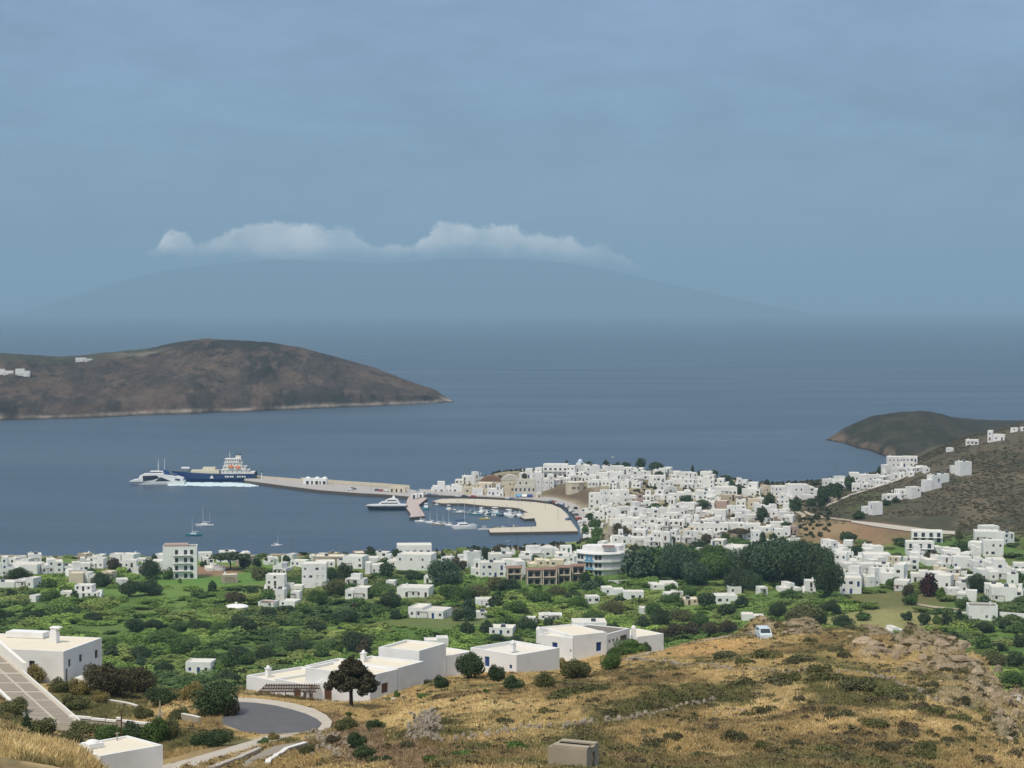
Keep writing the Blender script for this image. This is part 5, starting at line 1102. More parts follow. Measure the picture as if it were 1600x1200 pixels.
# ---- unroofed concrete hut
x, y, z = hit(893, 1200, 95); root = thing('concrete_hut', 'small roofless concrete hut half sunk in the dry grass', 'hut', (x + .1, y + .2, z - .55), R(-24)); mb = MB(); w, d, h = 2.25, 1.7, 1.75
mb.box(-w/2, w/2, -d/2, -d/2 + .18, -1, h); mb.box(-w/2, w/2 - .5, d/2 - .18, d/2, -1, h + .02); mb.box(-w/2, -w/2 + .18, -d/2 + .18, d/2 - .18, -1, h); mb.box(w/2 - .18, w/2, -d/2 + .18, -d/2 + .7, -1, h - .003); mb.box(w/2 - .18, w/2, d/2 - .5, d/2, -1, h + .01)
mb.build('wall', CONC, root); mb = MB(); mb.box(w/2 - .2, w/2 + .02, -d/2 + .7, d/2 - .5, h - .28, h + .003); mb.build('lintel', CONC, root)
mb = MB(); mb.box(-w/2 + .17, w/2 + .0, -d/2 + .1, -d/2 + .62, h + .012, h + .1); mb.build('roof_slab', CONC, root); mb = MB(); mb.box(-w/2 + .17, w/2, d/2 - .45, d/2 + .02, h + .03, h + .11); mb.build('roof_slab', CONC, root)
# ---- poles
def pole(u, v, h, lab, arm=True, ymin=95):
    x, y, z = hit(u, v, ymin); r = thing('utility_pole', lab, 'pole', (x, y, z)); mb = MB(); mb.tube((0, 0, -1), (0, 0, h), .10, .07, 6); mb.build('shaft', WOODM, r)
    if arm: mb = MB(); mb.box(-.7, .7, -.05, .05, h - .5, h - .4); mb.build('crossarm', WOODM, r)
pole(190, 1166, 3.6, 'thin pole rising beside the bottom white house', False)
pole(1110, 800, 8, 'thin pole in the middle of the village', True, 900); pole(1307, 745, 9, 'thin pole on the skyline past the village', True, 900); pole(808, 858, 8, 'thin mast standing on the beach behind the vaulted house', False, 900); pole(455, 846+24, 9, 'thin mast by the shore beside the beach sheds', False, 700)
# small garden bits: cross-shaped stone by the bushes
x, y, z = hit(250, 1122, 150); r = thing('stone_marker', 'small pointed grey marker stone between the bushes', 'marker', (x, y, z)); mb = MB(); mb.box(-.6, .6, -.4, .4, -.3, .5, .6); mb.build('base', CONC, r); mb = MB(); mb.box(-.14, .14, -.14, .14, .5, 2.0, .3); mb.build('spire', CONC, r)
# ---- van on the crest
def vehicle(loc, rz, lab, col, cat='car', name='parked_car', L_=4.2, W_=1.75, H_=1.45, detail=True, group=None, mesh_cache={}):
    r = thing(name, lab, cat, loc, rz, group); paint = mat('paint_%s_%.2f_%.2f' % (name, col[0], col[2]), col, .35, .04, 1, spec=.5); key = (name, col)
    if key not in mesh_cache:
        van = H_ > 1.7; prof = [(-L_/2, .35), (-L_/2, .95), (-L_/2 + .1, H_ * .62), (-L_/2 + (.12 if van else .45), H_), (L_ * (.22 if van else .08), H_), (L_ * (.36 if van else .25), H_ * .66), (L_/2 - .05, H_ * .56), (L_/2, .6), (L_/2, .35)]
        mb = MB(); n = len(prof); mb.add([(p[0], -W_/2 * (1 if p[1] < H_ * .7 else .86), p[1]) for p in prof] + [(p[0], W_/2 * (1 if p[1] < H_ * .7 else .86), p[1]) for p in prof], [tuple(range(n)), tuple(range(2*n-1, n-1, -1))] + [(i, n + i, n + (i + 1) % n, (i + 1) % n) for i in range(n)])
        body = mb.mesh('body', paint)
        mb = MB(); xx = L_ * (.22 if van else .08); x2 = L_ * (.36 if van else .25)
        mb.add([(xx + .06, -W_*.38, H_ - .05), (x2 + .03, -W_*.42, H_*.68), (x2 + .03, W_*.42, H_*.68), (xx + .06, W_*.38, H_ - .05)], [(0, 1, 2, 3)]); ws = mb.mesh('windscreen', GLASS)
        mb = MB()
        for s_ in (-1, 1): mb.add([(-L_*.38, s_ * W_ * .485, H_*.70), (x2 - .12, s_ * W_ * .485, H_*.70), (xx - .05, s_ * W_ * .445, H_ - .12), (-L_*.36, s_ * W_ * .445, H_ - .12)], [(0, 1, 2, 3) if s_ > 0 else (3, 2, 1, 0)])
        sw = mb.mesh('side_windows', GLASS); mb = MB(); mb.tube((0, -.1, 0), (0, .1, 0), .31, n=12); wh = mb.mesh('wheel', mat('tyre', (.03, .03, .03), .8))
        mb = MB(); mb.box(-.04, .04, -.16, .16, -.09, .09); hl = mb.mesh('headlight', mat('lamp_glass', (.7, .7, .65), .2)); mesh_cache[key] = (body, ws, sw, wh, hl)
    body, ws, sw, wh, hl = mesh_cache[key]
    link('body', body, r); link('windscreen', ws, r); link('side_window', sw, r)
    for sx in (-.3, .3):
        for sy in (-1, 1): link('wheel', wh, r, (sx * L_, sy * (W_/2 - .08), .31))
    if detail:
        for sy in (-1, 1): link('headlight', hl, r, (L_/2, sy * W_ * .36, .72))
    return r
x, y, z = hit(1194, 998.5, 250); vehicle((x, y + .5, z - .15), R(-86), 'pale blue-white van parked facing us at the end of the crest wall', (.62, .70, .74), 'van', 'parked_van', 3.9, 1.75, 1.75)
# ================================================================ HARBOUR: quays, ships, boats
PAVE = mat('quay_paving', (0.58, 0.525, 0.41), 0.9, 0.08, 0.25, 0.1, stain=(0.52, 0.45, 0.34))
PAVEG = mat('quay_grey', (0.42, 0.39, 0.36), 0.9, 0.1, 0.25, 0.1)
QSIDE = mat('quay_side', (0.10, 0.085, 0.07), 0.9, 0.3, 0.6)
def quay(name, px, z, top, label, lip=True, kind='structure'):
    P = [on_plane(u, v, z)[:2] for u, v in px]; r = thing(name, label, None, (P[0][0], P[0][1], 0)); r['kind'] = 'structure'
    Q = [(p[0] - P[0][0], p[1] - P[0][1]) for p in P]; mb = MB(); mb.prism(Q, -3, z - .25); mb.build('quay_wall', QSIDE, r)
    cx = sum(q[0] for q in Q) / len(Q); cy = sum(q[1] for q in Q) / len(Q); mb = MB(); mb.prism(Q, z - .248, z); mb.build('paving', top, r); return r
QZ = 1.7
quay('quay_promenade', [(676,783),(690,779.5),(720,779),(760,780),(800,782),(835,784.5),(862,788),(876,794),(886,803),(892,814),(901,826),(903,829.5),(766,831.5),(763,826),(780,824.5),(838,822.5),(838,817),(836,813),(835,808),(824,800),(812,794),(800,792.5),(760,790),(725,786),(690,786)], QZ, PAVE, 'wide pale curved quay with its low jetty around the boat basin')
quay('quay_spur', [(818,801),(838,801),(840,809),(820,810.5),(812,806)], QZ - .1, PAVE, 'stub jetty inside the basin')
quay('quay_road', [(655,772),(700,774),(760,776),(830,780),(862,784),(880,789),(893,800),(902,812),(925,826),(918,805),(900,788),(870,778),(830,774),(760,770),(700,766),(655,764)], QZ - .12, PAVEG, 'grey road behind the pale quay')
quay('breakwater', [(384,746.5),(400,746.5),(470,752),(540,757.5),(600,761.5),(640,764.5),(665,768),(652,776),(634,775),(600,772),(560,770),(500,765.5),(440,758),(400,752.5),(381,750)], 2.2, PAVEG, 'long concrete breakwater reaching out to the ships')
r = thing('breakwater_wall', 'pale sea wall along the back of the breakwater', 'wall', on_plane(470, 751.6, 2.2)); O = Vector(r.location); mb = MB()
pts_ = [(400,746.6),(440,749.6),(470,751.9),(510,755),(540,757.3),(600,761.2),(640,764.3)]
for i in range(len(pts_) - 1):
    a = Vector(on_plane(*pts_[i], 2.2)) - O; b_ = Vector(on_plane(*pts_[i+1], 2.2)) - O; mb.prism([(a.x, a.y - .5), (b_.x, b_.y - .5), (b_.x, b_.y + .5), (a.x, a.y + .5)], 0.002, 2.6 if i > 1 else 1.6)
mb.build('masonry', PAVE, r)
quay('ferry_jetty', [(636,781),(640,774),(668,778),(654,789),(664,806),(640,808),(642,803),(634,792)], 1.9, mat('pinkish_paving', (.50, .41, .37), .9, .1, .4), 'square pinkish jetty at the foot of the breakwater')
# harbour light
r = thing('harbour_light', 'small white light post at the ship end of the breakwater', 'beacon', on_plane(409, 749, 2.2)); mb = MB(); mb.tube((0, 0, 0), (0, 0, 5), .35, .22, 8); mb.build('post', WHITE, r); mb = MB(); mb.tube((0, 0, 5), (0, 0, 5.9), .4, n=8); mb.build('lantern', FRAMES['green'], r)
# waiting shed with three arches on the mole
def mole_house(u0, u1, vt, vb, label, ops, wallm=WHITE, z=2.2, name='harbour_building', d=5):
    p = on_plane((u0 + u1) / 2, vb, z); k = p[1] / F; w = (u1 - u0) * k; h = (vb - vt) * k; r = thing(name, label, 'building', (p[0], p[1] + d / 2, p[2]), -.12); wall = MB(); roof = MR()
    o = {'f': [(snap(a * w), snap(a * w) + snap(b_ * w), .05, min(2.4, h - .6), 'dark', kd, 'window') for a, b_, kd in ops]}
    block(r, (-w/2, w/2, -d/2, d/2, 0.003, h), wall, roof, o); wall.build('wall', wallm, r); roof.build('roof', ROOFM, r); return r, w, h, d
r, w, h, d = mole_house(474, 511, 747.5, 757, 'white arched waiting hall on the breakwater', [(.12, .12, 'void'), (.34, .08, 'window'), (.52, .12, 'void'), (.70, .06, 'window'), (.84, .12, 'void')])
for c in (.18, .58, .9): mb = MB(); mb.dome((-w/2 + c * w, 0, h - .36), 2.0, 1.4, 12, 4); mb.build('dome', WHITE, r, True)
mole_house(609, 634, 761, 769.5, 'long pale storehouse at the root of the breakwater', [(.1, .1, 'window'), (.4, .1, 'window'), (.7, .1, 'window')], CREAM)
mole_house(643, 652, 772, 779, 'small white kiosk beside the square jetty', [(.3, .4, 'window')]); mole_house(654, 662, 771.5, 777, 'second white kiosk beside the square jetty', [(.3, .4, 'window')])

def hull_mesh(Lh, Bh, zd, bow=1.3, rake=.12, stern=.85, draft=-.6, n=14, col=None, flare=1.0, sheer=.35, full=.55):
    """hull along +x (bow), keel to gunwale, with a deck"""
    mb = MB(); rows_ = []
    for i in range(n + 1):
        s_ = i / n; x = -Lh / 2 + s_ * Lh * (1 - rake)
        bb = Bh / 2 * (stern + (1 - stern) * min(1, s_ / .35)) * (1 if s_ < full else max(0.02, (1 - ((s_ - full) / (1 - full)) ** 2.0)))
        zt = zd * (1 + sheer * max(0, (s_ - .3) / .7) ** 2); xr = x + Lh * rake * (max(0, (s_ - .6) / .4)) ** 2
        rows_.append([(x, -bb * .10, draft), (x, -bb * .75, draft * .3), (x * .6 + xr * .4, -bb * .94, zt * .35), (xr, -bb, zt), (xr, bb, zt), (x * .6 + xr * .4, bb * .94, zt * .35), (x, bb * .75, draft * .3), (x, bb * .10, draft)])
    vs = [p for r_ in rows_ for p in r_]; fs = []
    for i in range(n):
        for j in range(8): fs.append((i * 8 + j, i * 8 + (j + 1) % 8, (i + 1) * 8 + (j + 1) % 8, (i + 1) * 8 + j))
    fs.append(tuple(range(7, -1, -1))); fs.append(tuple(range(n * 8, n * 8 + 8))); mb.add(vs, fs)
    return mb, rows_
def boat_paint(c): return mat('boat_paint_%.2f_%.2f_%.2f' % c, c, .4, .05, 1.0, spec=.5)
BW = boat_paint((.78, .78, .76)); BB = boat_paint((.012, .05, .17)); BN = boat_paint((.02, .03, .05)); BY = boat_paint((.62, .50, .10)); BR = boat_paint((.30, .05, .05)); BG = boat_paint((.30, .34, .36)); BT = boat_paint((.05, .25, .30)); BTAN = boat_paint((.50, .44, .33))
_boat = {}
def boat_parts(kind, Lb, c1):
    key = (kind, round(Lb), c1.name)
    if key in _boat: return _boat[key]
    P = []; mb, rr = hull_mesh(Lb, Lb * (.30 if kind != 'ketch' else .27), Lb * .10 if kind != 'rib' else .5, sheer=.3); P.append(('hull', mb.mesh('hull', c1)))
    z = Lb * .10
    if kind in ('sail', 'ketch'):
        mb = MB(); mb.box(-Lb*.18, Lb*.18, -Lb*.085, Lb*.085, z, z + Lb*.05, .8); P.append(('cabin', mb.mesh('cabin', BW))); mb = MB(); mb.tube((Lb*.06, 0, z), (Lb*.06, 0, z + Lb*1.0), .11, .06); P.append(('mast', mb.mesh('mast', BW)))
        mb = MB(); mb.tube((Lb*.05, 0, z + Lb*.13), (-Lb*.32, 0, z + Lb*.12), .16, .13); P.append(('furled_sail', mb.mesh('furled_sail', BB if Lb > 11 else BW)))
        mb = MB()
        for q in ((Lb*.46, 0, z*1.25), (-Lb*.48, 0, z), (Lb*.04, Lb*.13, z), (Lb*.04, -Lb*.13, z)): mb.tube((Lb*.06, 0, z + Lb*.98), q, .025, n=3)
        P.append(('rigging', mb.mesh('rigging', RAILM))); mb = MB(); mb.box(-Lb*.42, -Lb*.2, -Lb*.08, Lb*.08, z + Lb*.12 - .35, z + Lb*.12 - .25); P.append(('bimini', mb.mesh('bimini', BB)))
        if kind == 'ketch': mb = MB(); mb.tube((-Lb*.3, 0, z), (-Lb*.3, 0, z + Lb*.62), .09, .05); P.append(('mizzen_mast', mb.mesh('mizzen_mast', BW)))
    elif kind == 'motor':
        mb = MB(); mb.box(-Lb*.28, Lb*.14, -Lb*.11, Lb*.11, z, z + Lb*.12, .85); P.append(('cabin', mb.mesh('cabin', BW))); mb = MB(); mb.box(-Lb*.24, Lb*.125, -Lb*.115, Lb*.115, z + Lb*.055, z + Lb*.095, .97); P.append(('window', mb.mesh('window', GLASS)))
        mb = MB(); mb.box(-Lb*.25, Lb*.05, -Lb*.1, Lb*.1, z + Lb*.20, z + Lb*.215); 
        for sx in (-.22, .02):
            for sy in (-.09, .09): mb.tube((sx*Lb, sy*Lb, z + Lb*.12), (sx*Lb, sy*Lb, z + Lb*.2), .04, n=4)
        P.append(('flybridge', mb.mesh('flybridge', BW)))
    elif kind == 'fishing':
        mb = MB(); mb.box(-Lb*.3, -Lb*.08, -Lb*.08, Lb*.08, z, z + Lb*.2); mb.box(-Lb*.32, -Lb*.04, -Lb*.1, Lb*.1, z + Lb*.2, z + Lb*.22); P.append(('wheelhouse', mb.mesh('wheelhouse', BW))); mb = MB(); mb.tube((Lb*.12, 0, z), (Lb*.12, 0, z + Lb*.42), .07); P.append(('mast', mb.mesh('mast', WOODM)))
        mb = MB(); mb.box(-Lb*.285, -Lb*.075, -Lb*.083, Lb*.083, z + Lb*.11, z + Lb*.17); P.append(('window', mb.mesh('window', GLASS)))
    elif kind == 'open':
        mb = MB(); 
        for xx in (-.25, .0, .2): mb.box(xx*Lb - .15, xx*Lb + .15, -Lb*.11, Lb*.11, z + .02, z + .08)
        P.append(('thwart', mb.mesh('thwart', WOODM))); mb = MB(); mb.box(-Lb*.52, -Lb*.47, -.15, .15, .1, z + .5); P.append(('outboard', mb.mesh('outboard', BN)))
    _boat[key] = P; return P
def boat(kind, u, v, Lpx, rz, c1, label, group=None, name=None):
    x, y, _ = on_plane(u, v, 0.0); Lb = Lpx / F * y / max(.35, abs(math.cos(rz))); nm = name or {'sail': 'sailing_boat', 'ketch': 'sailing_boat', 'motor': 'motor_boat', 'fishing': 'fishing_boat', 'open': 'rowing_boat'}[kind]
    r = thing(nm, label, 'boat', (x, y, 0), rz, group)
    for n_, me in boat_parts(kind, Lb, c1): link(n_, me, r)
    return r
PI = math.pi
G1 = 'yachts berthed outside the basin'
boat('sail', 658, 816, 22, PI - .25, BW, 'white sailing boat first in the berthed line beside the square jetty', G1)
boat('sail', 673, 818, 19, PI - .5, BW, 'white sailing boat second in the berthed line from the square jetty', G1)
boat('sail', 684, 820, 19, PI - .6, BTAN, 'beige sailing boat in the middle of the berthed line', G1)
boat('sail', 693, 820, 17, PI - .5, BTAN, 'beige sailing boat moored just behind the middle of the berthed line', G1)
boat('sail', 702, 822, 17, PI - .7, BW, 'white sailing boat berthed against the big catamaran', G1)
boat('motor', 755, 828, 19, PI + .1, BW, 'low white motor boat with pointed bow at the tip of the low jetty')
boat('sail', 717, 802.5, 24, PI - .1, BG, 'grey-hulled sailing boat alone inside the basin'); boat('sail', 742, 804.5, 20, PI - .3, BT, 'teal-hulled sailing boat next to the grey one inside the basin')
boat('fishing', 757, 811.5, 18, PI, BY, 'yellow fishing boat in the middle of the basin')
cols5 = [BW, BT, BW, BN, BW, BT, BG, BW, BTAN]; names = ['white', 'teal', 'white', 'black', 'white', 'teal', 'grey', 'white', 'tan']
for i, (u, v) in enumerate([(764,803),(772,804),(779,805.5),(786,806),(793,807),(799,806),(806,807),(813,808.5),(819,810)]):
    boat(['fishing', 'motor', 'sail', 'open', 'fishing'][i % 5], u, v, 11 + (i % 3) * 2, PI * .5 + .9 * ((i % 3) - 1) + .3, cols5[i], unique_label(names[i] + ' ' + ['fishing boat', 'motor boat', 'sailing boat', 'open boat', 'fishing boat'][i % 5] + ' of the packed row', u, v), 'boats packed in a row inside the basin')
for i, (u, v) in enumerate([(674,790),(684,789),(694,788.5),(666,795),(749,792),(762,792.5),(703,789)]):
    boat(['open', 'motor', 'open', 'motor', 'open', 'open', 'fishing'][i], u, v, 9 + (i % 2), [.4, -.5, .2, PI * .5, .1, .2, .5][i], [BTAN, BW, BW, BT, BTAN, BW, BG][i], unique_label(['tan', 'white', 'white', 'teal', 'tan', 'white', 'grey'][i] + ' small boat tied along the quay', u, v), 'small boats tied to the quay')
for i, (u, v) in enumerate([(787,824),(796,823),(805,823.2),(776,825.5)]): boat('open' if i % 2 else 'fishing', u, v, 9, .3 * i, [BW, BG, BTAN, BY][i], unique_label(['white', 'grey', 'tan', 'yellow'][i] + ' small boat tied to the low jetty', u, v), 'small boats tied to the low jetty')
for i in range(20):
    u = 700 + (i * 37) % 118; v = 795.5 + (i * 7) % 5 + (u - 700) * .07; q = i % 9
    boat(['open', 'fishing', 'open', 'motor', 'open'][i % 5], u, v, 8 + (i % 3), .7 * i, cols5[q], unique_label(names[q] + ' ' + ['rowing boat', 'small fishing boat', 'dinghy', 'small cabin boat', 'skiff'][i % 5] + ' moored in the basin', u, v), 'small craft moored in the basin')
boat('motor', 844, 819, 15, .15, boat_paint((.45, .42, .70)), 'lilac and white motor boat at the inner corner of the quay')
boat('ketch', 319, 822, 29, PI + .15, BW, 'two-masted white ketch at anchor in the bay, the upper of the pair', 'yachts at anchor'); boat('sail', 302, 837, 26, PI + .25, BT, 'dark-hulled sailing boat at anchor, the lower of the pair', 'yachts at anchor'); boat('sail', 433, 853, 17, .1, BW, 'single white sloop at anchor off the beach sheds', 'yachts at anchor')
boat('open', 793, 846, 7, .5, BW, 'tiny white dinghy by the beach beside the vaulted house'); boat('motor', 958, 715, 8, .3, BW, 'tiny white motor boat far out behind the skyline trees')
boat('fishing', 651, 800.5, 11, PI * .9, BR, 'dark red fishing boat moored in the notch of the square jetty')
# big catamaran
x, y, _ = on_plane(726, 826, 0); k = y / F; Lc = 37 * k; r = thing('catamaran', 'large white sailing catamaran berthed at the end of the yacht line', 'boat', (x, y, 0), .22)
for s_ in (-1, 1): mb, _q = hull_mesh(Lc, 2.0, 1.9, stern=.7, rake=.05); o = mb.build('hull', BW, r, loc=(0, s_ * 3.0, 0))
mb = MB(); mb.box(-Lc*.42, Lc*.2, -3.2, 3.2, 1.2, 1.9); mb.build('bridge_deck', BW, r); mb = MB(); mb.box(-Lc*.3, Lc*.12, -2.6, 2.6, 1.92, 3.4, .8); mb.build('cabin', BW, r); mb = MB(); mb.box(-Lc*.27, Lc*.11, -2.55, 2.55, 2.3, 2.85, .97); mb.build('window', GLASS, r)
mb = MB(); mb.tube((0, 0, 3.4), (0, 0, 14), .12, .07); mb.build('mast', BW, r); mb = MB(); mb.tube((0, 0, 5.0), (-Lc*.4, 0, 4.8), .35, .25); mb.build('furled_sail', BB, r)
# super yacht
x, y, _ = on_plane(604, 797, 0); k = y / F; Ly = 66 * k; r = thing('motor_yacht', 'long motor yacht with black hull and raked white superstructure', 'yacht', (x, y, 0), PI + .07)
mb, _q = hull_mesh(Ly, 6.5, 2.6, rake=.10, sheer=.45, draft=-.8); mb.build('hull', BN, r); mb = MB(); P_ = [(-Ly*.46, -3.1), (Ly*.25, -3.1), (Ly*.49, 0), (Ly*.25, 3.1), (-Ly*.46, 3.1)]; mb.prism(P_, 2.7, 3.6); mb.build('bulwark', BW, r)
for i, (a, b_, z0, z1, w) in enumerate([(-.34, .20, 3.6, 5.3, 2.7), (-.30, .06, 5.3, 6.9, 2.3), (-.24, -.04, 6.9, 7.5, 1.8)]):
    mb = MB(); mb.add([(a*Ly, -w, z0), (b_*Ly, -w, z0), (b_*Ly, w, z0), (a*Ly, w, z0), (a*Ly + 1, -w*.9, z1), (b_*Ly - 2.4, -w*.85, z1), (b_*Ly - 2.4, w*.85, z1), (a*Ly + 1, w*.9, z1)], [(0, 3, 2, 1), (4, 5, 6, 7), (0, 1, 5, 4), (1, 2, 6, 5), (2, 3, 7, 6), (3, 0, 4, 7)]); mb.build('superstructure', BW, r)
    if i < 2: mb = MB(); mb.box(a*Ly + 2, b_*Ly - 2.0, -w*.97, w*.97, z0 + .55, z0 + 1.15); mb.build('window', GLASS, r)
mb = MB(); mb.box(-.2*Ly, -.14*Ly, -1.6, 1.6, 7.5, 8.9, .6); mb.build('radar_arch', BW, r)

# ---- the ro-ro cargo ship (bow towards open water, stern on the breakwater)
x, y, _ = on_plane(322, 752, 0); k = y / F; Ls = 152 * k; r = thing('cargo_ship', 'blue cargo ship with cream superstructure aft, berthed at the breakwater end', 'ship', (x, y + 2, 0), PI + .03)
Bm = 12.0; mb, rr = hull_mesh(Ls, Bm, 5.6, rake=.08, sheer=.55, draft=-1.5, n=22, full=.72, stern=.92); mb.build('hull', BB, r)
mb = MB()   # boot topping and rubbing strake
for s_ in (-1, 1): mb.box(-Ls*.48, Ls*.2, s_ * Bm/2 * .995 - .12, s_ * Bm/2 * .995 + .12, 4.4, 4.7)
mb.build('rubbing_strake', BN, r)
zdk = 5.6
mb = MB(); mb.box(-Ls*.14, Ls*.16, -Bm*.42, Bm*.42, zdk, zdk + 2.4, .94); mb.box(-Ls*.10, Ls*.04, -Bm*.36, Bm*.36, zdk + 2.4, zdk + 4.4, .88); mb.build('hatch_cover', mat('ship_cream', (.62, .57, .42), .6, .08, .4), r)
mb = MB(); mb.box(Ls*.16, Ls*.40, -Bm*.36, Bm*.36, zdk, zdk + 2.2, .9); mb.build('foredeck_house', mat('deck_greygreen', (.12, .15, .14), .7, .1, .5), r)
mb = MB(); mb.box(Ls*.20, Ls*.23, -.8, .8, zdk + 2.2, zdk + 3.6); mb.box(Ls*.17, Ls*.26, -1.6, 1.6, zdk + 3.6, zdk + 4.6, .8); mb.build('deck_crane', BW, r)
mb = MB(); mb.tube((Ls*.43, 0, zdk + 2), (Ls*.43, 0, zdk + 11), .25, .15); mb.build('foremast', BW, r)
acc = mat('ship_white', (.74, .72, .66), .5, .06, .5, stain=(.60, .55, .46))
tiers = [(-.44, -.16, 0, 2.8, .48), (-.41, -.18, 2.8, 5.4, .46), (-.37, -.19, 5.4, 8.0, .42), (-.34, -.20, 8.0, 10.6, .46)]
for a, b_, z0, z1, wf in tiers:
    mb = MB(); mb.box(a*Ls, b_*Ls, -Bm*wf, Bm*wf, zdk + z0, zdk + z1 - .1); mb.box(a*Ls - .5, b_*Ls + .5, -Bm*wf - .4, Bm*wf + .4, zdk + z1 - .1, zdk + z1); mb.build('superstructure', acc, r)
    for i in range(6):
        mb = MB(); xx = a*Ls + (i + .5) * (b_ - a) * Ls / 6
        for s_ in (-1, 1): mb.box(xx - .35, xx + .35, s_ * Bm * wf - .03, s_ * Bm * wf + .03, zdk + z0 + 1.1, zdk + z0 + 1.8)
        mb.build('window', GLASS, r)
mb = MB(); mb.box(-.205*Ls, -.2*Ls + .08, -Bm*.44, Bm*.44, zdk + 9.0, zdk + 10.0); mb.build('bridge_window', GLASS, r)
mb = MB(); mb.box(-.36*Ls, -.30*Ls, -1.8, 1.8, zdk + 8.0, zdk + 13.4, .85); mb.build('funnel', acc, r); mb = MB(); mb.box(-.365*Ls, -.295*Ls, -1.9, 1.9, zdk + 13.4, zdk + 14.1, .85); mb.build('funnel_cap', BN, r)
mb = MB(); mb.tube((-.24*Ls, 0, zdk + 10.6), (-.24*Ls, 0, zdk + 15.5), .25, .12); mb.box(-.245*Ls, -.235*Ls, -1.5, 1.5, zdk + 13.2, zdk + 13.5); mb.build('radar_mast', acc, r)
for i in range(2):
    for s_ in (-1, 1): mb = MB(); mb.box(-.36*Ls + i * 5, -.36*Ls + i * 5 + 3.8, s_ * Bm*.5 - .7, s_ * Bm*.5 + .7, zdk + 4.0 + i * .5, zdk + 5.6 + i * .5, .7); mb.build('lifeboat', mat('lifeboat_orange', (.70, .20, .07), .5), r)
mb = MB(); mb.box(-.50*Ls, -.44*Ls, -Bm*.46, Bm*.46, zdk, zdk + 1.2); mb.build('stern_gantry', acc, r)
for s_ in (-1, 1): mb = MB(); mb.box(-.515*Ls, -.50*Ls, s_*Bm*.4 - .4, s_*Bm*.4 + .4, 1.5, zdk + 1.1); mb.build('stern_post', BN, r)
mb = MB(); mb.add([(-.5*Ls, -Bm*.35, 3.0), (-.5*Ls, Bm*.35, 3.0), (-.5*Ls - 6, Bm*.35, 2.4), (-.5*Ls - 6, -Bm*.35, 2.4), (-.5*Ls, -Bm*.35, 2.7), (-.5*Ls, Bm*.35, 2.7), (-.5*Ls - 6, Bm*.35, 2.21), (-.5*Ls - 6, -Bm*.35, 2.21)], [(0, 1, 2, 3), (7, 6, 5, 4), (0, 3, 7, 4), (1, 5, 6, 2), (2, 6, 7, 3)]); mb.build('stern_ramp', BN, r)
mb = MB(); c0 = -.20*Ls; 
for i, (w_, h_) in enumerate([(1.2, 1.3), (1.0, 1.3), (1.3, 1.3), (1.0, 1.3), (.5, 0), (1.2, 1.3), (1.0, 1.3), (1.2, 1.3), (1.0, 1.3)]):
    if h_: 
        for s_ in (-1, 1): mb.box(c0 - i * 1.7 - w_, c0 - i * 1.7, s_ * (Bm/2 + .02) - .06, s_ * (Bm/2 + .02) + .06, 3.0, 4.2)
mb.build('hull_lettering', BW, r)
for s_ in (-1, 1): mb = MB(); mb.add([(c0 + 8, s_*(Bm/2 + .06), 2.4), (c0 + 11, s_*(Bm/2 + .06), 2.4), (c0 + 9.5, s_*(Bm/2 + .06), 5.0), (c0 + 8, s_*(Bm/2 - .1), 2.4), (c0 + 11, s_*(Bm/2 - .1), 2.4), (c0 + 9.5, s_*(Bm/2 - .1), 5.0)], [(0, 1, 2) if s_ < 0 else (2, 1, 0), (0, 2, 5, 3), (2, 1, 4, 5)]); mb.build('hull_emblem', BW, r)

# ---- fast catamaran ferry, bow first, passing in front of the ship
x, y, _ = on_plane(246, 756.5, 0); k = y / F; Lf = 86 * k; r = thing('ferry', 'white fast catamaran ferry with black livery patches backing past the blue ship', 'ship', (x, y, 0), PI + .05)
Bf = 11.0
for s_ in (-1, 1): mb, _q = hull_mesh(Lf, 3.4, 2.6, rake=.10, sheer=.0, draft=-1.0, stern=.9, full=.6); mb.build('hull', BW, r, loc=(0, s_ * (Bf/2 - 1.7), 0))
prof = [(-.47, 2.2), (-.47, 4.4), (-.40, 5.2), (-.30, 6.4), (-.10, 7.4), (.10, 7.8), (.24, 7.4), (.30, 6.4), (.33, 3.9), (.44, 3.1), (.49, 2.2)]
mb = MB(); n = len(prof); mb.add([(p[0]*Lf, -Bf/2 * (1 if p[1] < 6 else .9), p[1]) for p in prof] + [(p[0]*Lf, Bf/2 * (1 if p[1] < 6 else .9), p[1]) for p in prof], [tuple(range(n)), tuple(range(2*n-1, n-1, -1))] + [(i, n + i, n + (i+1) % n, (i+1) % n) for i in range(n)]); mb.build('superstructure', BW, r)
for s_ in (-1, 1):
    yy = s_ * (Bf/2 + .05); y2 = s_ * (Bf/2 * .93); 
    for P_ in ([(.25, 6.3), (.0, 6.6), (-.05, 5.0), (.08, 3.2), (.24, 2.5)], [(-.08, 5.4), (-.27, 2.5), (.03, 2.5)], [(-.34, 4.2), (-.43, 4.0), (-.42, 2.6), (-.33, 3.2)]):
        mb = MB(); q = [(a*Lf, yy, z) for a, z in P_]; q2 = [(a*Lf, yy - s_*.3, z) for a, z in P_]; m_ = len(P_)
        mb.add(q + q2, [tuple(range(m_)) if s_ > 0 else tuple(range(m_ - 1, -1, -1))] + [(i, (i+1) % m_, m_ + (i+1) % m_, m_ + i) for i in range(m_)]); mb.build('livery_patch', BN, r)
mb = MB(); mb.box(-.12*Lf, .14*Lf, -Bf*.33, Bf*.33, 7.5, 9.4, .85); mb.build('bridge', BW, r); mb = MB(); mb.box(-.10*Lf, .145*Lf, -Bf*.325, Bf*.325, 8.3, 8.9, .95); mb.build('window', GLASS, r)
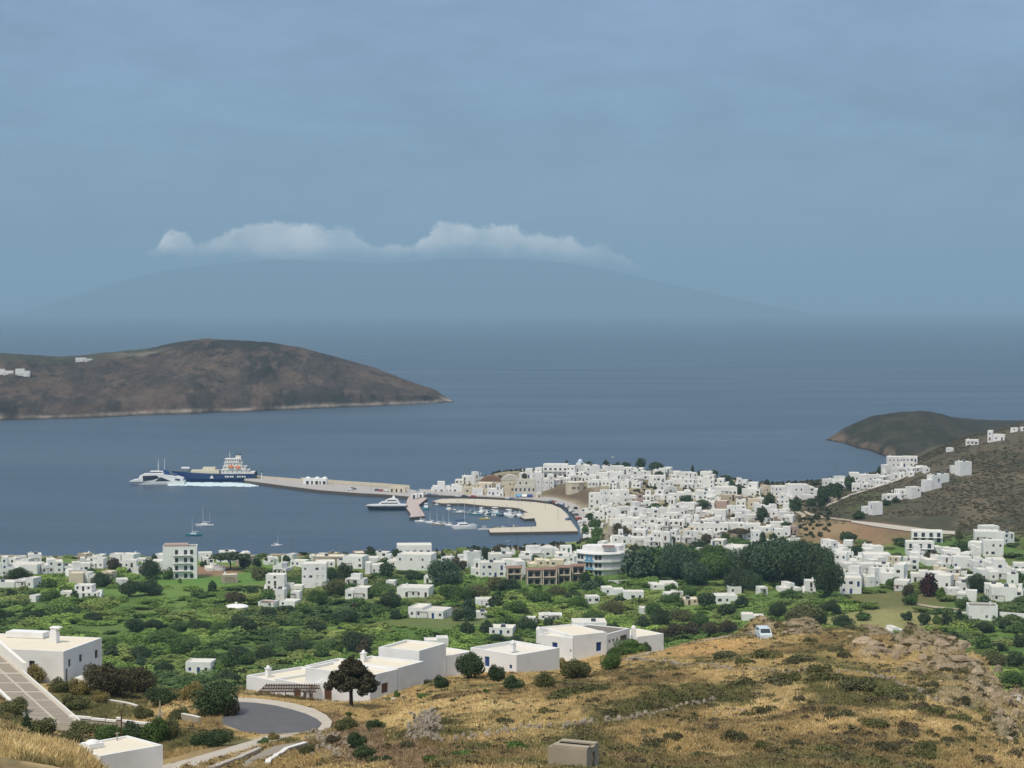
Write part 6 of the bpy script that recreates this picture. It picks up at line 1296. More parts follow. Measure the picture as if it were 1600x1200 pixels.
mb = MB(); mb.box(-.22*Lf, -.13*Lf, -2.2, 2.2, 7.0, 9.2, .8); mb.box(-.34*Lf, -.12*Lf, -Bf*.4, Bf*.4, 6.9, 7.2); mb.build('funnel_deck', BB, r)
mb = MB(); mb.tube((-.02*Lf, 0, 9.3), (-.02*Lf, 0, 17.5), .35, .15); mb.box(-.025*Lf - .2, -.015*Lf + .2, -1.8, 1.8, 13.0, 13.3); mb.build('mast', BW, r)
# foam of its wake
wk = MB(); rng = random.Random(5); FO = mat('foam', (.62, .76, .78), .7, .12, .25)
def foam_poly(pts, z): 
    P = [on_plane(u, v, 0)[:2] for u, v in pts]; return P
mA = [(262,755.6),(290,753.6),(330,753.8),(365,754),(392,756),(404,759.5),(392,760.5),(350,760),(300,759),(262,758.6)]
P = [on_plane(u, v, 0)[:2] for u, v in mA]
n = 60; vs = []; tops = [p for p in mA[:6]]; bots = [mA[9], mA[8], mA[7], mA[6], mA[6], mA[5]]
for i in range(n + 1):
    t_ = i / n * 5; a = int(min(t_, 4)); f_ = t_ - a; j1 = rng.uniform(-.5, .5); j2 = rng.uniform(-.5, .5)
    tu = tops[a][0] * (1 - f_) + tops[a+1][0] * f_; tv = tops[a][1] * (1 - f_) + tops[a+1][1] * f_; bu = bots[a][0] * (1 - f_) + bots[a+1][0] * f_; bv = bots[a][1] * (1 - f_) + bots[a+1][1] * f_
    vs.append((*on_plane(tu, tv + j1, 0)[:2], .02)); vs.append((*on_plane((tu + bu) / 2, (tv + bv) / 2, 0)[:2], .35)); vs.append((*on_plane(bu, bv + j2, 0)[:2], .02))
wk.add(vs, [(3*i + j, 3*i + j + 1, 3*i + j + 4, 3*i + j + 3) for i in range(n) for j in (0, 1)])
tag(wk.build('wake_foam', FO, smooth=True), 'pale churned foam trailing behind the ferry', kind='stuff')

# ---- cars along the quay road
cc = [(.6, .6, .6), (.05, .06, .08), (.35, .06, .05), (.7, .7, .68), (.12, .16, .28), (.25, .26, .27)]; cn = ['silver', 'black', 'red', 'white', 'blue', 'grey']; rng = random.Random(11)
spots = [(548,767.5),(590,768.5),(597,769.2),(604,769.6),(672,774.5),(680,775),(716,777),(726,777),(740,777.5),(795,780.5),(801,781),(808,781.6),(858,784),(863,785.5),(868,786.5),(873,788),(879,790),(886,794),(893,800),(900,806),(905,812),(908,818),(888,811+2),(655,769.5),(660,770.5),(552,766.4)]
for i, (u, v) in enumerate(spots):
    x, y, _ = on_plane(u, v, QZ - .1); on_b = u < 640; q = i % 6
    vehicle((x, y, 2.2 if on_b else max(QZ, ground_z(x, y)) + .01), rng.uniform(-.4, .4) + (0 if u < 850 else .9), unique_label(cn[q] + ' car parked', u, v), cc[q], detail=False, group='cars parked around the harbour')
# ---- people-sized quay lamps
def lamp_me():
    mb = MB(); mb.tube((0, 0, 0), (0, 0, 6), .08, .05, 5); mb.box(-.5, .5, -.06, .06, 6, 6.1); mb.box(.3, .8, -.1, .1, 5.92, 6.0); return mb.mesh('lamp_post', RAILM)
LM = lamp_me()
for i, (u, v) in enumerate([(690,781.5),(725,781.5),(760,782.5),(797,784.5),(828,788),(852,797),(872,813),(800,829),(830,828.5),(430,754),(520,761),(580,768)]):
    x, y, _ = on_plane(u, v, 2.2 if u < 640 else QZ); o = link('street_lamp', LM, None, (x, y, 2.2 if u < 640 else QZ)); tag(o, unique_label('dark street lamp standing on the paving', u, v), 'street lamp', 'street lamps of the harbour')
# ================================================================ GREENERY
def leaf_mat(name, col, var=0.35, scale=0.5, objvar=0.18, kind=None):
    m, t, b = ntree(name); n = t.nodes.new; l = t.links.new
    b.inputs['Roughness'].default_value = 0.75; b.inputs['Specular IOR Level'].default_value = 0.2
    geo = n('ShaderNodeNewGeometry'); nz = n('ShaderNodeTexNoise'); nz.inputs['Scale'].default_value = scale; nz.inputs['Detail'].default_value = 4; l(geo.outputs['Position'], nz.inputs['Vector'])
    mm = n('ShaderNodeMath'); mm.operation = 'MULTIPLY_ADD'; l(nz.outputs[0], mm.inputs[0]); mm.inputs[1].default_value = 2.4 * var; mm.inputs[2].default_value = 1 - 1.2 * var
    oi = n('ShaderNodeObjectInfo'); m2 = n('ShaderNodeMath'); m2.operation = 'MULTIPLY_ADD'; l(oi.outputs['Random'], m2.inputs[0]); m2.inputs[1].default_value = 2 * objvar; m2.inputs[2].default_value = 1 - objvar
    m3 = n('ShaderNodeMath'); m3.operation = 'MULTIPLY'; l(mm.outputs[0], m3.inputs[0]); l(m2.outputs[0], m3.inputs[1])
    sc = n('ShaderNodeVectorMath'); sc.operation = 'SCALE'; l(m3.outputs[0], sc.inputs['Scale'])
    if kind: at = n('ShaderNodeAttribute'); at.attribute_name = 'col'; at.attribute_type = 'INSTANCER'; l(at.outputs['Color'], sc.inputs[0])
    else: sc.inputs[0].default_value = col
    l(sc.outputs[0], b.inputs['Base Color']); return m
LM_ = {'scrubdark': leaf_mat('leaves_scrubdark', (0.100, 0.100, 0.050), scale=1.5), 'pinebrown': leaf_mat('leaves_pine', (0.050, 0.046, 0.024), scale=1.2), 'dark': leaf_mat('leaves_dark', (0.052, 0.082, 0.033)), 'green': leaf_mat('leaves_green', (0.085, 0.145, 0.036)), 'bluegreen': leaf_mat('leaves_bluegreen', (0.068, 0.110, 0.058)), 'light': leaf_mat('leaves_light', (0.125, 0.200, 0.040)),
       'olive': leaf_mat('leaves_olive', (0.118, 0.122, 0.046)), 'brown': leaf_mat('leaves_brown', (0.090, 0.078, 0.040)), 'red': leaf_mat('leaves_red', (0.060, 0.020, 0.020)), 'ochre': leaf_mat('leaves_ochre', (0.240, 0.200, 0.070)), 'heath': leaf_mat('leaves_heath', (0.135, 0.112, 0.066), scale=1.5)}
BARK = mat('bark', (0.085, 0.062, 0.045), 0.95, 0.25, 3, 0.5)
def leaf_quads(P, size, rng, nrm=None, stretch=1.0):
    """one small randomly turned leaf-spray quad at each point"""
    n = len(P); a = rng.normal(size=(n, 3)); 
    if nrm is not None: a = a * 0.75 + nrm * 1.0
    a /= np.linalg.norm(a, axis=1)[:, None]; b = np.cross(a, rng.normal(size=(n, 3))); b /= np.linalg.norm(b, axis=1)[:, None]; c = np.cross(a, b)
    s = size * rng.uniform(.6, 1.25, n)[:, None]
    V = np.stack([P - b * s - c * s * .55 * stretch, P + b * s * .6 - c * s * .7 * stretch, P + b * s + c * s * .5 * stretch, P - b * s * .5 + c * s * .75 * stretch], 1).reshape(-1, 3)
    return V, np.arange(4 * n).reshape(-1, 4)
def crown_mesh(name, kind, n, size, seed):
    rng = np.random.RandomState(seed); P = []; Nn = []
    if kind == 'round': L_ = [((0, 0, .52), .50)] + [((.42 * math.cos(k) * rng.uniform(.7, 1.1), .42 * math.sin(k) * rng.uniform(.7, 1.1), .45 + rng.uniform(-.16, .26)), rng.uniform(.26, .40)) for k in np.linspace(0, 6.28, 9)[:-1]] + [((rng.uniform(-.2, .2), rng.uniform(-.2, .2), .82), .26), ((rng.uniform(-.3, .3), rng.uniform(-.3, .3), .75), .24)]
    elif kind == 'tall': L_ = [((rng.uniform(-.12, .12), rng.uniform(-.12, .12), z), .30 * (1.15 - z * .45)) for z in np.linspace(.25, .86, 5)] + [((.26 * math.cos(k), .26 * math.sin(k), rng.uniform(.3, .75)), rng.uniform(.14, .22)) for k in np.linspace(0, 6.28, 8)[:-1]]
    elif kind == 'cypress': L_ = [((0, 0, z), .17 * math.sin(math.pi * (z * .85 + .13)) + .03) for z in np.linspace(.08, .95, 12)]
    elif kind == 'pine': L_ = [((.40 * math.cos(k) * r, .40 * math.sin(k) * r, .76 + rng.uniform(-.05, .06)), .21) for r in (.45, 1.0) for k in np.linspace(0, 6.28, 8)[:-1]] + [((0, 0, .84), .24)]
    elif kind == 'bush': L_ = [((0, 0, .3), .42)] + [((.40 * math.cos(k) * rng.uniform(.6, 1.15), .40 * math.sin(k) * rng.uniform(.6, 1.15), .2 + rng.uniform(0, .25)), rng.uniform(.22, .34)) for k in np.linspace(0, 6.28, 8)[:-1]] + [((rng.uniform(-.25, .25), rng.uniform(-.25, .25), .6), .26)]
    elif kind == 'mat': L_ = [((rng.uniform(-.45, .45), rng.uniform(-.45, .45), rng.uniform(.05, .25)), rng.uniform(.18, .34)) for k in range(9)]
    elif kind == 'layered': L_ = [((r * math.cos(k + z * 9), r * math.sin(k + z * 9), z), rr) for z, r, rr in ((.36, .40, .12), (.44, .44, .12), (.54, .34, .17), (.64, .30, .13), (.74, .17, .15), (.85, .12, .10)) for k in np.linspace(0, 6.28, 7)[:-1] + z * 5 if rng.rand() > .16] + [((.05, 0, .93), .09), ((-.06, .02, .98), .05), ((0, 0, .5), .22)]
    tot = sum(r * r for _, r in L_)
    for (c, r) in L_:
        m = max(6, int(n * r * r / tot)); d = rng.normal(size=(m, 3)); d /= np.linalg.norm(d, axis=1)[:, None]
        lump = 1 + .18 * np.sin(d[:, :1] * 7 + seed) * np.cos(d[:, 1:2] * 6 + c[2] * 9); rad = r * (rng.uniform(.35, 1.0, (m, 1)) ** .33) * lump
        flat = .62 if kind in ('pine', 'layered', 'mat') else (1.5 if kind == 'cypress' else .92)
        q = np.array(c) + d * rad * np.array([1, 1, flat]); P.append(q); Nn.append(d)
    P = np.concatenate(P); Nn = np.concatenate(Nn); k = P[:, 2] > 0.0; P = P[k]; Nn = Nn[k]
    V, Q = leaf_quads(P, size, rng, Nn); return np_mesh(name, V, Q, LM_['dark'], smooth=False)
def trunk_mesh(kind, seed):
    rng = random.Random(seed); mb = MB(); h = {'round': .5, 'tall': .6, 'cypress': .3, 'pine': .75, 'bush': .25, 'layered': .7}.get(kind, .3); r = {'bush': .03, 'cypress': .03}.get(kind, .045)
    pts_ = [(0, 0, -.06), (rng.uniform(-.03, .03), rng.uniform(-.03, .03), h * .4), (rng.uniform(-.05, .05), rng.uniform(-.05, .05), h)]
    mb.tube(pts_[0], pts_[1], r, r * .8, 7); mb.tube(pts_[1], pts_[2], r * .8, r * .45, 7)
    if kind != 'cypress':
        for i in range(6):
            k = i * 1.05 + rng.random(); e = .30 if kind != 'bush' else .25; z0 = h * rng.uniform(.35, .8); mb.tube((0, 0, z0), (e * math.cos(k), e * math.sin(k), z0 + rng.uniform(.12, .25)), r * .45, r * .15, 5)
    return mb.mesh('trunk', BARK)
CR = {}
for kind, nv, n, size in (('round', 5, 1500, .062), ('tall', 4, 1400, .050), ('cypress', 2, 800, .038), ('pine', 2, 1400, .045), ('bush', 5, 1000, .065), ('layered', 2, 1600, .040), ('mat', 5, 420, .075)):
    CR[kind] = [(crown_mesh('crown', kind, n, size, 40 + 7 * i + len(kind)), trunk_mesh(kind, i)) for i in range(nv)]
CRN = {k: [(crown_mesh('crown', k, n, s_, 90 + i), trunk_mesh(k, 9 + i)) for i in range(nv)] for k, nv, n, s_ in (('round', 3, 7000, .027), ('bush', 4, 5000, .030), ('layered', 1, 9000, .022), ('mat', 4, 1800, .036))}
KNAME = {'round': 'tree', 'tall': 'tree', 'cypress': 'cypress_tree', 'pine': 'pine_tree', 'bush': 'shrub', 'layered': 'pine_tree', 'mat': 'shrub'}
KTXT = {'round': 'round tree', 'tall': 'tall tree', 'cypress': 'cypress', 'pine': 'umbrella pine', 'bush': 'bush', 'layered': 'pine', 'mat': 'low shrub'}
CTXT = {'scrubdark': 'dark olive', 'pinebrown': 'brown-green', 'dark': 'dark green', 'green': 'green', 'bluegreen': 'blue-green', 'light': 'bright green', 'olive': 'olive-green', 'brown': 'brownish', 'red': 'dark red', 'ochre': 'yellowish', 'heath': 'grey-brown'}
OCC = []; _ti = [0]
def tree(u, vb, wpx, hpx, kind, colour, label=None, ymin=430, near=False, group='trees around the bay', loc=None):
    i = _ti[0]; _ti[0] += 1
    (x, y, z), dv_ = (loc, 0) if loc else hit_land(u, vb, ymin); hpx += dv_; k = y / F; lib = CRN if (near or (kind in CRN and wpx > 30)) else CR; me, tk = lib[kind][i % len(lib[kind])]
    if label is None: label = unique_label(f'{CTXT[colour]} {KTXT[kind]}', u, vb - hpx / 2)
    r = thing(KNAME[kind], label, 'shrub' if kind in ('bush', 'mat') else 'tree', (x, y, z), random.uniform(0, 6.28), group)
    ext = {'round': 1.38, 'tall': .78, 'cypress': .36, 'pine': 1.15, 'bush': 1.35, 'layered': 1.06, 'mat': 1.3}[kind]; hz = {'round': 1.08, 'tall': 1.06, 'cypress': 1.05, 'pine': 1.0, 'bush': .84, 'layered': 1.04, 'mat': .46}[kind]
    c = link('foliage' if kind in ('bush', 'mat') else 'crown', me, r); c.material_slots[0].link = 'OBJECT'; c.material_slots[0].material = LM_[colour]
    sx = wpx * k / ext; sz = hpx * k / hz; c.scale = (sx, sx, sz)
    if kind not in ('mat',): t_ = link('trunk' if kind != 'bush' else 'stem', tk, r); t_.scale = (min(sx, sz), min(sx, sz), sz)
    OCC.append((x, y, wpx * k / 2)); return r
def trees(fn, rows, ymin=430):
    for a, b, c, d, kind, colour, *lab in rows:
        u0, u1, v0, v1 = fn(a, b, c, d); tree((u0 + u1) / 2, v1, u1 - u0, v1 - v0, kind, colour, lab[0] if lab else None, ymin)
# skyline and village trees  (x0, x1, top, base in crop pixels)
trees(crop(740, 700, 5.333), [(925,1000,105,160,'round','dark'),(1078,1135,95,155,'round','dark'),(1140,1230,115,165,'bush','dark'),(1220,1315,112,165,'round','dark'),(1348,1432,75,185,'round','dark','large dark pine standing highest on the village skyline'),(1455,1580,112,185,'round','dark'),
 (1045,1130,150,215,'round','dark'),(820,880,170,215,'bush','dark'),(760,790,95,140,'round','dark'),(1300,1400,262,320,'bush','olive'),(1500,1590,190,235,'bush','dark'),(1430,1570,455,525,'bush','green'),(400,450,205,265,'round','brown'),(830,870,485,525,'round','dark'),
 (915,1030,535,620,'round','dark'),(950,1060,580,690,'round','green'),(900,960,630,720,'round','green'),(975,1080,650,760,'round','green'),(930,1100,730,830,'round','green'),(1010,1070,590,650,'bush','dark'),(1160,1240,620,700,'round','brown'),(1170,1310,650,760,'round','brown'),
 (130,325,795,905,'round','brown','brown-topped clump of bare trees behind the beach houses'),(50,150,815,930,'round','dark'),(0,60,820,880,'round','dark'),(310,400,870,960,'bush','light'),(470,560,885,935,'bush','dark'),(395,450,930,1000,'bush','light'),(1300,1390,790,850,'bush','olive')], 900)
trees(crop(1020, 700, 5.333), [(-5,95,118,190,'round','dark'),(318,345,138,190,'cypress','dark'),(360,450,178,215,'bush','dark'),(445,545,180,230,'round','dark'),(540,660,222,290,'round','dark'),(600,690,260,330,'bush','dark'),(660,780,300,390,'round','dark'),(930,975,258,305,'round','dark'),(1330,1395,268,310,'bush','dark'),
 (1075,1095,270,320,'cypress','dark'),(225,335,388,450,'round','dark'),(350,480,425,505,'round','dark'),(915,1020,365,500,'round','dark'),(860,965,475,625,'round','dark','big dark round tree on the bare ground at the village edge'),(1140,1245,410,530,'round','dark'),(1280,1365,410,485,'round','dark'),(1365,1440,310,450,'round','dark'),(1420,1570,290,440,'round','dark'),(1370,1440,420,490,'round','dark'),
 (740,840,395,445,'bush','dark'),(620,812,668,775,'pine','brown','broad brown umbrella pine in the lower village'),(888,942,690,830,'cypress','dark','lone dark cypress in front of the white village'),(620,840,740,840,'bush','green'),(400,500,710,790,'round','brown'),(560,650,700,790,'round','green'),(150,190,730,800,'round','brown'),(1060,1150,610,660,'bush','dark'),
 (290,480,760,880,'bush','dark'),(560,720,800,870,'bush','dark'),(0,110,460,510,'bush','dark'),(960,1040,705,760,'bush','dark'),(940,1000,610,650,'bush','olive'),(1560,1620,690,770,'round','dark')], 900)
# the two groves
for (u, v, w, h, c) in [(990,904,36,46,'bluegreen'),(1008,906,40,54,'bluegreen'),(1028,905,40,50,'green'),(1046,906,44,60,'bluegreen'),(1066,905,46,58,'bluegreen'),(1082,903,40,50,'green'),(1020,896,50,44,'bluegreen'),(1058,892,50,44,'bluegreen')]: tree(u, v, w, h, 'tall' if w < 42 else 'round', c, None, 600, group='eucalyptus trees of the tall grove')
for (u, v, w, h, c) in [(1088,915,50,42,'bluegreen'),(1110,905,52,44,'green'),(1128,898,52,48,'green'),(1106,884,50,34,'green'),(1165,903,52,52,'bluegreen'),(1185,908,66,66,'dark'),(1208,912,72,70,'bluegreen'),(1238,914,78,72,'dark'),(1266,912,62,62,'dark'),(1294,934,52,66,'dark'),(1283,900,44,52,'dark'),(1222,882,78,42,'bluegreen'),(1188,884,56,40,'bluegreen'),(1256,878,56,34,'dark'),(1172,925,40,36,'dark'),(1150,925,50,36,'dark')]: tree(u, v, w, h, 'round', c, None, 600, group='trees of the giant rounded grove')
trees(crop(1200, 840, 3.333), [(50,190,265,320,'bush','green'),(550,605,40,90,'round','dark'),(800,895,60,120,'bush','brown'),(985,1050,20,95,'round','dark'),(1030,1150,180,285,'round','dark'),(790,885,180,305,'tall','red','dark red tree between the white houses of the suburb'),(700,760,235,305,'round','brown'),(420,500,40,105,'round','dark'),(640,730,0,20,'bush','dark'),
 (600,700,200,265,'bush','green'),(870,930,255,320,'bush','light'),(690,790,285,350,'bush','green'),(970,1070,305,370,'bush','green'),(1085,1160,295,355,'bush','bluegreen'),(780,850,385,455,'round','dark'),(850,900,395,450,'bush','green'),(900,960,390,470,'tall','dark'),(975,1015,370,460,'cypress','dark'),
 (1070,1180,435,495,'round','dark'),(1200,1270,420,475,'round','dark'),(1270,1340,450,500,'round','green'),(1260,1340,175,240,'round','green'),(1080,1170,500,600,'round','green'),(1080,1260,585,690,'round','olive'),(1240,1333,590,680,'round','dark'),(1200,1340,690,790,'round','green'),(1270,1340,500,570,'bush','dark'),(1150,1250,540,590,'bush','dark'),(1180,1260,610,660,'round','dark'),
 (0,130,410,500,'bush','light'),(80,300,340,475,'round','olive'),(200,305,370,475,'round','dark'),(130,210,340,420,'round','green'),(330,450,395,480,'round','dark'),(380,540,450,510,'bush','olive'),(570,720,495,550,'bush','green'),(700,840,485,540,'bush','green'),(880,1040,490,555,'bush','dark'),(450,540,380,430,'bush','green'),(280,380,320,400,'round','dark'),(0,100,330,420,'round','dark'),(690,760,380,430,'bush','dark'),(400,470,500,530,'bush','olive'),(180,260,440,480,'bush','light')], 480)
trees(crop(1280, 630, 5.0), [(160,295,1000,1085,'round','dark','single round dark tree on the ploughed earth field'),(250,360,835,905,'bush','dark'),(440,500,490,550,'bush','dark'),(195,290,560,680,'round','dark'),(-10,80,650,780,'round','dark'),(75,200,620,690,'round','dark'),(560,640,730,780,'bush','dark'),(490,560,745,800,'bush','dark'),(1060,1130,980,1060,'bush','olive'),(1040,1180,1060,1140,'bush','green'),(220,330,1110,1180,'round','dark')], 900)
# shore trees on the left
trees(crop(0, 780, 4.0), [(40,200,420,520,'round','dark'),(670,765,365,450,'round','brown'),(945,985,340,400,'cypress','dark'),(870,1010,370,500,'round','dark','bushy dark palm-like tree beside the four-storey block'),(1010,1090,420,500,'bush','green'),(565,700,450,545,'round','dark'),(250,360,490,570,'round','green'),(240,390,560,640,'bush','green'),(360,440,530,600,'bush','light'),(30,110,555,630,'bush','dark'),
 (735,880,500,610,'round','dark'),(850,1020,495,600,'round','dark'),(1310,1570,330,440,'pine','dark','wide dark spreading tree in front of the seafront house'),(1245,1300,385,420,'bush','dark'),(1300,1355,505,590,'cypress','dark','small cone-shaped dark tree in the bright field'),(1550,1620,545,610,'round','dark'),(1400,1550,570,660,'round','brown'),(1575,1640,365,420,'round','dark'),(530,600,425,470,'bush','green'),(100,170,470,520,'bush','olive'),(790,825,430,470,'bush','dark'),(440,500,560,620,'bush','green'),(560,610,580,610,'bush','dark'),(1110,1140,490,525,'bush','light'),(1180,1300,560,620,'bush','green'),(0,60,470,530,'bush','olive')], 600)
trees(crop(380, 820, 4.0), [(-30,50,195,275,'round','dark'),(60,105,210,242,'bush','dark'),(130,155,200,245,'round','dark'),(245,290,185,240,'round','dark'),(460,520,178,212,'bush','dark'),(615,665,165,205,'bush','dark'),(755,835,135,230,'tall','dark','pointed dark tree between the beach houses'),(930,980,145,205,'round','dark'),(1235,1252,155,210,'cypress','dark'),(1142,1370,200,385,'round','bluegreen','huge blue-green tree on the orchard edge beside the beach houses'),
 (1290,1400,200,290,'bush','brown'),(580,690,235,340,'round','dark'),(510,590,260,350,'round','dark'),(845,945,225,330,'round','dark'),(830,930,200,270,'bush','green'),(45,150,265,345,'round','olive'),(40,100,380,450,'round','dark'),(90,210,410,490,'round','green'),(390,520,400,500,'round','green'),(500,640,330,440,'round','olive'),(95,210,515,590,'round','dark'),(205,300,500,575,'bush','dark'),(320,430,490,565,'round','green'),
 (545,720,530,615,'round','dark','wide dark thicket tree in the middle of the reeds'),(670,735,490,545,'round','red','dark red-leaved tree among the orchard greens'),(390,510,610,680,'round','dark'),(580,650,630,675,'bush','dark'),(-20,90,580,680,'round','dark'),(760,870,380,460,'round','green'),(860,1000,410,520,'round','dark'),(690,800,470,560,'bush','green'),(780,900,500,580,'bush','green'),(920,990,520,590,'round','dark'),(1000,1140,280,340,'bush','dark'),(1220,1430,370,480,'round','green'),
 (1390,1560,370,470,'round','olive'),(1370,1460,440,600,'round','bluegreen'),(1300,1380,520,600,'round','dark'),(1350,1450,600,700,'round','dark'),(1480,1560,590,690,'round','dark'),(1560,1640,400,470,'bush','green'),(660,830,680,730,'bush','dark'),(1290,1360,420,500,'bush','green'),(1410,1490,125,175,'bush','dark'),(1300,1360,290,340,'bush','green'),(820,900,455,520,'bush','dark')], 500)
trees(crop(760, 820, 4.0), [(575,660,285,385,'round','dark','very dark tree in front of the curved hotel'),(590,700,345,420,'round','bluegreen'),(655,740,320,400,'bush','dark'),(440,505,310,355,'bush','green'),(0,120,320,410,'round','olive'),(60,220,330,410,'round','dark'),(140,270,390,440,'bush','green'),(240,420,395,500,'round','green'),(370,500,380,460,'round','olive'),(470,600,400,470,'bush','dark'),(500,640,440,530,'round','green'),(0,110,430,520,'bush','dark'),(100,260,470,560,'round','green'),(80,180,560,640,'round','green'),(180,330,570,670,'round','dark'),
 (350,420,570,650,'round','dark'),(410,500,600,680,'round','olive'),(590,740,530,610,'round','green'),(700,860,470,560,'round','olive'),(780,900,440,500,'bush','dark'),(980,1100,480,560,'round','green'),(1090,1240,420,500,'bush','green'),(930,1030,560,660,'round','dark'),(1020,1150,510,640,'round','dark'),(1150,1290,520,620,'round','olive'),(1270,1400,540,640,'round','green'),(1320,1440,420,510,'round','dark'),(1440,1560,490,570,'round','dark'),(1550,1640,440,520,'round','dark'),
 (740,850,600,670,'bush','green'),(1020,1130,640,720,'round','brown','reddish-brown thicket first along the crest wall'),(1110,1230,610,710,'round','brown','reddish-brown thicket in the middle of the crest row'),(1220,1340,600,700,'round','brown','tallest reddish-brown thicket behind the crest'),(1330,1460,600,695,'round','brown','reddish-brown thicket nearest the parked van'),(1440,1570,590,690,'round','brown'),(1280,1400,650,700,'bush','green'),(0,130,680,740,'round','dark'),(110,240,690,770,'round','dark'),(180,300,740,830,'round','dark'),(620,720,560,620,'bush','green'),(1100,1200,360,420,'bush','green'),(1180,1330,370,450,'round','green')], 480)
trees(crop(0, 840, 3.333), [(650,760,415,490,'round','dark'),(740,860,420,480,'round','dark'),(880,1000,430,485,'round','green'),(980,1100,425,490,'round','dark'),(1080,1180,440,490,'round','green'),(1175,1320,400,490,'round','dark','big dark tree standing out of the reeds beyond the dome-roofed hut'),(1090,1150,460,520,'bush','green'),(430,540,385,440,'bush','dark'),(130,260,370,430,'round','dark'),(-20,80,370,440,'bush','dark'),(250,330,420,470,'bush','green'),(320,420,360,410,'bush','dark'),
 (540,640,520,580,'bush','green'),(680,800,560,640,'round','dark'),(760,950,470,560,'round','green'),(880,1040,500,600,'round','green'),(1180,1320,560,650,'round','dark'),(1000,1140,580,650,'bush','green'),(1100,1260,690,760,'bush','dark'),(940,1010,740,800,'bush','green'),(1150,1240,600,680,'bush','green'),(540,620,560,640,'cypress','dark'),(700,760,600,680,'bush','bluegreen'),(1060,1170,640,700,'bush','light'),(800,900,640,700,'bush','green')], 480)
trees(crop(370, 840, 3.333), [(110,210,360,420,'round','dark'),(210,320,350,400,'round','dark'),(350,470,440,500,'round','dark'),(480,640,385,445,'round','dark'),(20,90,430,500,'bush','dark'),(540,700,480,600,'round','dark'),(620,700,520,620,'tall','brown'),(480,560,540,600,'bush','green'),(90,200,560,640,'round','dark'),(0,100,590,660,'bush','green'),(250,400,520,600,'round','dark'),(400,480,560,620,'bush','green'),(700,830,590,650,'bush','dark'),(330,420,600,660,'bush','light')], 480)
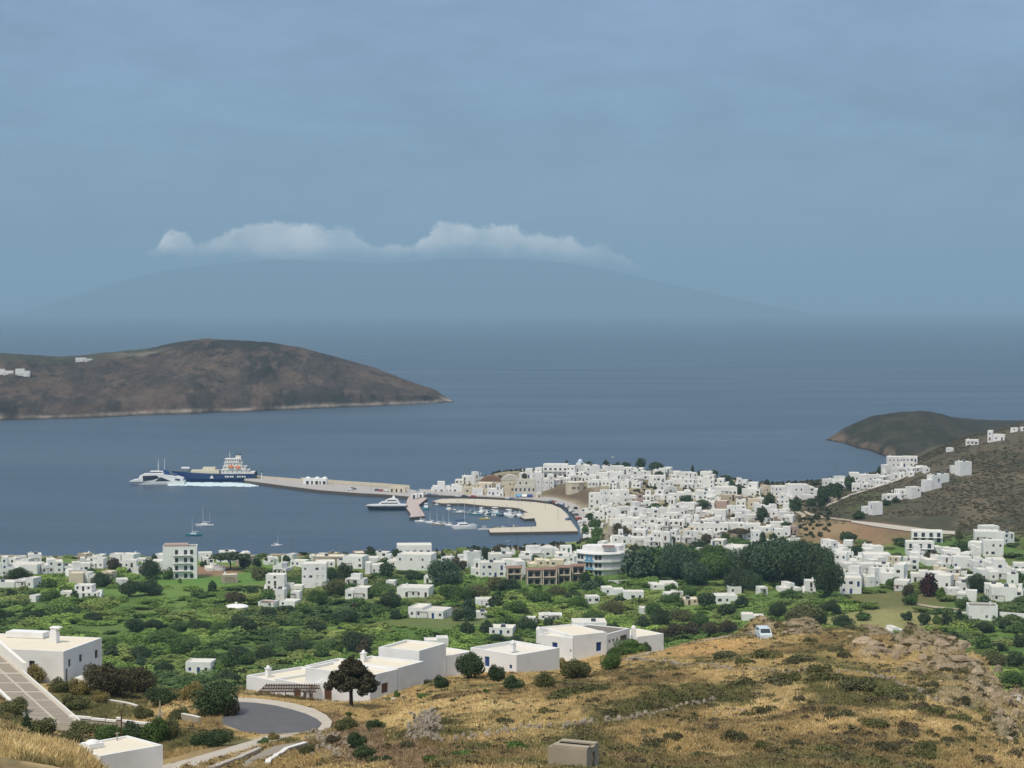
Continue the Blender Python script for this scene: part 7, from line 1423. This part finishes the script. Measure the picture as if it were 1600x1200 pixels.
# the near trees and bushes around the villas
N_ = [ # u, base v, w, h, kind, colour, ymin, label
 (549,1106,84,86,'layered','pinebrown',200,'large dark brown-green pine with layered crown in front of the flat-roofed villa'),
 (736,1062,52,45,'round','dark',200,'perfectly round dark tree before the house with the blue door'),(776,1064,30,28,'bush','dark',200,'dark bush just below the small blue window'),(838,1049,56,48,'round','dark',240,'broad dark tree between the two villas'),
 (801,1079,36,26,'bush','dark',180,'dark round bush on the slope below the blue door house'),(691,1076,28,22,'bush','dark',180,'small dark bush at the foot of the white tower'),(852,1077,36,30,'bush','olive',180,'grey-olive shrub below the broad dark tree'),
 (898,1062,54,34,'round','olive',200,'grey-green tree in front of the blue-shuttered villa'),(878,1048,26,22,'bush','ochre',200,'yellow-green bush against the villa wall'),(955,1048,34,30,'round','green',200,'grey-green small tree on the slope with a visible trunk'),(958,1032,24,22,'round','green',200,'small tree crown behind the sloping one by the villa'),
 (984,1026,50,30,'round','green',230,'bright leafy tree beside the villa gallery'),(1008,1020,22,18,'bush','dark',230,'dark bush beside the garden gate of the blue-shuttered villa'),(621,1092,12,14,'bush','green',200,'small leafy plant against the villa wall'),
 (606,1098,14,8,'bush','green',200,'low garden plant by the dark-shuttered window'),(668,1092,30,10,'mat','green',200,'low green groundcover by the villa corner'),
 (172,1090,78,56,'round','brown',200,'wide brownish tree group in front of the large white villa'),(215,1082,60,44,'round','brown',200,'brownish tree just beyond the wide one beside the villa'),(150,1072,46,36,'round','brown',200,'brownish tree touching the villa terrace'),
 (125,1088,40,30,'bush','ochre',200,'yellowish bush below the villa corner'),(157,1097,28,20,'bush','ochre',190,'pale yellow bush beside the grass bank'),(95,1084,40,26,'bush','olive',190,'olive bush at the villa base'),(50,1066,46,28,'bush','ochre',215,'olive bush behind the ramp kerb'),(118,1108,50,24,'bush','olive',170,'olive bush beyond the ramp end'),
 (254,1104,54,32,'round','dark',190,'dark green round shrub beyond the stepped wall'),(255,1054,32,20,'round','dark',240,'dark bush on the edge of the reed plain'),(300,1092,40,28,'bush','ochre',190,'yellowish bush between two dark shrubs'),(337,1118,70,54,'round','dark',190,'dark shrub at the left end of the asphalt bend'),(358,1120,32,34,'bush','brown',190,'brown-pink oleander bush overlapping the asphalt'),(226,1124,36,22,'bush','olive',180,'olive bush behind the stepped wall'),
 (280,1126,36,22,'bush','olive',180,'olive bush by the marker stone'),(170,1163,54,32,'round','green',150,'bright green bush behind the bottom white house'),(205,1160,50,34,'bush','dark',150,'dark bush behind the corner of the bottom white house'),(240,1166,50,50,'bush','green',150,'green bush beside the bottom white house corner'),(262,1158,44,40,'bush','olive',150,'olive bush beside the concrete path'),
 (232,1190,24,40,'bush','dark',150,'dark green bush hugging the bottom house wall'),(340,1166,50,28,'round','dark',150,'dark green shrub above the concrete path'),(312,1168,40,26,'bush','dark',150,'dark shrub beside the one above the path'),(135,1150,60,26,'bush','olive',140,'olive scrub below the stepped wall'),(60,1150,70,30,'bush','olive',120,'olive scrub below the ramp'),(110,1160,50,20,'bush','olive',120,'olive scrub behind the grass mound'),
 (20,1118,50,30,'bush','olive',150,'olive scrub beside the ramp kerb'),(42,1148,13,36,'cypress','dark',120,'small dark cypress behind the dry grass mound'),(70,1118,30,16,'bush','ochre',150,'reddish dry bush at the ramp end'),
 (412,1164,20,12,'bush','green',170,'small green bush between the two paths'),(428,1158,22,14,'bush','ochre',170,'dry bush on the bank between the two paths'),(540,1142,42,22,'bush','olive',160,'olive bush on the bank beyond the bend'),(587,1142,36,20,'bush','dark',160,'dark green bush on the dry slope'),(556,1166,34,24,'bush','dark',140,'dark bush at the head of the gully'),(570,1184,40,20,'bush','dark',130,'dark bush down in the gully'),(592,1194,42,14,'mat','dark',125,'dark shade plant at the bottom of the gully'),
 (480,1184,30,24,'bush','olive',140,'grey-olive bush against the lower wall'),(520,1160,26,12,'bush','brown',150,'brown bush on the gully edge'),(398,1098-8,60,6,'mat','olive',225,'flower bed in front of the pergola'),(760,1085,12,10,'bush','green',180,'small green sprout on the dry slope'),(545,1120,14,9,'bush','green',180,'small green sprout by the bend')]
for (u, v, w, h, kind, colour, ym, lab) in N_: tree(u, v, w, h, kind, colour, lab, ym, near=(kind in CRN), group='trees and bushes around the villas')
# low cushions of scrub on the hillside that stand out singly
rngh = random.Random(21)
SH = [(898,1088,60,16,'olive'),(870,1096,50,14,'olive'),(925,1084,50,14,'olive'),(945,1082,20,9,'dark'),(925,1099,26,9,'heath'),(1010,1110,32,16,'bluegreen'),(1045,1095,48,14,'bluegreen'),(1075,1100,50,12,'olive'),(950,1122,30,13,'dark'),(785,1131,38,9,'dark'),(860,1118,40,10,'olive'),(1050,1157,30,13,'dark'),(1018,1170,42,14,'dark'),(1060,1176,16,10,'dark'),(1030,1164,24,10,'dark'),
 (1248,1100,24,14,'heath'),(1262,1114,26,14,'heath'),(1258,1124,18,7,'heath'),(1195,1118,34,14,'dark'),(1170,1122,22,10,'olive'),(1310,1125,46,16,'dark'),(1300,1114,26,10,'dark'),(1330,1150,20,8,'heath'),(1360,1137,50,14,'olive'),(1150,1158,42,16,'dark'),(1190,1172,40,14,'olive'),(1240,1168,30,12,'dark'),(1335,1166,34,12,'brown'),(1420,1150,40,14,'brown'),(1415,1140,36,12,'heath'),(1495,1145,28,12,'dark'),
 (1385,1175,50,16,'dark'),(1410,1168,40,12,'brown'),(1450,1172,40,14,'olive'),(1440,1188,44,14,'olive'),(1290,1176,50,12,'olive'),(1320,1188,50,12,'dark'),(1370,1195,50,12,'olive'),(1480,1162,30,10,'dark'),(1515,1160,22,10,'dark'),(1565,1165,26,12,'dark'),(1585,1182,26,12,'heath'),(1535,1192,30,12,'heath'),(1440,1110,34,12,'heath'),(1372,1100,40,12,'heath'),(1160,1075,44,16,'olive'),(1230,1066,40,14,'olive'),(1135,1100,40,14,'olive'),
 (1215,1072,60,14,'dark'),(1290,1068,60,16,'olive'),(1340,1078,60,16,'dark'),(1390,1090,60,16,'olive'),(1420,1098,50,14,'dark'),(1460,1118,50,14,'olive'),(1495,1128,40,12,'light'),(1160,1040,40,12,'olive'),(1200,1030,50,14,'olive'),(1250,1038,50,14,'dark'),(1130,1030,40,12,'dark'),(1280,1050,50,12,'olive'),(1320,1028,30,10,'dark'),(1265,1005,30,8,'olive'),(1310,1020,26,9,'dark'),(1455,1075,30,10,'dark'),(1500,1100,34,12,'dark'),(1550,1130,30,12,'dark'),(1580,1150,30,10,'dark'),
 (1480,1050,20,8,'dark'),(1530,1080,20,8,'dark'),(680,1115,22,6,'dark'),(700,1130,16,5,'olive'),(1010,1062,30,8,'dark'),(975,1072,16,6,'brown'),(1000,1074,14,6,'brown'),(720,1185,40,12,'green'),(680,1192,30,12,'green'),(800,1172,50,12,'green'),(760,1170,30,10,'olive'),(1000,1196,40,12,'brown'),(940,1160,20,8,'dark'),(1100,1185,40,10,'olive'),(1080,1128,30,8,'olive'),(1110,1140,30,8,'heath'),(640,1170,26,12,'dark'),(610,1150,20,8,'olive')]
for (u, v, w, h, c) in SH: tree(u, v, w * rngh.uniform(.85, 1.1), h * 1.2, 'mat', {'dark': 'scrubdark', 'brown': 'heath', 'bluegreen': 'olive', 'light': 'olive'}.get(c, c), None, 100, near=True, group='low scrub cushions on the dry hillside')
# more of the same between the listed ones, smaller
for i in range(230):
    u, v = rngh.uniform(640, 1590), rngh.uniform(1035, 1198)
    if i % 3 == 0: v = 1035 + (v - 1035) * .6
    if v < 1045 + max(0, u - 1400) * .55 or ground_col(*hit(u, v)[:2])[0] > .30: continue
    tree(u, v, rngh.uniform(9, 26), rngh.uniform(4, 9), 'mat', rngh.choice(('olive', 'scrubdark', 'heath', 'heath', 'scrubdark')), None, 100, near=True, group='low scrub cushions on the dry hillside')

# ---------------------------------------------------------------- boulders of the spur
def rock_me(seed):
    rng = np.random.RandomState(seed); import bmesh
    bm = bmesh.new(); bmesh.ops.create_icosphere(bm, subdivisions=3, radius=1.0); V = np.array([v.co[:] for v in bm.verts])
    for k in range(16):
        d = rng.normal(size=3) * (1, 1, .6); d /= np.linalg.norm(d); lim = rng.uniform(.32, .72); p = V @ d; V -= np.outer(np.maximum(p - lim, 0) * .9, d)
    V *= 1 + .34 * (fbm(V[:, 0] * 2.2 + V[:, 1], V[:, 2] * 5.5, 1.0, seed, 3) - .5)[:, None]
    for v, c in zip(bm.verts, V): v.co = c
    me = bpy.data.meshes.new('boulder'); bm.to_mesh(me); bm.free(); me.materials.append(ROCKM); return me
ROCKM = mat('spur_rock', (0.34, 0.265, 0.175), 0.95, 0.42, 1.3, 1.0, objvar=0.18, stain=(0.19, 0.15, 0.10))
RK = [rock_me(60 + i) for i in range(7)]; rngr = random.Random(3)
RL = [(1362,1012,40,14),(1380,1024,38,22),(1398,1032,18,22),(1352,1002,30,9),(1420,1006,30,12),(1428,1018,26,12),(1450,1010,30,12),(1470,1008,36,10),(1485,1002,20,9),(1500,1010,30,12),(1512,1016,18,10),(1440,1030,20,9),(1405,1016,22,9),
      (1495,1030,34,10),(1512,1038,30,12),(1484,1042,28,8),(1525,1052,26,14),(1545,1066,26,20),(1558,1058,20,20),(1566,1074,20,20),(1540,1084,26,12),(1556,1094,20,14),(1572,1098,18,16),(1586,1120,18,14),(1576,1134,16,10),(1515,1068,20,8),(1470,1050,18,7),
      (1455,1038,14,6),(1530,1104,16,7),(1560,1116,18,8),(1592,1140,16,10),(1240,986,16,5),(1225,990,14,5),(1290,988,14,4),(1330,997,16,5),(1318,1004,12,4),(1500,1084,16,7),(1468,1068,14,6),(1545,1126,14,7),(1575,1156,16,7),(1420,1040,14,6),(1390,1050,12,5),(1506,1098,12,6),(1536,1140,12,5)]
for (u, v, w, h) in RL:
    x, y, z = hit(u, v, 150); k = y / F; o = link('boulder', rngr.choice(RK), None, (x, y, z + h * k * .12)); o.rotation_euler = (rngr.uniform(-.25, .1), rngr.uniform(-.05, .35), rngr.uniform(-.5, .5) + rngr.choice((0, 3.14))); o.scale = (w * k * .78, w * k * .7, h * k * .85)
    tag(o, unique_label(('big ' if w > 29 else 'small ') + 'weathered tan boulder', u, v), 'boulder', 'boulders of the rocky spur')
# field-stone walls: real stones, too many and small to tell apart
def stone_line(pts, h, lab, jitter=1.0, dens=5):
    P = [hit(u, v) for u, v in pts]; root = thing('dry_stone_wall', lab, 'wall', P[0]); O = Vector(P[0]); rng = np.random.RandomState(int(pts[0][0])); V = []; Q = []
    base = np.array([(-1,-1,-1),(1,-1,-1),(1,1,-1),(-1,1,-1),(-.8,-.8,1),(.8,-.8,1),(.8,.8,1),(-.8,.8,1)], float); fc = np.array([(0,3,2,1),(4,5,6,7),(0,1,5,4),(1,2,6,5),(2,3,7,6),(3,0,4,7)])
    for i in range(len(P) - 1):
        Ls = math.dist(P[i][:2], P[i+1][:2])
        for k in range(int(Ls * dens)):
            t_ = rng.rand(); x = P[i][0] + (P[i+1][0] - P[i][0]) * t_ + rng.normal() * .22 * jitter; y = P[i][1] + (P[i+1][1] - P[i][1]) * t_ + rng.normal() * .22 * jitter; z = ground_z(x, y) + rng.rand() ** 1.5 * h
            s_ = rng.uniform(.07, .19, 3) * (1, 1, .7); an = rng.rand() * 3; R_ = np.array([[math.cos(an), -math.sin(an), 0], [math.sin(an), math.cos(an), .15], [0, -.15, 1]]); V.append(((base * (1 + rng.normal(size=(8, 3)) * .13)) * s_) @ R_.T + (x - O.x, y - O.y, z - O.z)); Q.append(fc + 8 * (len(V) - 1))
    me = np_mesh('stones', np.concatenate(V), np.concatenate(Q), mat('field_stone', (.30, .255, .195), .95, .45, 2.2, .5), smooth=False); o = link('stones', me, root); o['kind'] = 'stuff'
stone_line([(655,1156),(690,1163),(730,1157),(760,1153),(800,1148),(850,1141),(880,1140),(905,1137),(960,1129),(985,1127),(1010,1120),(1050,1110),(1085,1105),(1120,1096)], .55, 'tumbled field-stone wall crossing the dry slope above the concrete hut')
stone_line([(1095,1040),(1130,1046),(1170,1049),(1215,1053),(1260,1050),(1300,1051),(1335,1053),(1365,1057),(1390,1065),(1415,1075),(1440,1085),(1462,1098)], .4, 'broken line of stones curving below the rocky spur', 1.3, 3.5)
stone_line([(648,1135),(668,1130),(672,1150),(655,1158),(640,1150)], 1.3, 'ruined stone enclosure at the corner of the dry slope', 1.6, 16)
stone_line([(1120,1120),(1180,1108),(1230,1102)], .25, 'scatter of pale stones between the straw patches', 2.5, 2.5)
stone_line([(505,1145),(520,1170),(540,1190)], .5, 'scree of stones down the gully side', 4, 6)

# ---------------------------------------------------------------- uncountable cover
def scatter(name, proto, pts, scl, rot, col, label):
    me = bpy.data.meshes.new(name); n = len(pts); me.vertices.add(n); me.vertices.foreach_set('co', np.asarray(pts, np.float32).ravel())
    a = me.attributes.new('scl', 'FLOAT_VECTOR', 'POINT'); a.data.foreach_set('vector', np.asarray(scl, np.float32).ravel())
    a = me.attributes.new('rot', 'FLOAT_VECTOR', 'POINT'); a.data.foreach_set('vector', np.asarray(rot, np.float32).ravel())
    a = me.attributes.new('col', 'FLOAT_COLOR', 'POINT'); c = np.ones((n, 4), np.float32); c[:, :3] = col; a.data.foreach_set('color', c.ravel())
    o = link(name, me); tag(o, label, kind='stuff')
    g = bpy.data.node_groups.new(name, 'GeometryNodeTree'); g.interface.new_socket('Geometry', in_out='INPUT', socket_type='NodeSocketGeometry'); g.interface.new_socket('Geometry', in_out='OUTPUT', socket_type='NodeSocketGeometry')
    gi = g.nodes.new('NodeGroupInput'); go = g.nodes.new('NodeGroupOutput'); ip = g.nodes.new('GeometryNodeInstanceOnPoints'); ob = g.nodes.new('GeometryNodeObjectInfo'); ob.inputs['Object'].default_value = proto; ob.inputs['As Instance'].default_value = True
    g.links.new(gi.outputs[0], ip.inputs['Points']); g.links.new(ob.outputs['Geometry'], ip.inputs['Instance'])
    for nm, so_ in (('scl', 'Scale'), ('rot', 'Rotation')):
        na = g.nodes.new('GeometryNodeInputNamedAttribute'); na.data_type = 'FLOAT_VECTOR'; na.inputs['Name'].default_value = nm; g.links.new(na.outputs[0], ip.inputs[so_])
    g.links.new(ip.outputs[0], go.inputs[0]); md = o.modifiers.new('scatter', 'NODES'); md.node_group = g; return o
COVER = leaf_mat('cover_leaves', None, 0.22, 1.2, 0.0, kind='inst')
def proto_obj(name, me): me.materials.clear(); me.materials.append(COVER); o = bpy.data.objects.new(name, me); return o
PR = [proto_obj('thicket_clump', crown_mesh('thicket_clump', 'bush', 800, .068, 300 + i)) for i in range(3)]
PM = [proto_obj('scrub_clump', crown_mesh('scrub_clump', 'mat', 170, .12, 330 + i)) for i in range(3)]
def blades(seed, n, h, w, spread, lean=.25):
    rng = np.random.RandomState(seed); a = rng.rand(n) * 6.28; r = spread * np.sqrt(rng.rand(n)); x = r * np.cos(a); y = r * np.sin(a); d = rng.rand(n) * 6.28; hh = h * rng.uniform(.6, 1.1, n); ln = rng.normal(size=(n, 2)) * lean
    wx = np.cos(d) * w; wy = np.sin(d) * w; z0 = np.zeros(n)
    V = np.stack([np.stack([x - wx, y - wy, z0], 1), np.stack([x + wx, y + wy, z0], 1), np.stack([x + ln[:, 0] * hh * .5 + wx * .5, y + ln[:, 1] * hh * .5 + wy * .5, hh * .7], 1), np.stack([x + ln[:, 0] * hh, y + ln[:, 1] * hh, hh], 1)], 1).reshape(-1, 3)
    return np_mesh('blades', V, np.arange(4 * n).reshape(-1, 4), COVER, smooth=False)
PG = [proto_obj('grass_tuft', blades(i, 26, .30, .022, .38, .35)) for i in range(3)]; PC = [proto_obj('cane_clump', blades(20 + i, 90, 1.0, .045, .8, .22)) for i in range(2)]
RG = np.random.RandomState(99)
def zs(x, y):
    t = x / y * F + 800.0; j = np.clip((t - US[0]) / 5.0, 0, len(US) - 1.001); i = np.clip(np.interp(y, YS, np.arange(len(YS))), 0, len(YS) - 1.001); j0 = j.astype(int); i0 = i.astype(int); a = j - j0; b = i - i0
    return (ZG[i0, j0] * (1-a) + ZG[i0, j0+1] * a) * (1-b) + (ZG[i0+1, j0] * (1-a) + ZG[i0+1, j0+1] * a) * b
def gcol(x, y):
    j = np.clip(np.round((x / y * F + 800.0 - US[0]) / 5.0), 0, len(US) - 1).astype(int); i = np.clip(np.searchsorted(YS, y), 0, len(YS) - 1); return GCOL[i, j]
def finish(x, y, sx, sz, tilt=.15):
    n = len(x); z = zs(x, y); rot = np.stack([RG.normal(size=n) * tilt, RG.normal(size=n) * tilt, RG.rand(n) * 6.28], 1); return np.stack([x, y, z], 1), np.stack([sx, sx, sz], 1), rot
BX = []
for o in list(COL.objects):     # keep cover clear of everything built on the plain
    pass
HR = np.array([(h[0], h[1], h[2], h[3], h[4]) for h in HOUSES])   # u, base v, x, y, size
def clear_of_houses(x, y, top):
    ok = np.ones(len(x), bool); u = x / y * F + 800; vt = HZ + F * (CAMZ - zs(x, y) - top) / y
    for (hu, hv, hx, hy, hs) in HR:
        ok &= (np.hypot(x - hx, y - hy) > hs * .62 + 1.0)
        hw = hs * .5 / hy * F + 3; ok &= ~((np.abs(u - hu) < hw) & (y < hy) & (y > hy - 90) & (vt < hv - 2.5 / hy * F * .35))
    return ok
# plain thickets
n = 15000; u = RG.uniform(-60, 1660, n); y = 455 + (1015 - 455) * RG.rand(n) ** .8; x = (u - 800) / F * y
g_a = fbm(x, y * .5, 34, 501, 4, .6); g_b = fbm(x, y * .4, 75, 511, 4, .6); g_c = fbm(x, y * .5, 14, 521, 3)
v = HZ + F * (CAMZ - zs(x, y)) / y
def inz(u0, v0, ru, rv): return ((u - u0) / ru) ** 2 + ((v - v0) / rv) ** 2 < 1
openf = inz(330, 908, 130, 15) | inz(225, 930, 90, 9) | inz(480, 985, 60, 6) | inz(150, 985, 50, 6) | inz(330, 985, 70, 7) | inz(1390, 975, 105, 20) | inz(680, 975, 90, 9) | inz(330, 893, 45, 9) | inz(1400, 940, 80, 9) | inz(690, 957, 40, 8) | inz(1460, 950, 90, 8) | (v < 845) | ((u > 1225) & (y > 965)) | ((y > 985) & (u > 890))
keep = ~openf & (RG.rand(n) < np.clip((g_a - .30) * 4, .35, 1.0)) & clear_of_houses(x, y, 2.6) & (coast_dist(x, y) > 20) & ((RG.rand(n) < .16) | (v > 893))
x, y, u, v, g_a, g_b, g_c = (q[keep] for q in (x, y, u, v, g_a, g_b, g_c)); n = len(x)
base = np.empty((n, 3)); base[:] = (.125, .205, .042)
def mixc(b, c, w): return b * (1 - w[:, None]) + np.array(c) * w[:, None]
base = mixc(base, (.205, .300, .062), sstep(.48, .60, g_a)); base = mixc(base, (.062, .105, .034), sstep(.50, .60, g_b) * .85); base = mixc(base, (.25, .28, .08), sstep(.56, .66, g_c) * .6)
base = mixc(base, (.12, .14, .05), sstep(1000, 1250, u) * .5 * (RG.rand(n) < .5)); base *= 1.1 * RG.uniform(.72, 1.28, (n, 1))
s_ = RG.uniform(1.6, 4.4, n) * (0.75 + .5 * g_a); hz_ = s_ * RG.uniform(.55, .95, n) * .72
sel = RG.randint(0, 3, n)
for k in range(3):
    m_ = sel == k; P_, S_, R_ = finish(x[m_], y[m_], s_[m_] * 1.6, hz_[m_]); scatter('thicket', PR[k], P_, S_, R_, base[m_], ['dense green reed and bush cover of the plain', 'mixed green thicket filling the plain between houses', 'tangled orchard undergrowth of the plain'][k])
# slope beyond the ridge, hill scrub on the right, village greenery
n = 9000; u = RG.uniform(-60, 1660, n); y = RG.uniform(345, 470, n); x = (u - 800) / F * y; kk = clear_of_houses(x, y, 2); x, y = x[kk], y[kk]; n = len(x); P_, S_, R_ = finish(x, y, RG.uniform(1.2, 2.6, n), RG.uniform(1.0, 2.4, n)); scatter('scrub', PR[0], P_, S_, R_, mixc(np.tile((.07, .095, .03), (n, 1)), (.16, .14, .06), RG.rand(n) * .8), 'scrub on the hidden slope down to the plain')
n = 16000; u = RG.uniform(1230, 1680, n); y = RG.uniform(960, 1500, n); x = (u - 800) / F * y; dn_ = fbm(x, y * .6, 40, 601, 5, .6); v = HZ + F * (CAMZ - zs(x, y)) / y
kk = (RG.rand(n) < np.clip((dn_ - .38) * 5, .1, 1)) & ~(((u - 1345) / 90) ** 2 + ((v - 836) / 17) ** 2 < 1) & clear_of_houses(x, y, .9) & ~((v > 808) & (v < 838) & (u > 1325) & (u < 1500)); x, y, dn_ = x[kk], y[kk], dn_[kk]; n = len(x)
P_, S_, R_ = finish(x, y, RG.uniform(.7, 2.0, n), RG.uniform(.5, 1.2, n)); scatter('hill_scrub', PM[0], P_, S_, R_, mixc(np.tile((.100, .088, .050), (n, 1)), (.135, .112, .064), RG.rand(n)) , 'grey-brown heath covering the hillside beyond the suburb')
n = 2600; u = RG.uniform(650, 1300, n); y = RG.uniform(985, 1500, n); x = (u - 800) / F * y; v = HZ + F * (CAMZ - zs(x, y)) / y
kk = (coast_dist(x, y) > 14) & clear_of_houses(x, y, 1.6) & ~((u < 930) & (y > 1085) & (y < 1345)) & (fbm(x, y, 30, 611, 4) > .40); x, y = x[kk], y[kk]; n = len(x)
P_, S_, R_ = finish(x, y, RG.uniform(.8, 2.2, n), RG.uniform(1.0, 2.6, n)); scatter('garden_shrubs', PR[1], P_, S_, R_, mixc(np.tile((.034, .052, .022), (n, 1)), (.11, .10, .05), RG.rand(n) ** 2), 'small dark garden shrubs between the village houses')
# dry grass and dwarf scrub of the near hill
def near_clear(x, y):
    ok = np.ones(len(x), bool); u = x / y * F + 800; v = HZ + F * (CAMZ - zs(x, y)) / y
    def inpoly(px, z):
        P = np.array([on_plane(a, b, z)[:2] for a, b in px]); ins = np.zeros(len(x), bool)
        for i in range(len(P)):
            (ax, ay), (bx, by) = P[i], P[(i + 1) % len(P)]; ins ^= ((ay > y) != (by > y)) & (x < (bx - ax) * (y - ay) / (by - ay + 1e-9) + ax)
        return ins
    ok &= ~inpoly(outer, 80.3)
    ok &= ~((v > 1146) & (u > 220) & (u < 470) & (np.abs(v - np.interp(u, [220, 262, 300, 345, 385, 420, 460], [1212, 1203, 1192, 1178, 1168, 1157, 1150])) < np.interp(u, [220, 330, 460], [13, 13, 7])))
    ok &= ~((v > 1158) & (u > 370) & (u < 480) & (np.abs(v - np.interp(u, [372, 410, 480], [1204, 1183, 1165])) < 9))
    rr_ = (x - (-56.2)) * .12 + 0; ok &= ~((y > 214) & (y < 262) & (u < 112) & (u > -120) & (np.abs((u + 32 / y * 235 * 1.0) - (32 + (v - 1050) * 80 / 70)) < 40))
    for (x0, x1, y0, y1) in ((-82, -54, 262, 284), (-37, -28.5, 162, 171)): ok &= ~((x > x0) & (x < x1) & (y > y0) & (y < y1))
    t_ = (u > 380) & (u < 812); fy = np.interp(u, [380, 430, 492, 578, 621, 662, 697, 740, 807], [256, 252, 246.5, 243.5, 248, 253, 262, 264, 261]); ok &= ~(t_ & (y > fy - .3) & (y < fy + 11))
    ok &= ~((u > 836) & (u < 1040) & (y > 286) & (y < 306)); return ok
n = 150000; u = RG.uniform(-100, 1680, n); y = 95 + (345 - 95) * RG.rand(n) ** .75; x = (u - 800) / F * y; c_ = gcol(x, y); gold = c_[:, 0] / (c_[:, 1] + 1e-6); lum = c_[:, 0]
kk = near_clear(x, y) & (RG.rand(n) < np.clip(.35 + lum * 2.2, 0, 1)); x, y, c_ = x[kk], y[kk], c_[kk]; n = len(x); sel = RG.randint(0, 3, n)
tall = 1 + .7 * ((x / y * F + 800 < 260) & (y < 135)) + .35 * ((y > 225) & (y < 256) & (x / y * F + 800 < 640) & (x / y * F + 800 > 370))
for k in range(3):
    m_ = sel == k; P_, S_, R_ = finish(x[m_], y[m_], RG.uniform(.8, 1.6, m_.sum()), RG.uniform(.55, 1.25, m_.sum()) * tall[m_]); cc_ = np.clip(c_[m_] * RG.uniform(1.1, 1.65, (m_.sum(), 1)) * np.array([.97, .99, .98]), 0, .8)
    scatter('dry_grass', PG[k], P_, S_, R_, cc_, ['dry straw-coloured grass over the near hillside', 'bleached grass tufts over the near hillside', 'short brown grass over the near hillside'][k])
n = 33000; u = RG.uniform(-100, 1680, n); y = 95 + (345 - 95) * RG.rand(n) ** .7; x = (u - 800) / F * y; c_ = gcol(x, y); dn_ = fbm(x, y * .6, 7, 701, 4, .6); green = (c_[:, 1] / c_[:, 0])
kk = near_clear(x, y) & (RG.rand(n) < np.clip((green - .66) * 5 + .10, .04, 1) * np.clip((dn_ - .35) * 5, .1, 1)); x, y, c_ = x[kk], y[kk], c_[kk]; n = len(x)
for k in range(2):
    m_ = (RG.rand(n) < .5) if k == 0 else ~m_; q = m_.sum(); P_, S_, R_ = finish(x[m_], y[m_], RG.uniform(.3, 1.0, q), RG.uniform(.3, .75, q)); scatter('dwarf_scrub', PM[1 + k], P_, S_, R_, mixc(np.tile((.135, .132, .055), (q, 1)), (.135, .105, .062), RG.rand(q)) * RG.uniform(.7, 1.2, (q, 1)), ['thorny dwarf scrub dotted over the near hillside', 'thyme and heather dotted over the near hillside'][k])
